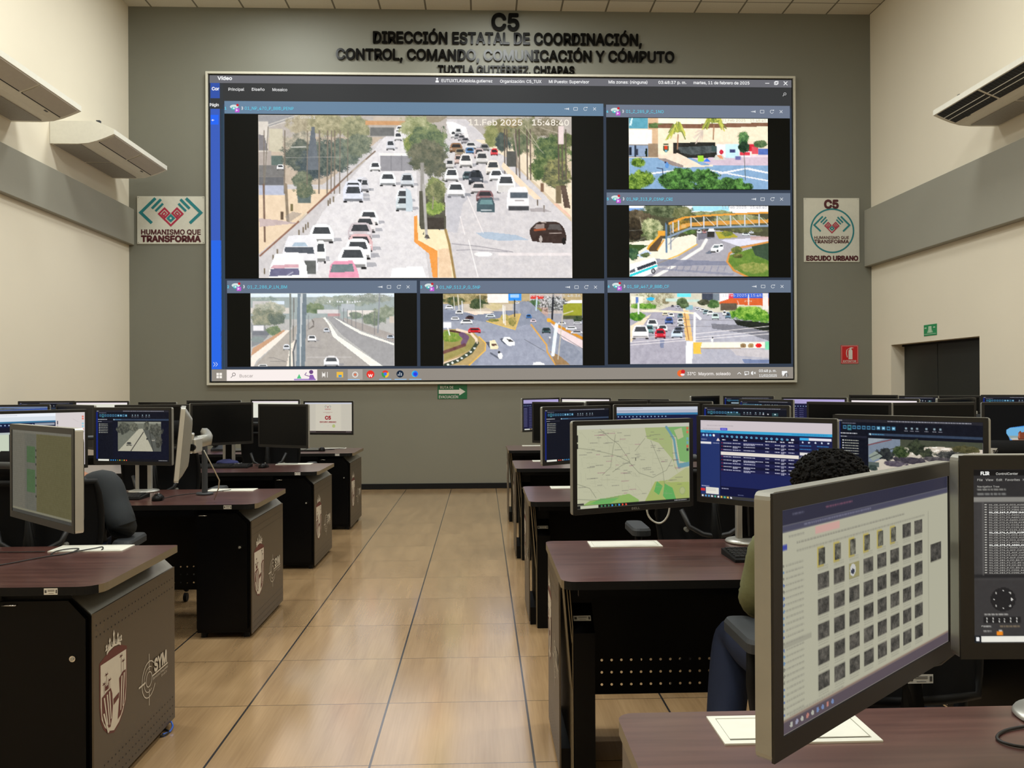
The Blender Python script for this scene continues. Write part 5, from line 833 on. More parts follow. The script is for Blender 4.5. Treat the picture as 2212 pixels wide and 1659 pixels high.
for i, yf in enumerate(RF):
    x0, x1, yn = .683, 5.80, yf-.735
    t = thing('control_desk', ((x0+x1)/2, (yf+yn)/2, 0), f'long burgundy-topped desk right of the aisle, {ORD_R[i]} of the five rows from the camera', 'desk', 'rows of control desks')
    tabletop(t, x0, x1, yn, yf, 'left')
    for k, lx in enumerate((.738, 2.36, 4.08, 5.72)):
        m = MB(); m.prism([(yf-.06, .0), (yf-.58, .0), (yf-.58, .535), (yf-.485, .618), (yf-.485, .722), (yf-.06, .722)], 'x', lx, lx+.074, M['black']); lg = m.build('leg', t)
        if k == 0: asset_tag(lg, lx+.034, yf-.538-.001, .575+.002, .062, .021, math.atan2(.095, .083))
    m = MB(); m.box((.692, yf-.51, .022), (.698, yf-.02, .718), M['brown']); dots(m, .692, -1, yf-.48, yf-.04, (.665, .625, .122, .086, .052), .0285, .0035, M['slot']); side_print(m, .692, -1, yf); m.build('side_panel', t)
    for (xa, za, xb, zb) in ((.702, .720, .731, .34), (.712, .720, .7325, .50), (.722, .720, .734, .56), (.7345, .56, .7345, .0)):
        m = MB(); m.prism([(xa-.0015, za), (xa+.0015, za), (xb+.0015, zb), (xb-.0015, zb)], 'y', yf-.575, yf-.10, M['edge']); m.build('fin', t)
    m = MB(); m.box((.699, yf-.50, .0), (.733, yf-.10, .10), M['black']); m.build('foot', t)
    m = MB(); perforated(m, .815, x1-.05, yf-.075, .135, .715, (.275, .225, .175), .0405, .0055, M['black'], sx=.907); m.build('modesty_panel', t)
    m = MB(); m.box((.74, yn+.02, .698), (x1-.05, yn+.04, .7235), M['black']); m.build('apron', t)
    port_cover(1.000, yf-.095, f'white cable port cover in the {ORD_R[i]} right desk, by its aisle end')

# ================================================================== MONITORS
def ui(kind):
    """what a desk display shows, drawn on a 560 x 340 picture"""
    c = Cv(300, 178, 0, 0, 560, 330, (18, 20, 30)); Z = Screen(0, 0, 560, 330); Z.raster(c, 1)
    def bar(n=9, col=(22, 26, 34)):
        c.rect(0, 317, 560, 330, col); c.rect(16, 318, 100, 329, (226, 226, 214))
        for k in range(n): c.ell(116+k*17, 323.5, 4, 4, random.choice([(60, 150, 220), (236, 180, 70), (230, 230, 230), (220, 80, 60), (70, 130, 90)]))
        c.dash(480, 545, 321, 3, (220, 220, 220))
    if kind == 'map':
        c.C[:] = (184, 184, 156); c.rect(0, 0, 560, 16, (190, 190, 176))
        c.poly([(330, 16), (450, 16), (470, 70), (480, 180), (500, 210), (470, 150), (400, 80), (340, 60)], (160, 172, 118)); c.poly([(430, 16), (560, 16), (560, 170), (510, 160), (490, 60)], (122, 168, 104)); c.poly([(480, 30), (520, 20), (530, 60), (500, 70)], (176, 180, 140)); c.line([(440, 16), (460, 40), (480, 70), (490, 130), (500, 170), (505, 185), (556, 178)], 11, (104, 146, 160)); c.poly([(505, 170), (560, 165), (560, 180), (505, 185)], (104, 146, 160))
        c.poly([(0, 330), (60, 300), (250, 282), (300, 310), (290, 330)], (138, 172, 96)); c.poly([(60, 312), (110, 294), (200, 296), (150, 318)], (104, 166, 92)); c.poly([(320, 330), (380, 240), (470, 235), (560, 250), (560, 330)], (158, 172, 100)); c.poly([(375, 280), (390, 238), (420, 260), (400, 296)], (96, 164, 90)); c.poly([(420, 300), (430, 250), (470, 270), (490, 320), (440, 320)], (96, 164, 90)); c.poly([(430, 245), (540, 190), (560, 190), (560, 250)], (172, 176, 128))
        g = (120, 122, 104)
        for pts in ([(0, 88), (60, 96), (130, 110), (200, 128), (250, 152), (300, 200), (370, 222)], [(110, 16), (160, 55), (200, 80), (240, 130), (255, 152)], [(185, 40), (170, 110), (160, 170), (120, 200)], [(255, 152), (215, 165), (170, 190)], [(360, 70), (420, 190), (430, 260)], [(370, 222), (440, 195), (470, 150)], [(0, 230), (60, 250), (90, 290)], [(0, 290), (100, 300), (200, 290)], [(330, 60), (300, 90), (280, 110)]): c.line(pts, 1.6, g)
        for k in range(150):
            x, y = random.uniform(5, 440), random.uniform(20, 290); a = random.choice((0, .1, 1.5, 1.6, .8)); L = random.uniform(10, 50); c.line([(x, y), (x+L*math.cos(a), y+L*math.sin(a))], 1, (160, 160, 136), .7)
        for k in range(85):
            x, y = random.uniform(5, 500), random.uniform(22, 285); c.dash(x, x+random.uniform(14, 40), y, 2.4, (104, 102, 96) if k % 4 else (150, 96, 116), .7)
        for y, q_ in ((18, (206, 110, 80)), (34, (206, 110, 80)), (62, (110, 160, 170)), (78, (110, 160, 170)), (94, (196, 100, 80)), (108, (60, 60, 60))): c.rect(545, y, 556, y+11, q_)
        c.rect(0, 38, 6, 66, (40, 40, 38)); c.rect(0, 72, 6, 92, (40, 40, 38)); c.ell(522, 284, 16, 17, (150, 162, 110)); c.ell(522, 284, 12, 13, (168, 176, 124)); c.rect(0, 308, 32, 315, (50, 50, 46)); c.line([(284, 138), (284, 148)], 3, (60, 60, 56)); bar(8, (26, 26, 26))
        c.rect(16, 318, 100, 329, (190, 192, 170))
    elif kind == 'mapwhite':
        c.C[:] = (214, 206, 206)
        for k in range(40):
            x, y = random.uniform(0, 560), random.uniform(20, 300); a = random.choice((.5, 2.1, .6, 2.0)); L = random.uniform(20, 90); c.line([(x, y), (x+L*math.cos(a), y+L*math.sin(a))], 1.3, (186, 178, 178))
        c.rect(0, 0, 400, 20, (236, 240, 248)); c.rect(0, 20, 400, 48, (214, 222, 232)); c.rect(0, 46, 400, 56, (52, 112, 150)); c.rect(0, 56, 400, 120, (16, 26, 62)); c.rect(0, 80, 400, 318, (20, 20, 40)); c.rect(290, 60, 395, 74, (150, 156, 168)); c.rect(408, 50, 413, 72, (50, 40, 60)); c.rect(408, 80, 413, 110, (50, 40, 60)); c.rect(0, 120, 160, 318, (196, 206, 186)); c.rect(0, 110, 170, 122, (180, 190, 190)); c.rect(0, 130, 60, 300, (20, 20, 44))
        for k in range(14): c.ell(20+k*20, 68, 4, 4, (150, 170, 200))
        for y, q_ in ((22, (226, 120, 100)), (36, (226, 120, 100)), (66, (140, 200, 220)), (84, (140, 200, 220)), (102, (220, 110, 90)), (118, (60, 60, 70))): c.rect(544, y, 554, y+10, q_)
        c.ell(510, 280, 12, 13, (196, 190, 190)); c.ell(510, 280, 4, 4, (120, 110, 120)); c.dash(20, 200, 8, 4, (160, 160, 170), .5)
    elif kind == 'table':
        c.C[:] = (26, 34, 84); c.rect(0, 0, 560, 42, (204, 194, 198)); c.dash(30, 150, 20, 4, (160, 150, 156), .5); c.dash(10, 90, 34, 4, (160, 150, 156), .5); c.rect(92, 31, 124, 41, (62, 58, 190)); c.dash(97, 120, 34.5, 3, (200, 200, 250)); c.dash(14, 60, 4, 3, (180, 170, 176), .5); c.rect(0, 42, 560, 54, (54, 160, 206)); c.dash(20, 60, 46, 4, (30, 100, 160), .7); c.dash(400, 540, 46, 4, (40, 110, 170), .6)
        c.rect(0, 54, 560, 86, (20, 24, 60)); c.rect(0, 54, 92, 317, (34, 50, 104)); c.rect(90, 54, 93, 330, (12, 14, 44)); c.rect(93, 280, 560, 317, (14, 18, 56)); c.rect(93, 278, 560, 281, (10, 12, 40)); c.rect(250, 282, 252, 316, (30, 36, 84)); c.rect(428, 54, 430, 280, (12, 14, 44)); c.rect(430, 54, 560, 280, (26, 30, 72))
        for k, q_ in enumerate(((150, 190, 230), (150, 190, 230), (80, 180, 236), (240, 240, 240))): c.ell(14+k*16, 64, 5, 5, q_)
        for k in range(15): c.ell(102+k*21.5, 66+k*.3, 5 if k < 14 else 6, 4.5, (104, 176, 214) if k < 14 else (236, 244, 250)); c.ell(102+k*21.5, 66+k*.3, 2, 2, (30, 60, 110))
        c.rect(0, 92, 50, 101, (230, 226, 226)); c.dash(4, 28, 80, 3.5, (180, 180, 200)); c.poly([(74, 86), (82, 74), (90, 86)], (230, 214, 210)); c.dash(58, 88, 95, 3, (200, 200, 220)); c.rect(96, 74, 428, 86, (12, 12, 42))
        for x, w_ in ((100, 16), (150, 20), (196, 14), (290, 14), (306, 30), (352, 20), (386, 22)): c.dash(x, x+w_, 79, 4, (230, 230, 240), .9)
        y = 89
        for r in range(9):
            if r == 3: c.rect(94, y, 428, y+14, (230, 222, 212)); c.dash(104, 380, y+5, 2, (180, 172, 164), .5); y += 15; continue
            c.rect(94, y, 428, y+13.5, (16, 18, 50) if r % 2 else (26, 28, 70)); c.rect(98, y+3, 101, y+7, (206, 50, 70))
            for x, w_, two in ((106, 38, 0), (148, 36, r % 2), (196, 84 if r in (0, 5) else 50, r in (0, 5, 7, 8)), (290, 16, 0), (330, 22, 0), (356, 20, 1), (386, 24, 0)):
                c.dash(x, x+w_, y+4, 3, (214, 214, 232), .95)
                if two: c.dash(x, x+w_*.6, y+8.8, 3, (214, 214, 232), .95)
            y += 14
        c.rect(432, 60, 468, 70, (60, 170, 226)); c.rect(468, 60, 556, 70, (226, 222, 230))
        for k in range(5): c.ell(444+k*25, 78, 3.5, 3.5, (200, 210, 230))
        for x in (432, 500):
            for yy in (90, 104): c.dash(x, x+46, yy, 3, (70, 150, 214), .9)
        c.rect(432, 118, 556, 130, (222, 218, 216)); c.rect(432, 138, 556, 160, (180, 180, 180)); c.dash(436, 460, 134, 3, (230, 230, 240)); c.dash(4, 40, 280, 3.5, (214, 214, 230)); c.rect(0, 292, 20, 303, (206, 50, 50)); c.rect(24, 286, 84, 314, (224, 222, 210)); c.dash(28, 70, 292, 2, (150, 150, 146), .6); c.dash(28, 70, 298, 2, (150, 150, 146), .6); c.dash(97, 128, 285, 3.5, (214, 214, 230)); c.dash(256, 284, 287, 3.5, (214, 214, 230)); c.dash(170, 196, 308, 2.5, (140, 146, 180))
        c.rect(0, 317, 560, 330, (58, 58, 58))
        for k in range(10): c.ell(9+k*14.5, 323.5, 4, 4, random.choice([(236, 236, 240), (90, 160, 220), (236, 190, 80), (220, 220, 230), (80, 180, 160)]))
    elif kind in ('video', 'videodark', 'videoright', 'menu'):
        c.C[:] = (15, 18, 30); c.rect(0, 0, 560, 12, (38, 38, 46)); c.dash(6, 22, 4, 4, (200, 200, 210), .8); c.dash(210, 520, 4, 3.5, (196, 196, 206), .8); c.rect(0, 12, 14, 318, (20, 36, 110)); c.dash(22, 80, 16, 3, (180, 180, 200), .7)
        for k in range(11):
            x = 26+k*20; c.rect(x, 27, x+15, 42, (64, 118, 150)); c.rect(x+3, 31, x+12, 38, (24, 44, 66) if k not in (7, 8, 10) else (150, 200, 224))
            if k == 1: c.rect(x-1, 25, x+16, 47, (60, 120, 132)); c.rect(x+3, 31, x+12, 38, (20, 34, 46))
        for x in (278, 300, 320, 355, 384, 406): c.rect(x, 28, x+8, 36, (130, 150, 160)); c.dash(x-3, x+11, 41, 2.5, (200, 200, 210), .8)
        c.dash(16, 86, 58, 4, (226, 226, 230), .9); c.dash(16, 44, 72, 3.5, (196, 196, 206), .8); c.rect(46, 70, 126, 78, (34, 36, 50))
        for k in range(6): c.ell(26, 90+k*11, 2.5, 2.5, (226, 226, 230)); c.dash(32, 92, 88.5+k*11, 3.2, (206, 206, 190), .9)
        c.rect(132, 56, 558, 66, (52, 66, 88)); c.ell(140, 61, 4, 3.5, (180, 206, 214)); c.dash(146, 196, 59, 3.5, (90, 160, 196), .8)
        if kind == 'video':        # open ground with trees beside a long wall
            c.rect(132, 78, 558, 316, (206, 194, 178)); c.poly([(132, 78), (260, 78), (260, 120), (132, 190)], (120, 132, 148)); c.poly([(132, 78), (200, 78), (132, 104)], (150, 160, 168)); c.line([(132, 106), (224, 80)], 4, (120, 64, 66)); c.poly([(132, 150), (250, 112), (400, 100), (558, 104), (558, 78), (260, 78), (260, 104)], (70, 74, 60)); c.poly([(132, 190), (240, 140), (270, 110), (400, 120), (558, 130), (558, 170), (132, 240)], (200, 190, 174)); c.rect(132, 176, 175, 196, (86, 96, 92))
            for k in range(26): x = random.uniform(285, 470); y = random.uniform(98, 135); c.rect(x, y, x+random.uniform(6, 24), y+random.uniform(3, 6), (244, 238, 226))
            for a in ((200, 140, 40, 26, (26, 28, 34), (60, 66, 62)), (262, 132, 34, 28, (30, 46, 26), (84, 96, 60)), (322, 110, 34, 30, (26, 32, 26), (66, 74, 54)), (360, 128, 30, 20, (34, 40, 34), (74, 80, 60)), (300, 160, 70, 14, (50, 46, 56), (84, 78, 84)), (240, 178, 46, 12, (70, 62, 76), (104, 96, 104)), (460, 130, 60, 20, (36, 38, 40), (80, 80, 76)), (500, 105, 50, 16, (60, 58, 36), (96, 92, 60)), (400, 150, 60, 10, (60, 56, 60), (104, 100, 100)), (150, 200, 20, 14, (40, 52, 50), (90, 100, 92))): c.tree(*a)
            c.poly([(132, 150), (160, 130), (190, 150), (150, 172)], (140, 150, 140)); c.line([(135, 160), (175, 140)], 3, (60, 66, 66)); c.grain(14)
        elif kind == 'videoright':
            c.rect(132, 78, 558, 316, (15, 18, 34)); c.poly([(170, 74), (500, 74), (500, 264), (170, 264)], (110, 112, 100)); c.poly([(170, 264), (330, 120), (370, 118), (440, 264)], (176, 172, 152)); c.poly([(360, 118), (440, 264), (500, 264), (500, 150)], (86, 88, 82)); c.line([(366, 140), (270, 262)], 6, (60, 58, 54)); c.line([(410, 130), (440, 262)], 5, (60, 60, 56)); c.rect(300, 74, 500, 86, (176, 176, 160), .5)
            for a in ((210, 120, 50, 40, (50, 52, 48), (100, 102, 90)), (290, 110, 40, 26, (70, 72, 64), (120, 120, 104)), (460, 130, 50, 40, (54, 56, 50), (100, 100, 90)), (480, 200, 24, 40, (50, 50, 46), (90, 90, 80)), (390, 100, 20, 30, (60, 62, 56), (110, 110, 96))): c.tree(*a)
            c.car(255, 230, 40, 26, (120, 118, 104)); c.car(395, 190, 16, 12, (60, 60, 56)); c.car(440, 200, 20, 16, (160, 156, 140)); c.grain(12)
        elif kind == 'menu':
            c.rect(14, 48, 560, 318, (14, 15, 20)); c.rect(80, 56, 420, 70, (150, 170, 182)); c.rect(160, 36, 256, 52, (40, 70, 76)); c.rect(466, 32, 506, 52, (40, 70, 76)); c.ell(486, 40, 5, 4, (200, 220, 226)); c.ell(440, 40, 5, 4, (200, 200, 206)); c.ell(410, 40, 4, 4, (200, 200, 206))
        else: c.line([(230, 220), (240, 240), (225, 250)], 3, (120, 122, 124)); c.rect(60, 92, 100, 100, (40, 44, 58), .6)
        bar(8, (20, 20, 26))
    elif kind == 'photos':
        c.C[:] = (172, 170, 150); c.rect(0, 0, 560, 24, (44, 44, 62)); c.dash(30, 60, 8, 3, (110, 110, 130), .6); c.dash(120, 200, 8, 3, (150, 90, 110), .6); c.rect(0, 24, 560, 34, (60, 60, 84), .9); c.dash(60, 260, 27, 3, (130, 130, 150), .6); c.rect(90, 36, 160, 48, (206, 150, 146), .7); c.dash(20, 60, 40, 3, (120, 118, 110), .5); c.rect(0, 52, 16, 60, (60, 70, 150)); c.dash(40, 380, 52, 3, (120, 118, 108), .6); c.dash(40, 460, 64, 3, (120, 118, 108), .5)
        for k in range(24): c.dash(12, 58, 82+k*9.5, 2.6, (124, 122, 112), .55); c.ell(7, 83+k*9.5, 2.4, 2.4, random.choice([(90, 110, 150), (120, 120, 110), (100, 130, 160)]))
        c.rect(0, 196, 78, 204, (140, 138, 124), .6)
        for r in range(6):
            for k in range(8):
                x, y = 96+k*46, 72+r*39
                if r == 0 and k < 6: c.rect(x-1, y-3, x+17, y+29, (176, 160, 84)); c.rect(x+3, y, x+21, y+26, (78, 76, 66)); c.tex(x+4, y+1, x+20, y+25, (48, 48, 44), (130, 128, 112), 4)
                else: c.rect(x, y, x+32, y+25, (70, 68, 64)); c.tex(x+2, y+1, x+30, y+24, (44, 44, 42), (104, 100, 92), 5)
                if r == 1 and k == 2: c.rect(x, y, x+32, y+25, (146, 140, 96)); c.ell(x+12, y+12, 9, 10, (190, 190, 186)); c.ell(x+12, y+14, 6, 4, (50, 54, 70))
                for q_ in range(2): c.dash(x+1, x+30, y+28+q_*4, 2, (126, 124, 114), .45)
        c.rect(474, 60, 476, 300, (146, 144, 128)); c.rect(484, 126, 530, 160, (60, 58, 54)); c.tex(486, 128, 528, 158, (42, 42, 40), (96, 92, 86), 5); c.dash(20, 170, 304, 2.5, (120, 118, 110), .5); c.rect(0, 311, 560, 330, (86, 76, 84))
        for k in range(9): c.ell(24+k*14, 320, 3.5, 4, random.choice([(150, 150, 170), (176, 120, 110), (110, 130, 170), (170, 170, 160)]))
        c.rect(0, 308, 560, 311, (120, 90, 80), .7)
    elif kind == 'sheet':
        c.C[:] = (92, 92, 84); c.rect(0, 0, 560, 10, (104, 102, 92)); c.poly([(240, 10), (560, 10), (560, 318), (240, 318)], (88, 84, 56)); c.rect(0, 10, 130, 318, (98, 96, 86)); c.rect(146, 60, 228, 124, (62, 92, 58)); c.rect(146, 150, 228, 240, (62, 92, 58)); c.rect(146, 60, 148, 318, (70, 70, 64)); c.rect(128, 10, 130, 318, (78, 78, 70))
        for k in range(38): y = 14+k*8; c.rect(0, y, 560, y+.8, (80, 78, 62), .6); c.dash(150, 224, y+3, 1.8, (70, 76, 62), .5); c.dash(250, 530, y+3, 1.8, (76, 72, 50), .5)
        for y in (70, 96, 124, 176, 206, 248): c.rect(232, y, 240, y+8, (30, 30, 30))
        c.rect(0, 310, 560, 318, (116, 114, 96)); c.rect(0, 318, 560, 330, (60, 60, 56)); c.grain(10)
    elif kind == 'c5':
        c.C[:] = (196, 190, 176); c.rect(0, 0, 560, 14, (196, 200, 214)); c.rect(130, 14, 430, 318, (202, 196, 180)); c.rect(0, 310, 560, 330, (46, 36, 36)); c.rect(0, 312, 50, 330, (226, 214, 210)); c.dash(60, 130, 317, 4, (160, 150, 150)); c.dash(490, 550, 317, 4, (160, 150, 150))
        for k in range(18):
            c.dash(10, 118, 28+k*15, 3, (170, 168, 154), .5); c.dash(440, 545, 28+k*15, 3, (170, 168, 154), .5)
        for s_ in (-1, 1): c.line([(275+s_*22, 30), (275+s_*36, 42), (275+s_*26, 54)], 4, (120, 130, 130)); c.line([(275+s_*14, 38), (275, 54)], 5, (150, 96, 96)); c.line([(275+s_*4, 44), (275, 56)], 4, (150, 96, 96))
        c.dash(240, 310, 66, 5, (176, 96, 96)); c.dash(240, 310, 74, 5, (176, 96, 96)); c.dash(220, 330, 104, 3.5, (160, 110, 104)); c.dash(254, 296, 112, 3, (160, 110, 104)); c.ell(205, 256, 14, 15, (190, 196, 180)); c.ell(205, 256, 11, 12, (202, 200, 184)); c.ell(344, 256, 17, 18, (150, 166, 90)); c.ell(344, 256, 12, 13, (196, 196, 140)); c.ell(344, 256, 7, 8, (160, 176, 100)); c.dash(265, 290, 250, 8, (190, 188, 176))
        Z.text('C5', 240, 312, 184, 36, (150, 36, 44), .05); Z.text('ESCUDO URBANO', 178, 374, 220, 15, (140, 50, 56), .04)
    elif kind == 'white': c.C[:] = (232, 222, 226); c.rect(0, 16, 560, 318, (222, 222, 206)); c.rect(20, 40, 540, 300, (226, 226, 212)); bar()
    elif kind in ('lilac', 'blue', 'bluelist'):
        c.C[:] = (26, 26, 60); c.rect(0, 0, 560, 22, (176, 164, 214) if kind != 'blue' else (196, 202, 214)); c.rect(0, 22, 560, 40, (170, 160, 206) if kind != 'blue' else (176, 180, 196)); c.dash(10, 180, 8, 4, (140, 140, 160), .5); c.dash(10, 150, 26, 4, (140, 140, 160), .5)
        if kind == 'blue': c.rect(0, 40, 560, 54, (50, 118, 162)); c.rect(440, 52, 480, 66, (60, 130, 190)); c.rect(480, 54, 560, 66, (180, 200, 220)); c.rect(100, 78, 164, 120, (196, 196, 186)); c.dash(110, 150, 90, 3, (120, 120, 120)); c.dash(10, 60, 82, 5, (200, 200, 210)); c.rect(0, 54, 560, 76, (20, 26, 62))
        for k in range(14): c.ell(12+k*25, 64, 4, 4, (150, 180, 214))
        for k in range(14): c.dash(8, 60, 92+k*15, 4, (150, 150, 196), .8); c.dash(90, 130, 84+k*18, 6, (120, 120, 160), .7); c.dash(150, 190, 84+k*18, 6, (120, 120, 160), .6)
        bar()
    elif kind == 'photo':
        c.C[:] = (120, 130, 150); c.rect(0, 0, 560, 40, (104, 120, 150)); c.poly([(0, 40), (200, 10), (560, 30), (560, 330), (0, 330)], (110, 116, 110), 1, (70, 80, 96)); c.poly([(160, 30), (560, 12), (560, 60), (200, 60)], (60, 84, 150)); c.poly([(0, 10), (120, 6), (160, 40), (0, 50)], (150, 156, 130)); bar()
    elif kind == 'cave':       # beach seen out of a dark cave mouth
        c.C[:] = (10, 11, 13); c.poly([(128, 168), (150, 152), (240, 138), (300, 110), (330, 80), (420, 60), (560, 60), (560, 330), (220, 330), (200, 300), (168, 262), (150, 240), (142, 214), (128, 190)], (70, 140, 214), 1)
        c.poly([(130, 166), (150, 154), (240, 146), (330, 130), (560, 120), (560, 190), (140, 210), (128, 188)], (110, 176, 220)); c.poly([(300, 110), (340, 78), (560, 60), (560, 100), (330, 140)], (36, 100, 196)); c.poly([(140, 206), (560, 206), (560, 222), (148, 224)], (140, 160, 160)); c.poly([(150, 222), (560, 218), (560, 232), (160, 234)], (190, 190, 180)); c.poly([(162, 234), (560, 230), (560, 330), (222, 330), (196, 292)], (186, 104, 40), 1, (156, 84, 34)); c.poly([(196, 226), (198, 186), (210, 172), (218, 184), (232, 180), (240, 196), (240, 226)], (122, 62, 40)); c.poly([(196, 214), (200, 190), (208, 190), (206, 224)], (176, 100, 70)); c.rect(198, 226, 240, 233, (80, 50, 40))
    elif kind == 'flir':
        c.C[:] = (62, 60, 60); c.rect(0, 0, 560, 34, (46, 45, 46)); c.rect(140, 0, 560, 330, (16, 16, 16)); c.rect(8, 0, 134, 330, (64, 62, 62)); c.rect(0, 0, 560, 12, (22, 21, 22)); c.rect(0, 12, 134, 52, (46, 45, 46)); c.rect(0, 53, 114, 62, (134, 132, 126)); c.rect(0, 200, 134, 207, (40, 39, 40)); c.rect(0, 211, 134, 330, (58, 56, 56)); c.ell(54, 248, 23, 23, (36, 35, 36))
        names = ['269_P_CC3_A15SP (1)', '269_F1_FIDG (606)', '269_F2_FIDG (555)', '269_P_FIDG (668)', '271_F1_A4SO_C2SI (286)', '271_F2_A4SO_C2SI (287)', '271_P_A4SO_C2SI (173)', '272_A_C12S_A15O (894)', '272_F1_C12S_A15O (17)', '272_F2_C12S_A15O (23)', '272_P_C12S_A15O (428)', '274_A_CC3_A15P (890)', '274_F1_CC3_A15P (180)', '274_F2_CC3_A15P (65)', '274_P_CC3_A15P (335)', '275_F1_A5SO_C2SI (38)', '275_F2_A5SO_C2SI (38)', '275_P_A5SO_C2SI (511)', '276_A_ACF_C6FS (888)', '276_F1_ACF_C6FS (769)', '276_F2_ACF_C6FS (770)', '276_P_ACF_C6FS (488)', '281_A_CC_BS (742)', '281_F1_CC_BS (486)', '281_F2_CC_BS (359)', '281_P_CC_BS (418)', '282_F1_C2SS_A6SO (41)', '282_F2_C2SS_A6SO (42)']
        for k, nm in enumerate(names): Z.rect(21, 66+k*4.8, 25, 68.2+k*4.8, (170, 168, 160), 2); Z.text('01_CE_'+nm, 29, 29+len(nm)*3.1+18, 69+k*4.8, 2.7, (196, 194, 186) if k not in (3, 11, 16) else (252, 252, 246), .0 if k not in (3, 11, 16) else .04)
        c.line([(18, 64), (18, 202)], 1, (130, 128, 124)); c.dash(8, 60, 37, 3, (170, 168, 160), .7); c.dash(8, 60, 45, 4, (150, 150, 146), .7); c.rect(146, 12, 560, 26, (40, 40, 40)); c.dash(160, 210, 16, 4, (180, 180, 176), .8)
        for a in (0, 90, 180, 270):
            r = math.radians(a); x, y = 54+15*math.cos(r), 248+15*math.sin(r); c.poly([(x+3*math.cos(r), y+3*math.sin(r)), (x-3*math.sin(r), y+3*math.cos(r)), (x+3*math.sin(r), y-3*math.cos(r))], (220, 218, 212))
            r += math.pi/4; c.ell(54+18*math.cos(r), 248+18*math.sin(r), 1.8, 1.8, (180, 178, 172))
        c.dash(20, 64, 275, 3, (180, 178, 172), .8); c.rect(18, 281, 86, 293, (34, 33, 34))
        for k in range(6): c.ell(24+k*11, 284.5, 1.2, 1.4, (190, 188, 182)); c.ell(24+k*11, 290, 1.2, 1.4, (190, 188, 182))
        c.dash(18, 32, 298, 2.6, (180, 178, 172), .8); c.dash(48, 84, 298, 2.6, (150, 130, 100), .8); c.rect(46, 306, 52, 310, (200, 198, 190)); c.dash(18, 32, 307, 2.6, (180, 178, 172), .8); c.rect(42, 309, 53, 316, (236, 136, 30))
        # two camera pictures at its right
        c.rect(146, 32, 560, 40, (20, 20, 20)); c.dash(150, 200, 34, 3, (210, 208, 200), .9); c.poly([(146, 42), (560, 42), (560, 190), (146, 190)], (150, 142, 130), 1, (110, 112, 112)); c.rect(146, 42, 156, 100, (150, 60, 50)); c.poly([(146, 82), (170, 80), (172, 110), (146, 118)], (70, 140, 146)); c.poly([(146, 118), (190, 96), (230, 130), (146, 140)], (120, 50, 44)); c.poly([(146, 140), (220, 128), (226, 190), (146, 190)], (40, 36, 38)); c.tree(200, 60, 36, 14, (60, 80, 44), (140, 150, 90)); c.rect(170, 42, 240, 50, (226, 224, 206)); c.tree(210, 88, 30, 16, (120, 110, 110), (230, 226, 220), 1, 2); c.rect(146, 190, 560, 200, (20, 20, 20)); c.dash(150, 210, 193, 3, (210, 208, 200), .9)
        c.rect(146, 200, 560, 316, (206, 196, 126)); c.rect(146, 200, 560, 236, (196, 194, 182)); c.rect(146, 232, 560, 262, (212, 210, 200)); c.poly([(150, 256), (166, 244), (200, 250), (210, 262)], (60, 76, 150)); c.line([(182, 244), (182, 316)], 4, (40, 38, 36)); c.rect(176, 290, 188, 312, (30, 28, 28)); c.tree(250, 260, 50, 30, (60, 90, 130), (180, 180, 176)); c.rect(0, 317, 560, 330, (24, 28, 34)); c.rect(14, 318, 126, 329, (232, 230, 220)); c.ell(150, 323.5, 4, 4, (60, 160, 190)); c.poly([(4, 319), (10, 319), (10, 327), (4, 327)], (230, 230, 230)); c.grain(6)
        Z.text('FLIR', 14, 30, 10.5, 6, (240, 240, 236), .04); Z.text('ControlCenter', 42, 82, 10.5, 4.4, (220, 218, 212), .0); Z.text('File   View   Edit   Favorites   Help', 8, 104, 22, 4.2, (190, 188, 182), 0); Z.text('Navigation Tree', 8, 48, 34.5, 3.6, (180, 178, 172), 0); Z.text('Presets', 14, 30, 300, 3, (180, 178, 172), 0)
    return Z
CS = dict(black='bezel')
MOUNTS = []
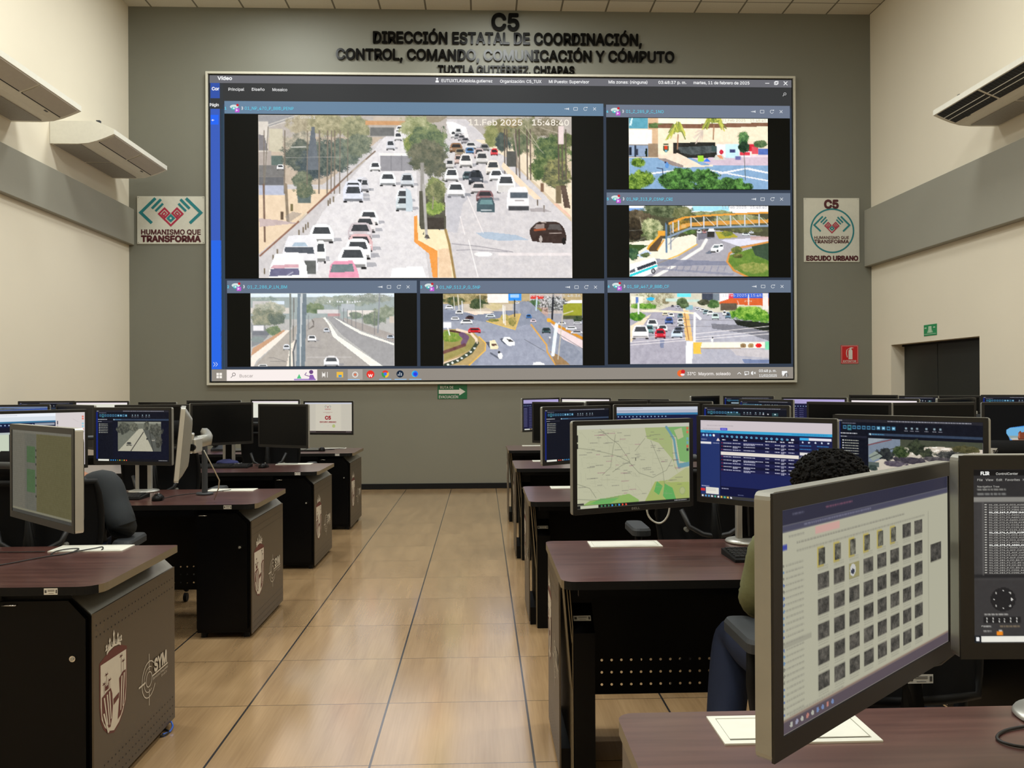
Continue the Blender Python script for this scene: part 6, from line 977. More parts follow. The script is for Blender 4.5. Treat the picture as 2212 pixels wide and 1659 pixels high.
def monitor(xa, ya, xb, yb, zt, kind, label, H=.34, bez=.017, tilt=0, logo=None, edge='silver', group='desktop monitors', back='bezel', th=.022):
    W = math.hypot(xb-xa, yb-ya); ang = math.atan2(yb-ya, xb-xa); cx, cy = (xa+xb)/2, (ya+yb)/2; zb = zt-H
    t = thing('desktop_monitor', (cx, cy, zb), label, 'monitor', group, ang)
    if tilt: t.rotation_euler = (math.radians(tilt), 0, ang)
    w = W/2; n = 5
    def rr(x, r, z0, z1, y):
        P = rounded(-x, z0, x, z1, (r, r, r, r), 3); return [(a, y, b) for a, b in P]
    m = MB()
    m.loft([rr(w, .010, 0, H, .0035), rr(w, .010, 0, H, th)], M[edge], cap=True); m.build('casing', t, local=True)
    m = MB(); m.loft([rr(w-.012, .01, .012, H-.012, th), rr(w-.03, .02, .03, H-.03, th+.014), rr(w*.55, .03, .07, H-.06, th+.036), rr(w*.45, .03, .09, H-.08, th+.038)], M[back], cap=True); m.build('back_shell', t, local=True)
    m = MB(); fr = [(-w+.001, .001), (w-.001, .001), (w-.001, H-.001), (-w+.001, H-.001)]; ins = [(-w+bez, bez+.004), (w-bez, bez+.004), (w-bez, H-bez), (-w+bez, H-bez)]
    for k in range(4):
        a, b, c, d = fr[k], fr[(k+1) % 4], ins[(k+1) % 4], ins[k]
        m.add([(a[0], 0, a[1]), (b[0], 0, b[1]), (c[0], 0, c[1]), (d[0], 0, d[1]), (a[0], .004, a[1]), (b[0], .004, b[1]), (c[0], .004, c[1]), (d[0], .004, d[1])], [(0, 1, 2, 3), (7, 6, 5, 4), (0, 4, 5, 1), (2, 6, 7, 3)], M['bezel'])
    if logo:
        V, F = fit_text(logo, -.018, .018, .006, .008, .02, 0, down=False); m.add([(a, -.0006-c, b) for a, b, c in V], F, M['silver'])
    m.build('bezel', t, local=True, recalc=True)
    sw, s0, s1 = w-bez, bez+.004, H-bez
    if kind is None:
        m = MB(); m.box((-sw, .0022, s0), (sw, .0036, s1), M['offscr']); m.build('screen', t, local=True)
    else:
        Z = ui(kind) if isinstance(kind, str) else kind
        Z.build('screen', t, lambda X, Y: (-sw+np.asarray(X)/560*2*sw, s1-np.asarray(Y)/330*(s1-s0)), .0003).location = (0, .0030, 0)
    m = MB(); m.box((-.05, th+.036, H/2-.05), (.05, th+.052, H/2+.05), M['lsilver' if back != 'bezel' else 'blackm'], .004); m.build('mount_plate', t, local=True)
    nx, ny = -math.sin(ang), math.cos(ang)
    if back == 'bezel': MOUNTS.append((cx+nx*(th+.05), cy+ny*(th+.05), zb+H/2)); return t
G_ = 'desktop monitors'
MON = [  # left end x, y, right end x, y, top, picture, what sets it apart
 (.783, -9.41, 1.249, -9.0, 1.266, 'photos', 'large silver-edged monitor in the right foreground showing rows of photo thumbnails', dict(bez=.024, th=.026)),
 (1.212, -9.08, 1.772, -9.10, 1.283, 'flir', 'monitor cut by the right frame edge showing a camera list and round pad controls', dict(bez=.024, th=.03)),
 (.747, -7.44, 1.236, -7.23, 1.274, 'map', 'monitor showing a green and beige street map on the second right desk', dict(logo='DELL')),
 (1.269, -7.15, 1.667, -7.54, 1.2805, 'table', 'monitor showing a dark blue incident table beside the street map monitor', dict(logo='DELL')),
 (1.799, -7.19, 2.161, -7.62, 1.284, 'video', 'monitor showing a video program with trees and a long wall, behind the curly hair', {}),
 (.769, -5.64, 1.213, -5.32, 1.2805, 'videodark', 'monitor with a mostly black video program, left of the blue-striped one', {}),
 (1.215, -5.42, 1.761, -5.34, 1.2875, 'blue', 'monitor with a white and blue header, directly behind the street map monitor', {}),
 (1.788, -5.26, 2.187, -5.68, 1.281, 'menu', 'monitor with a dark toolbar and pale strip, directly behind the incident table monitor', {}),
 (2.487, -5.17, 2.813, -5.62, 1.293, None, 'switched-off monitor above the curly-haired person, left of the other black one', {}),
 (2.927, -5.39, 3.477, -5.36, 1.287, None, 'switched-off monitor in front of the black doors, left of the beach picture', {}),
 (3.510, -5.36, 4.060, -5.50, 1.286, 'cave', 'monitor at the right frame edge showing a blue beach seen from a dark cave', {}),
 (.836, -3.50, 1.231, -3.80, 1.269, None, 'tilted switched-off monitor nearest the aisle, on the fourth right desk', {}),
 (1.251, -3.80, 1.793, -3.58, 1.276, None, 'dark monitor, top edge rising to the right, second from the aisle, fourth right desk', {}),
 (1.815, -3.49, 2.230, -3.90, 1.272, None, 'dark monitor, top edge falling to the right, third from the aisle, fourth right desk', {}),
 (2.619, -3.33, 2.905, -3.82, 1.2805, 'menu', 'monitor with faint menu lines, just left of the lilac-headed one', {}),
 (2.969, -3.39, 3.351, -3.80, 1.2955, 'lilac', 'monitor with a lilac header over a navy list', {}),
 (3.520, -3.47, 3.868, -3.94, 1.283, 'white', 'monitor with a white header strip left of the black doors', {}),
 (4.137, -3.73, 4.619, -3.46, 1.283, None, 'dark monitor with a pale corner in front of the black doors', {}),
 (4.632, -3.50, 5.060, -3.86, 1.3075, 'videodark', 'monitor with small blue icons in front of the white wall right of the doors', {}),
 (.826, -2.07, 1.237, -1.66, 1.277, 'bluelist', 'monitor nearest the aisle on the farthest right desk, showing a navy list', {}),
 (1.240, -1.74, 1.707, -2.10, 1.277, 'white', 'monitor with a bright white strip on the farthest right desk', {}),
 (1.853, -1.66, 2.316, -2.00, 1.2585, None, 'dark monitor under the bright white strip one, farthest right desk', {}),
 (2.549, -1.99, 2.950, -1.60, 1.288, None, 'dark monitor with a pale top edge, fourth along the farthest right desk', {}),
 (2.978, -1.63, 3.375, -2.04, 1.2855, 'menu', 'monitor with dark toolbar, fifth along the farthest right desk', {}),
 (4.363, -1.56, 4.655, -2.04, 1.289, None, 'dark monitor below the fire extinguisher sign', {}),
 (4.719, -1.64, 5.040, -2.10, 1.279, 'menu', 'monitor below the doorway edge on the farthest right desk', {}),
 (5.150, -1.60, 5.545, -2.00, 1.278, None, 'dark monitor at the wall end of the farthest right desk', {}),
 (-1.3116, -7.30, -.890, -7.70, 1.272, 'sheet', 'grey monitor showing a green and yellow spreadsheet on the nearest left desk', dict(bez=.02, th=.030, edge='lsilver')),
 (-2.263, -5.92, -1.862, -5.49, 1.2795, 'mapwhite', 'monitor showing a pinkish map beside a bright window, left frame edge', {}),
 (-1.900, -5.34, -1.389, -5.48, 1.286, 'videoright', 'monitor showing a grey road camera picture on the second left desk', {}),
 (-1.190, -5.98, -1.030, -6.45, 1.309, None, 'silver-backed monitor turned edge-on at the end of the second left desk', dict(tilt=-5.4, edge='lsilver', back='silver', th=.024, H=.355)),
 (-3.596, -3.61, -3.033, -3.60, 1.2715, 'photo', 'monitor with a blurred blue and green picture, third left desk', {}),
 (-2.986, -3.60, -2.524, -3.96, 1.2705, None, 'dark monitor with a pale sloping top edge, third left desk', {}),
 (-2.498, -3.66, -1.930, -3.60, 1.266, None, 'switched-off monitor behind the edge-on silver one', {}),
 (-1.854, -3.80, -1.464, -3.44, 1.278, None, 'large switched-off monitor with silver stand on the third left desk', {}),
 (-1.355, -3.71, -.915, -3.94, 1.2685, None, 'squarish switched-off monitor at the aisle end of the third left desk', {}),
 (-4.208, -1.89, -3.645, -1.90, 1.274, 'videodark', 'leftmost monitor of the farthest left desk, against the white wall', {}),
 (-3.636, -1.92, -3.063, -2.02, 1.272, 'white', 'monitor with a white strip near the left room corner', {}),
 (-3.040, -1.85, -2.610, -2.00, 1.2575, None, 'dark monitor right of the left room corner, farthest left desk', {}),
 (-2.490, -2.05, -1.930, -2.16, 1.2745, None, 'dark monitor behind the large switched-off one, farthest left desk', {}),
 (-1.908, -1.89, -1.389, -2.02, 1.277, 'white', 'monitor with a blank bright white page on the farthest left desk', {}),
 (-1.381, -1.89, -.859, -2.02, 1.2595, 'c5', 'monitor showing a page with C5 ESCUDO URBANO, aisle end of the farthest left desk', {}),
]
for xa, ya, xb, yb, zt, kd, lb, kw in MON: monitor(xa, ya, xb, yb, zt, kd, lb, **kw)

# ---- stands with arms
def stand(x, y, label, light=True, only=None):
    t = thing('monitor_stand', (x, y, .7525), label, 'monitor stand', 'monitor stands'); a = M['lsilver'] if light else M['silver']
    m = MB(); m.lathe((x, y, .7525), [(.001, 0), (.088, 0), (.092, .004), (.088, .010), (.062, .014), (.050, .018), (.001, .018)], a, 36); m.build('base', t)
    for s_ in (-1, 1):
        m = MB(); m.box((x+s_*.037-.012, y-.014, .768), (x+s_*.037+.012, y+.014, 1.16), a, .004); m.build('pillar', t)
    m = MB(); m.box((x-.024, y-.010, .768), (x+.024, y+.010, 1.15), M['black']); m.build('cable_channel', t)
    m = MB(); m.cyl((x, y, 1.075), .058, .06, M['darkg'], 20); m.build('arm_collar', t)
    for (mx, my, mz) in MOUNTS:
        if abs(mx-x) < .82 and -.75 < my-y < .25 and math.hypot(mx-x, my-y) < 1.1:
            m = MB(); e = Vector((mx, my, 0)); b = Vector((x, y, 0)); d = (e-b); L = d.length
            n = Vector((-d.y, d.x, 0)).normalized(); n = n*(.13 if n.y > 0 else -.13)*min(1, L/.4); mid = b+d*.5+n
            m.tube([(x, y, 1.10), (mid.x, mid.y, 1.10), (mx, my, 1.10), (mx, my, mz)], .014, M['darkg'], 8); m.build('arm', t)
    return t
for i, (yf, xs) in enumerate(zip(LF, ((-1.67,), (-1.69, -3.42), (-1.69, -3.30), (-1.62, -3.35)))):
    for k, x in enumerate(xs): stand(x, yf-.10, f'silver twin-pillar monitor stand on the {ORD_L[i]} left desk, '+('the one nearer the aisle' if k == 0 else 'the one nearer the wall'))
for i, (yf, xs) in enumerate(zip(RF, ((1.545,), (1.515, ), (1.515, 3.26), (1.53, 3.25, 4.80), (1.53, 3.2, 4.95)))):
    for k, x in enumerate(xs): stand(x, yf-.075, f'silver twin-pillar monitor stand on the {ORD_R[i]} right desk, '+['the one nearest the aisle', 'the second from the aisle', 'the one nearest the wall'][k])
# the light grey swing arm behind the edge-on monitor
t = thing('swing_arm', (-1.26, -5.29, .7525), 'light grey curved swing arm with a black knob, behind the edge-on monitor', 'monitor arm')
m = MB(); m.lathe((-1.26, -5.29, .7525), [(.001, 0), (.05, 0), (.05, .012), (.001, .012)], M['darkg'], 20); m.build('base', t)
m = MB(); m.cyl((-1.26, -5.29, .764), .017, .335, M['darkg'], 14); m.build('pole', t)
m = MB()
P = [(-1.26, -5.29), (-1.18, -5.50), (-1.09, -5.75), (-1.02, -5.98), (-1.02, -6.13)]
m.loft([[(x-.02, y, 1.10), (x+.02, y, 1.10), (x+.025, y, 1.135), (x+.015, y, 1.155), (x-.015, y, 1.155), (x-.025, y, 1.135)] for x, y in P], M['silver'], smooth=True); m.build('arm_cover', t)
m = MB(); m.box((-1.045, -6.235, 1.075), (-.995, -6.13, 1.15), M['lsilver'], .008); m.build('bracket', t)
m = MB(); m.cyl((-1.012, -6.25, 1.105), .017, .02, M['blackm'], 18, 'y'); m.build('knob', t)
m = MB(); m.tube([(-1.0, -6.10, 1.08), (-.985, -6.0, .98), (-1.0, -5.85, .90), (-1.05, -5.70, .84), (-1.10, -5.62, .765)], .0035, M['cablew'], 6); m.build('cable', t)

# ================================================================== SMALL THINGS ON THE DESKS
def keyboard(cx, cy, label, rz=0, w=.44, d=.15, light=False):
    t = thing('keyboard', (cx, cy, .7525), label, 'keyboard', 'keyboards', rz); m = MB()
    m.prism([(-d/2, 0), (-d/2, .010), (d/2, .022), (d/2, 0)], 'x', -w/2, w/2, M['blackm']); m.build('case', t, local=True)
    m = MB(); c = M['key'] if not light else M['silver']
    for r in range(6):
        y = d/2-.014-r*.0225-(.004 if r else 0); z = .010+.012*(y+d/2)/d; x = -w/2+.012
        while x < w/2-.018:
            if r == 5 and -w*.28 < x < -w*.02: kw = .105
            else: kw = .0165
            if abs(x-w*.165) < .008 or (r == 0 and random.random() < .15): x += .012; continue
            m.box((x, y-.0085, z), (x+kw, y+.0085, z+.005), c); x += kw+.0025
    m.build('keys', t, local=True); return t
def mouse(cx, cy, label, rz=0):
    t = thing('computer_mouse', (cx, cy, .7525), label, 'computer mouse', 'computer mice', rz); m = MB()
    R = []
    for (y, w, h) in ((-.055, .012, .010), (-.048, .024, .024), (-.03, .030, .034), (0, .031, .038), (.03, .029, .030), (.048, .024, .018), (.055, .014, .008)): R.append([(-w, y, 0), (-w*.98, y, h*.55), (-w*.5, y, h*.95), (0, y, h), (w*.5, y, h*.95), (w*.98, y, h*.55), (w, y, 0)])
    m.loft(R, M['black'], smooth=True); m.build('body', t, local=True)
    m = MB(); m.cyl((-.003, .028, .030), .008, .006, M['silver'], 12, 'x'); m.build('wheel', t, local=True); return t
def cable(name, pts, mt, label, r=.0022):
    P = [Vector(p) for p in pts]; Q = []
    for i in range(len(P)-1):
        p0, p1, p2, p3 = P[max(i-1, 0)], P[i], P[i+1], P[min(i+2, len(P)-1)]
        for k in range(6):
            u = k/6; Q.append(.5*((2*p1)+(-p0+p2)*u+(2*p0-5*p1+4*p2-p3)*u*u+(-p0+3*p1-3*p2+p3)*u**3))
    Q.append(P[-1]); m = MB(); m.tube(Q, r, mt, 6); return tag(m.build(name), label, 'cable')
keyboard(1.56, -7.325, 'black keyboard on the second right desk in front of the silver stand', .02, d=.17)
keyboard(-1.78, -5.44, 'dark keyboard under the grey road camera monitor', 0, d=.16)
keyboard(-1.68, -3.56, 'black keyboard in front of the silver stand on the third left desk', 0, d=.16)
keyboard(-1.93, -1.84, 'pale-keyed keyboard on the farthest left desk seen left of the black chair post', 0, d=.15, light=True)
keyboard(-1.44, -1.84, 'pale-keyed keyboard on the farthest left desk seen behind the squarish black monitor', 0, d=.15, light=True)
mouse(-1.452, -5.52, 'black mouse on the second left desk, right of the keyboard', .2)
mouse(-1.340, -3.60, 'black mouse on the third left desk, right of the keyboard', -.2)
mouse(-1.20, -1.86, 'black mouse on the farthest left desk', .1)
t = thing('desk_phone', (-2.24, -1.72, .7525), 'grey desk phone on the farthest left desk', 'phone')
m = MB(); m.prism([(-1.82, .7525), (-1.82, .775), (-1.62, .83), (-1.62, .7525)], 'x', -2.33, -2.15, M['darkg']); m.build('body', t)
m = MB(); m.box((-2.325, -1.80, .80), (-2.285, -1.63, .845), M['blackm'], .01); m.build('handset', t)
m = MB(); m.prism([(-1.70, .8115), (-1.70, .8125), (-1.64, .829), (-1.64, .828)], 'x', -2.26, -2.17, M['silver']); m.build('phone_display', t)
m = MB()
pts = [(-1.76, -3.40), (-1.70, -3.36), (-1.63, -3.38), (-1.58, -3.43), (-1.62, -3.48), (-1.70, -3.49), (-1.77, -3.46)]
m.loft([[(x, y, .776) for x, y in pts], [(-1.68+(x+1.68)*.8, -3.43+(y+3.43)*.8, .790+.008*math.sin(i*2.3)) for i, (x, y) in enumerate(pts)], [(-1.68+(x+1.68)*.35, -3.43+(y+3.43)*.35, .803+.006*math.cos(i*3.1)) for i, (x, y) in enumerate(pts)]], M['bluec'], smooth=True)
tag(m.build('cloth'), 'crumpled dark blue cloth at the foot of the silver stand, third left desk', 'cloth')
z = .7555
cable('mouse_cable', [(-1.484, -7.057, z), (-1.40, -7.06, z), (-1.31, -7.058, z)], M['cable'], 'straight black cable left of the white port cover, nearest left desk')
cable('mouse_cable', [(-1.40, -7.34, z), (-1.34, -7.30, z), (-1.27, -7.18, z), (-1.22, -7.12, z), (-1.17, -7.06, .758), (-1.135, -7.01, .758), (-1.12, -6.985, .758), (-1.10, -7.02, .758), (-1.095, -7.045, .758)], M['cable'], 'black cable running across the white port cover, nearest left desk')
cable('mouse_cable', [(-1.26, -7.11, z), (-1.262, -7.06, .758), (-1.235, -7.02, .758), (-1.20, -7.015, .758), (-1.19, -7.05, .758), (-1.20, -7.10, z), (-1.235, -7.135, z), (-1.26, -7.11, z)], M['cable'], 'loop of black cable on the corner of the white port cover, nearest left desk')
cable('mouse_cable', [(-1.44, -5.46, z), (-1.40, -5.33, z), (-1.32, -5.24, z), (-1.25, -5.20, z), (-1.18, -5.13, .758), (-1.16, -5.10, .758)], M['cable'], 'thin black mouse cable on the second left desk')
cable('mouse_cable', [(-1.33, -3.54, z), (-1.45, -3.44, z), (-1.40, -3.36, z), (-1.20, -3.34, .758), (-1.13, -3.31, .758)], M['cable'], 'thin black mouse cable on the third left desk')
cable('mouse_cable', [(-1.20, -1.80, z), (-1.10, -1.72, z), (-1.20, -1.66, z), (-1.05, -1.60, .758), (-1.02, -1.56, .758)], M['cable'], 'thin black cable on the farthest left desk')
cable('white_cable', [(-1.98, -5.12, z), (-1.93, -5.08, .775), (-1.86, -5.12, z), (-1.80, -5.10, z), (-1.74, -5.14, z)], M['cablew'], 'white and grey cable under the pinkish map monitor')
cable('black_cable', [(1.70, -8.87, z), (1.52, -8.885, z), (1.405, -8.91, z), (1.355, -8.95, z), (1.375, -8.985, z), (1.46, -9.0, z), (1.62, -9.005, z)], M['cable'], 'black cable loop by the silver base in the right foreground', .0028)
cable('white_cable', [(1.10, -7.0, .98), (1.115, -6.94, .86), (1.165, -6.93, .82), (1.20, -6.95, .86), (1.205, -6.97, .96)], M['cablew'], 'white cable hanging in a loop under the street map monitor', .004)
cable('black_cable', [(1.50, -7.0, .98), (1.505, -7.045, .92), (1.51, -7.04, .84), (1.515, -7.03, .78)], M['cable'], 'black cable down the stand of the incident table monitor', .004)
cable('black_cable', [(1.545, -7.04, .93), (1.60, -7.05, .905), (1.66, -7.04, .91), (1.70, -7.0, .935)], M['cable'], 'black cable sagging right of the silver stand, second right desk', .004)
cable('blue_cable', [(-.862, -6.945, .03), (-.850, -6.96, .016), (-.852, -6.99, .006), (-.872, -7.01, .004)], M['blue'], 'short blue cable poking out under the nearest left desk', .004)
cable('black_cable', [(-.875, -7.03, .004), (-.858, -7.02, .006), (-.856, -6.985, .006), (-.89, -6.96, .006)], M['cable'], 'black cable end beside the short blue cable', .004)

# ================================================================== CHAIRS
def chair(x, y, label, rz=0.0, head=True, hz=0.0):
    t = thing('office_chair', (x, y, 0), label, 'chair', 'black office chairs', rz); B = lambda m, n: m.build(n, t, local=True)
    for k in range(5):
        a = math.radians(90+72*k); c, s = math.cos(a), math.sin(a); m = MB(); m.tube([(c*.03, s*.03, .10), (c*.16, s*.16, .095), (c*.30, s*.30, .075)], [.024, .020, .014], M['blackm'], 8); B(m, 'base_spoke')
        m = MB(); m.cyl((c*.30-.012*abs(s)-.006, s*.30, .028), .028, .02, M['blackm'], 14, 'x'); B(m, 'caster')
    m = MB(); m.cyl((0, 0, .09), .028, .18, M['blackm'], 16); m.cyl((0, 0, .27), .016, .13, M['chrome'], 14); B(m, 'gas_lift')
    m = MB(); m.box((-.12, -.13, .395), (.12, .10, .43), M['blackm'], .012); B(m, 'tilt_mechanism')
    m = MB(); P0 = rounded(-.245, -.23, .245, .24, (.09,)*4, 6)
    m.loft([[(a*.93, b*.93, .43) for a, b in P0], [(a, b, .445) for a, b in P0], [(a, b, .485) for a, b in P0], [(a*.93, b*.93, .505) for a, b in P0]], M['fabric'], smooth=True); B(m, 'seat')
    # back: curved mesh panel in a frame
    def bk(u, v):     # u -1..1 across, v 0..1 up
        w = .215+.03*math.sin(v*2.4); return (u*w, -.255-.035*math.sin(v*math.pi)*(-1)-.02*v+.035*u*u, .60+.40*v)
    m = MB(); nx_, nz = 8, 8; R = [[bk(-1+2*i/nx_, j/nz) for i in range(nx_+1)] for j in range(nz+1)]
    vs = [p for r in R for p in r]; fs = [(j*(nx_+1)+i, j*(nx_+1)+i+1, (j+1)*(nx_+1)+i+1, (j+1)*(nx_+1)+i) for j in range(nz) for i in range(nx_)]
    k = len(vs); vs += [(a, b-.012, c) for a, b, c in vs]; m.add(vs, fs+[tuple(q_+k for q_ in f_[::-1]) for f_ in fs], M['fabric'], True); B(m, 'backrest')
    E_ = [bk(-1, j/8) for j in range(9)]+[bk(-1+2*i/8, 1) for i in range(1, 8)]+[bk(1, 1-j/8) for j in range(9)]+[bk(1-2*i/8, 0) for i in range(1, 8)]
    m = MB(); E_ = [(a, b-.006, c) for a, b, c in E_]; m.tube(E_+[E_[0]], .014, M['blackm'], 8); B(m, 'back_frame')
    m = MB(); m.tube([(0, -.12, .41), (0, -.27, .44), (0, -.315, .56), (0, -.32, .72), (0, -.315, .98)], [.03, .03, .035, .030, .02], M['blackm'], 10); bp = B(m, 'back_post')
    asset_tag(t, 0, -.3565, .690, .062, .022, local=True)
    m = MB(); m.tube([(-.15, -.285, .83), (-.12, -.31, .755), (-.06, -.325, .722), (0, -.33, .712), (.06, -.325, .722), (.12, -.31, .755), (.15, -.285, .83)], .012, M['key'], 8); B(m, 'lumbar_support')
    for s_ in (-1, 1):
        m = MB(); m.cyl((s_*.13, -.31, .74), .010, .03, M['silver'], 12, 'y'); B(m, 'knob')
        m = MB(); m.tube([(s_*.20, -.02, .415), (s_*.285, -.02, .43), (s_*.30, -.02, .56), (s_*.30, -.02, .68)], [.018, .018, .020, .018], M['blackm'], 8); B(m, 'arm_support')
        m = MB(); P1 = rounded(s_*.30-.045, -.13, s_*.30+.045, .13, (.03,)*4, 4); m.loft([[(a, b, .68) for a, b in P1], [(a, b, .705) for a, b in P1], [(s_*.30+(a-s_*.30)*.86, b*.95, .716) for a, b in P1]], M['armpad']); B(m, 'armrest')
    if head:
        m = MB(); m.tube([(0, -.315, .97), (0, -.31, 1.02), (0, -.275, 1.045)], .013, M['blackm'], 8); B(m, 'headrest_post')
        m = MB(); R = []
        for a in (-.165, -.14, -.07, 0, .07, .14, .165):
            h = .062 if abs(a) < .15 else .035; yy = -.25+.9*a*a; R.append([(a, yy-.022, 1.075+hz-h), (a, yy+.014, 1.075+hz-h*.9), (a, yy+.022, 1.075+hz), (a, yy+.014, 1.075+hz+h*.9), (a, yy-.022, 1.075+hz+h), (a, yy-.030, 1.075+hz)])
        m.loft(R, M['fabric'], smooth=True); B(m, 'headrest')
    return t
chair(-1.50, -6.55, 'black office chair carrying the person in the grey-blue jacket, nearest left seat', .10)
chair(-1.695, -4.62, 'black office chair behind the edge-on silver monitor, left of the aisle', 0, hz=.05)
chair(-1.430, -2.80, 'black office chair whose posts show under the squarish black monitor, left of the aisle', 0)
chair(1.485, -6.33, 'black office chair behind the street map monitor, right of the aisle', 0, head=False)
c_ = chair(2.95, -6.35, 'black office chair with a white numbered tag in front of the beach picture', 0, hz=.0)
m = MB(); m.box((-.155, -.262, 1.055), (-.118, -.252, 1.10), M['sticker']); V, F = fit_text('33', -.150, -.123, 1.066, .024, .03, 0, down=False); m.add([(a, -.2630-c, b) for a, b, c in V], F, M['stickerd']); m.build('number_tag', c_, local=True)
chair(1.475, -8.10, 'black office chair carrying the curly-haired person, right foreground', 0, head=False)

# ================================================================== PEOPLE
def skinned(name, nodes, edges, mt, parent, sub=2):
    """nodes: name -> (x, y, z, radius); the first is the root"""
    ks = list(nodes); me = bpy.data.meshes.new(name); me.from_pydata([nodes[k][:3] for k in ks], [(ks.index(a), ks.index(b)) for a, b in edges], []); me.update()
    o = bpy.data.objects.new(name, me); COL.objects.link(o); o.parent = parent
    md = o.modifiers.new('Skin', 'SKIN'); md.use_smooth_shade = True; md.branch_smoothing = .6
    for i, k in enumerate(ks):
        r = nodes[k][3]; r = r if isinstance(r, tuple) else (r, r); sv = me.skin_vertices[0].data[i]; sv.radius = r; sv.use_root = (i == 0)
    sb = o.modifiers.new('Subdivision', 'SUBSURF'); sb.levels = sub; sb.render_levels = sub; me.materials.append(mt); return o
def person(x, y, label, top, bottom, elbowL, handL, elbowR, handR, kneeL, kneeR, footL, footR, head=(0, .06, 1.10), lean=(0, 0), sleeve='long', curly=True, sh=.98):
    t = thing('person', (x, y, 0), label, 'person'); hx, hy, hz_ = head; lx, ly = lean
    N = {'pelvis': (0, 0, .57, (.15, .12)), 'waist': (lx*.4, .0+ly*.4, .70, (.135, .11)), 'chest': (lx*.8, .01+ly*.8, .86, (.155, .115)), 'upper': (lx, .02+ly, sh-.02, (.10, .08)), 'neck': ((lx+hx)/2, (.03+ly+hy)/2, sh+.045, .056), 'skull0': (hx, hy-.005, hz_-.045, (.070, .078)), 'skull': (hx, hy-.01, hz_+.02, (.078, .092)), 'crown': (hx, hy-.01, hz_+.075, (.055, .065))}
    E = [('pelvis', 'waist'), ('waist', 'chest'), ('chest', 'upper'), ('upper', 'neck'), ('neck', 'skull0'), ('skull0', 'skull'), ('skull', 'crown')]
    for s_, el, ha, kn, ft, q_ in ((-1, elbowL, handL, kneeL, footL, 'L'), (1, elbowR, handR, kneeR, footR, 'R')):
        N['sh'+q_] = (lx+s_*.165, .01+ly, sh-.035, .050); N['el'+q_] = el+(.042,); N['wr'+q_] = ha+(.027,); E += [('upper', 'sh'+q_), ('sh'+q_, 'el'+q_), ('el'+q_, 'wr'+q_)]
        E_, H = Vector(el), Vector(ha); d = (H-E_).normalized(); side = d.cross(Vector((0, 0, 1))).normalized(); pal = H+d*.055; N['pa'+q_] = (*pal, (.034, .017)); E.append(('wr'+q_, 'pa'+q_))
        for f_, (o_, L) in enumerate(((-.030, .070), (-.011, .080), (.009, .074), (.027, .058))):
            b = pal+side*o_*1.0+d*.022; m1 = b+d*L*.5+Vector((0, 0, .006)); e = b+d*L*.85-Vector((0, 0, .014)); N[f'f{f_}a'+q_] = (*b, .009); N[f'f{f_}b'+q_] = (*m1, .0085); N[f'f{f_}c'+q_] = (*e, .0075); E += [('pa'+q_, f'f{f_}a'+q_), (f'f{f_}a'+q_, f'f{f_}b'+q_), (f'f{f_}b'+q_, f'f{f_}c'+q_)]
        th = H+d*.02-side*s_*.038; tt = th+d*.045-side*s_*.016-Vector((0, 0, .012)); N['t1'+q_] = (*th, .011); N['t2'+q_] = (*tt, .009); E += [('wr'+q_, 't1'+q_), ('t1'+q_, 't2'+q_)]
        N['hip'+q_] = (s_*.095, .03, .555, .095); N['kn'+q_] = kn+(.060,); N['an'+q_] = (ft[0], ft[1], .10, .040); E += [('pelvis', 'hip'+q_), ('hip'+q_, 'kn'+q_), ('kn'+q_, 'an'+q_)]
        N['ft'+q_] = (ft[0], ft[1]+.12, .045, (.035, .03)); E.append(('an'+q_, 'ft'+q_))
    body = skinned('body', N, E, M['skin'], t)
    g = lambda k, r: N[k][:3]+(r,)
    mb_ = MB(); R0 = []
    for c_, z_, rx, ry in ((N['pelvis'], .57, .170, .140), (N['pelvis'], .62, .172, .142), (N['waist'], .71, .160, .134), (N['chest'], .80, .172, .136), (N['chest'], .88, .186, .136), (N['upper'], sh-.06, .192, .120), (N['upper'], sh-.025, .170, .104), (N['upper'], sh+.002, .125, .088), (N['neck'], sh+.018, .080, .072)):
        R0.append([(c_[0]+rx*math.copysign(abs(math.cos(q))**.8, math.cos(q)), c_[1]+ry*math.copysign(abs(math.sin(q))**.8, math.sin(q)), z_) for q in [2*math.pi*k/32 for k in range(32)]])
    mb_.loft(R0, M[top], smooth=True)
    for q_, s_ in (('L', -1), ('R', 1)):
        a, b, w_ = (Vector(N[z_+q_][:3]) for z_ in ('sh', 'el', 'wr')); cf = b+(w_-b)*(.94 if sleeve == 'long' else .28); i_ = Vector((lx+s_*.085, .01+ly, sh-.055))
        K = [i_, a+Vector((s_*.004, 0, -.004)), a+(b-a)*.5+Vector((s_*.006, 0, 0)), b, b+(cf-b)*.5, cf]; rr_ = [.060, .074, .066, .060, .053, .044 if sleeve == 'long' else .050]; P_ = []; Q_ = []
        for i in range(len(K)-1):
            p0, p1, p2, p3 = K[max(i-1, 0)], K[i], K[i+1], K[min(i+2, len(K)-1)]
            for k in range(5): u = k/5; P_.append(.5*((2*p1)+(-p0+p2)*u+(2*p0-5*p1+4*p2-p3)*u*u+(-p0+3*p1-3*p2+p3)*u**3)); Q_.append(rr_[i]+(rr_[i+1]-rr_[i])*u)
        P_.append(K[-1]); Q_.append(rr_[-1]); mb_.tube(P_, Q_, M[top], 18)
    mb_.build('sweater' if top == 'olive' else 'jacket', t, local=True, recalc=True)
    g = lambda k, r: N[k][:3]+(r,)
    nx_, ny_ = (N['upper'][0]+N['neck'][0])/2, (N['upper'][1]+N['neck'][1])/2; m = MB()
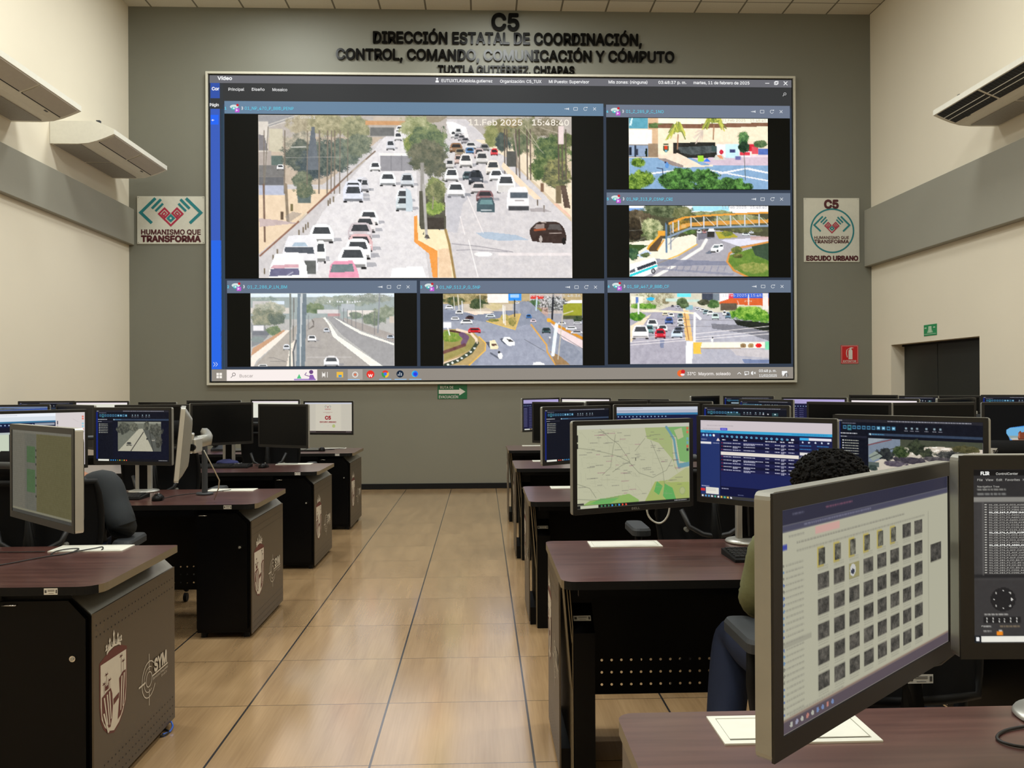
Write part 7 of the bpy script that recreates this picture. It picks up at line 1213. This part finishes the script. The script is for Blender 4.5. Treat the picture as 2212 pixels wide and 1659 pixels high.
    m.loft([[(nx_+r_*1.05*math.cos(2*math.pi*k/24), ny_+r_*math.sin(2*math.pi*k/24), sh+z_) for k in range(24)] for r_, z_ in ((.088, -.03), (.078, .005), (.068, .026), (.063, .030), (.060, .020), (.060, -.02))], M[top], smooth=True); m.build('collar', t, local=True)
    T1 = {'pelvis': (0, 0, .565, (.172, .135))}; E2 = []
    for q_ in 'LR':
        T1['hip'+q_] = g('hip'+q_, .110); h_, k_, a_ = (Vector(N[z_+q_][:3]) for z_ in ('hip', 'kn', 'an')); T1['th'+q_] = (*(h_+(k_-h_)*.55), .092); T1['kn'+q_] = (*k_, .078); T1['ca'+q_] = (*(k_+(a_-k_)*.45), .068); T1['hem'+q_] = (*(k_+(a_-k_)*.93), .056); E2 += [('pelvis', 'hip'+q_), ('hip'+q_, 'th'+q_), ('th'+q_, 'kn'+q_), ('kn'+q_, 'ca'+q_), ('ca'+q_, 'hem'+q_)]
    skinned('trousers', T1, E2, M[bottom], t)
    for q_ in 'LR':
        fx, fy = N['an'+q_][0], N['an'+q_][1]; m = MB(); R = []
        for (dy_, w_, h_) in ((-.06, .025, .06), (-.045, .036, .085), (0, .038, .09), (.06, .040, .07), (.13, .044, .052), (.18, .036, .04), (.20, .018, .03)): R.append([(fx-w_, fy+dy_, .002), (fx-w_, fy+dy_, h_*.5), (fx-w_*.6, fy+dy_, h_), (fx+w_*.6, fy+dy_, h_), (fx+w_, fy+dy_, h_*.5), (fx+w_, fy+dy_, .002)])
        m.loft(R, M['shoe'], smooth=True); m.build('shoe', t, local=True)
    # face
    m = MB(); m.loft([[(hx-.008, hy+.078, hz_+.022), (hx+.008, hy+.078, hz_+.022), (hx, hy+.074, hz_+.03)], [(hx-.017, hy+.080, hz_-.022), (hx+.017, hy+.080, hz_-.022), (hx, hy+.108, hz_-.014)]], M['skin'], smooth=True); m.build('nose', t, local=True)
    for s_ in (-1, 1):
        m = MB(); m.ball((hx+s_*.030, hy+.076, hz_+.024), (.013, .010, .009), M['eye'], 10, 8); m.ball((hx+s_*.030, hy+.084, hz_+.024), (.005, .004, .005), M['hair'], 8, 6); m.build('eye', t, local=True)
        m = MB(); m.ball((hx+s_*.081, hy, hz_+.005), (.012, .020, .032), M['skin'], 10, 8); m.build('ear', t, local=True)
    m = MB(); m.ball((hx, hy+.077, hz_-.047), (.024, .009, .007), M['maroon'], 10, 6); m.build('mouth', t, local=True)
    rs = np.random.RandomState(5)
    if curly:
        m = MB(); ph = rs.rand(9, 4)*6.28
        def fn(d):
            v = 0
            for p in ph: v += math.sin(d.x*(17+p[3]*4)+p[0])*math.sin(d.y*(17+p[3]*3)+p[1])*math.sin(d.z*(17+p[3]*2)+p[2])
            front = .86 if (d.y > .45 and d.z < .15) else 1.0
            return (1+.012*v)*front
        m.ball((hx, hy-.022, hz_+.048), (.106, .110, .092), M['hair'], 64, 40, fn)
        for k in range(1500):      # curls standing out of the mass
            a = rs.uniform(0, 6.283); zc = rs.uniform(-.55, 1); r_ = math.sqrt(max(0, 1-zc*zc)); d = Vector((r_*math.cos(a), r_*math.sin(a), zc))
            if d.y > .5 and d.z < .25: continue
            o_ = rs.uniform(.97, 1.07); c = Vector((hx+d.x*.106*o_, hy-.022+d.y*.110*o_, hz_+.048+d.z*.092*o_)); q_ = rs.uniform(.0025, .0065)*1.0; m.ball(tuple(c), (q_, q_, q_*rs.uniform(.7, 1.2)), M['hair'], 6, 4)
    else:
        m = MB(); m.ball((hx, hy-.020, hz_+.030), (.088, .098, .082), M['hair'], 32, 20, lambda d: .84 if (d.y > .5 and d.z < .3) else 1+.01*math.sin(d.x*30)*math.sin(d.z*27))
    m.build('hair', t, local=True); return t
person(1.455, -8.04, 'person seen from behind with black curly hair, olive sweater and navy jeans, right foreground', 'olive', 'jeans',
       (-.212, .07, .765), (.02, .40, .80), (.235, .10, .76), (.13, .46, .80), (-.185, .42, .56), (.17, .42, .53), (-.30, .20, .0), (.20, .30, .0), head=(.0, .075, 1.065), lean=(0, .03), sleeve='short', sh=.955)
person(-1.49, -6.50, 'person in a grey-blue jacket at the second left desk, head hidden by the spreadsheet monitor', 'jacket', 'jeans',
       (-.20, .08, .775), (-.08, .42, .80), (.262, -.03, .765), (.02, .33, .79), (-.14, .42, .53), (.15, .42, .53), (-.16, .30, .0), (.17, .30, .0), head=(-.125, .12, 1.045), lean=(-.02, .03), curly=False, sh=.985)
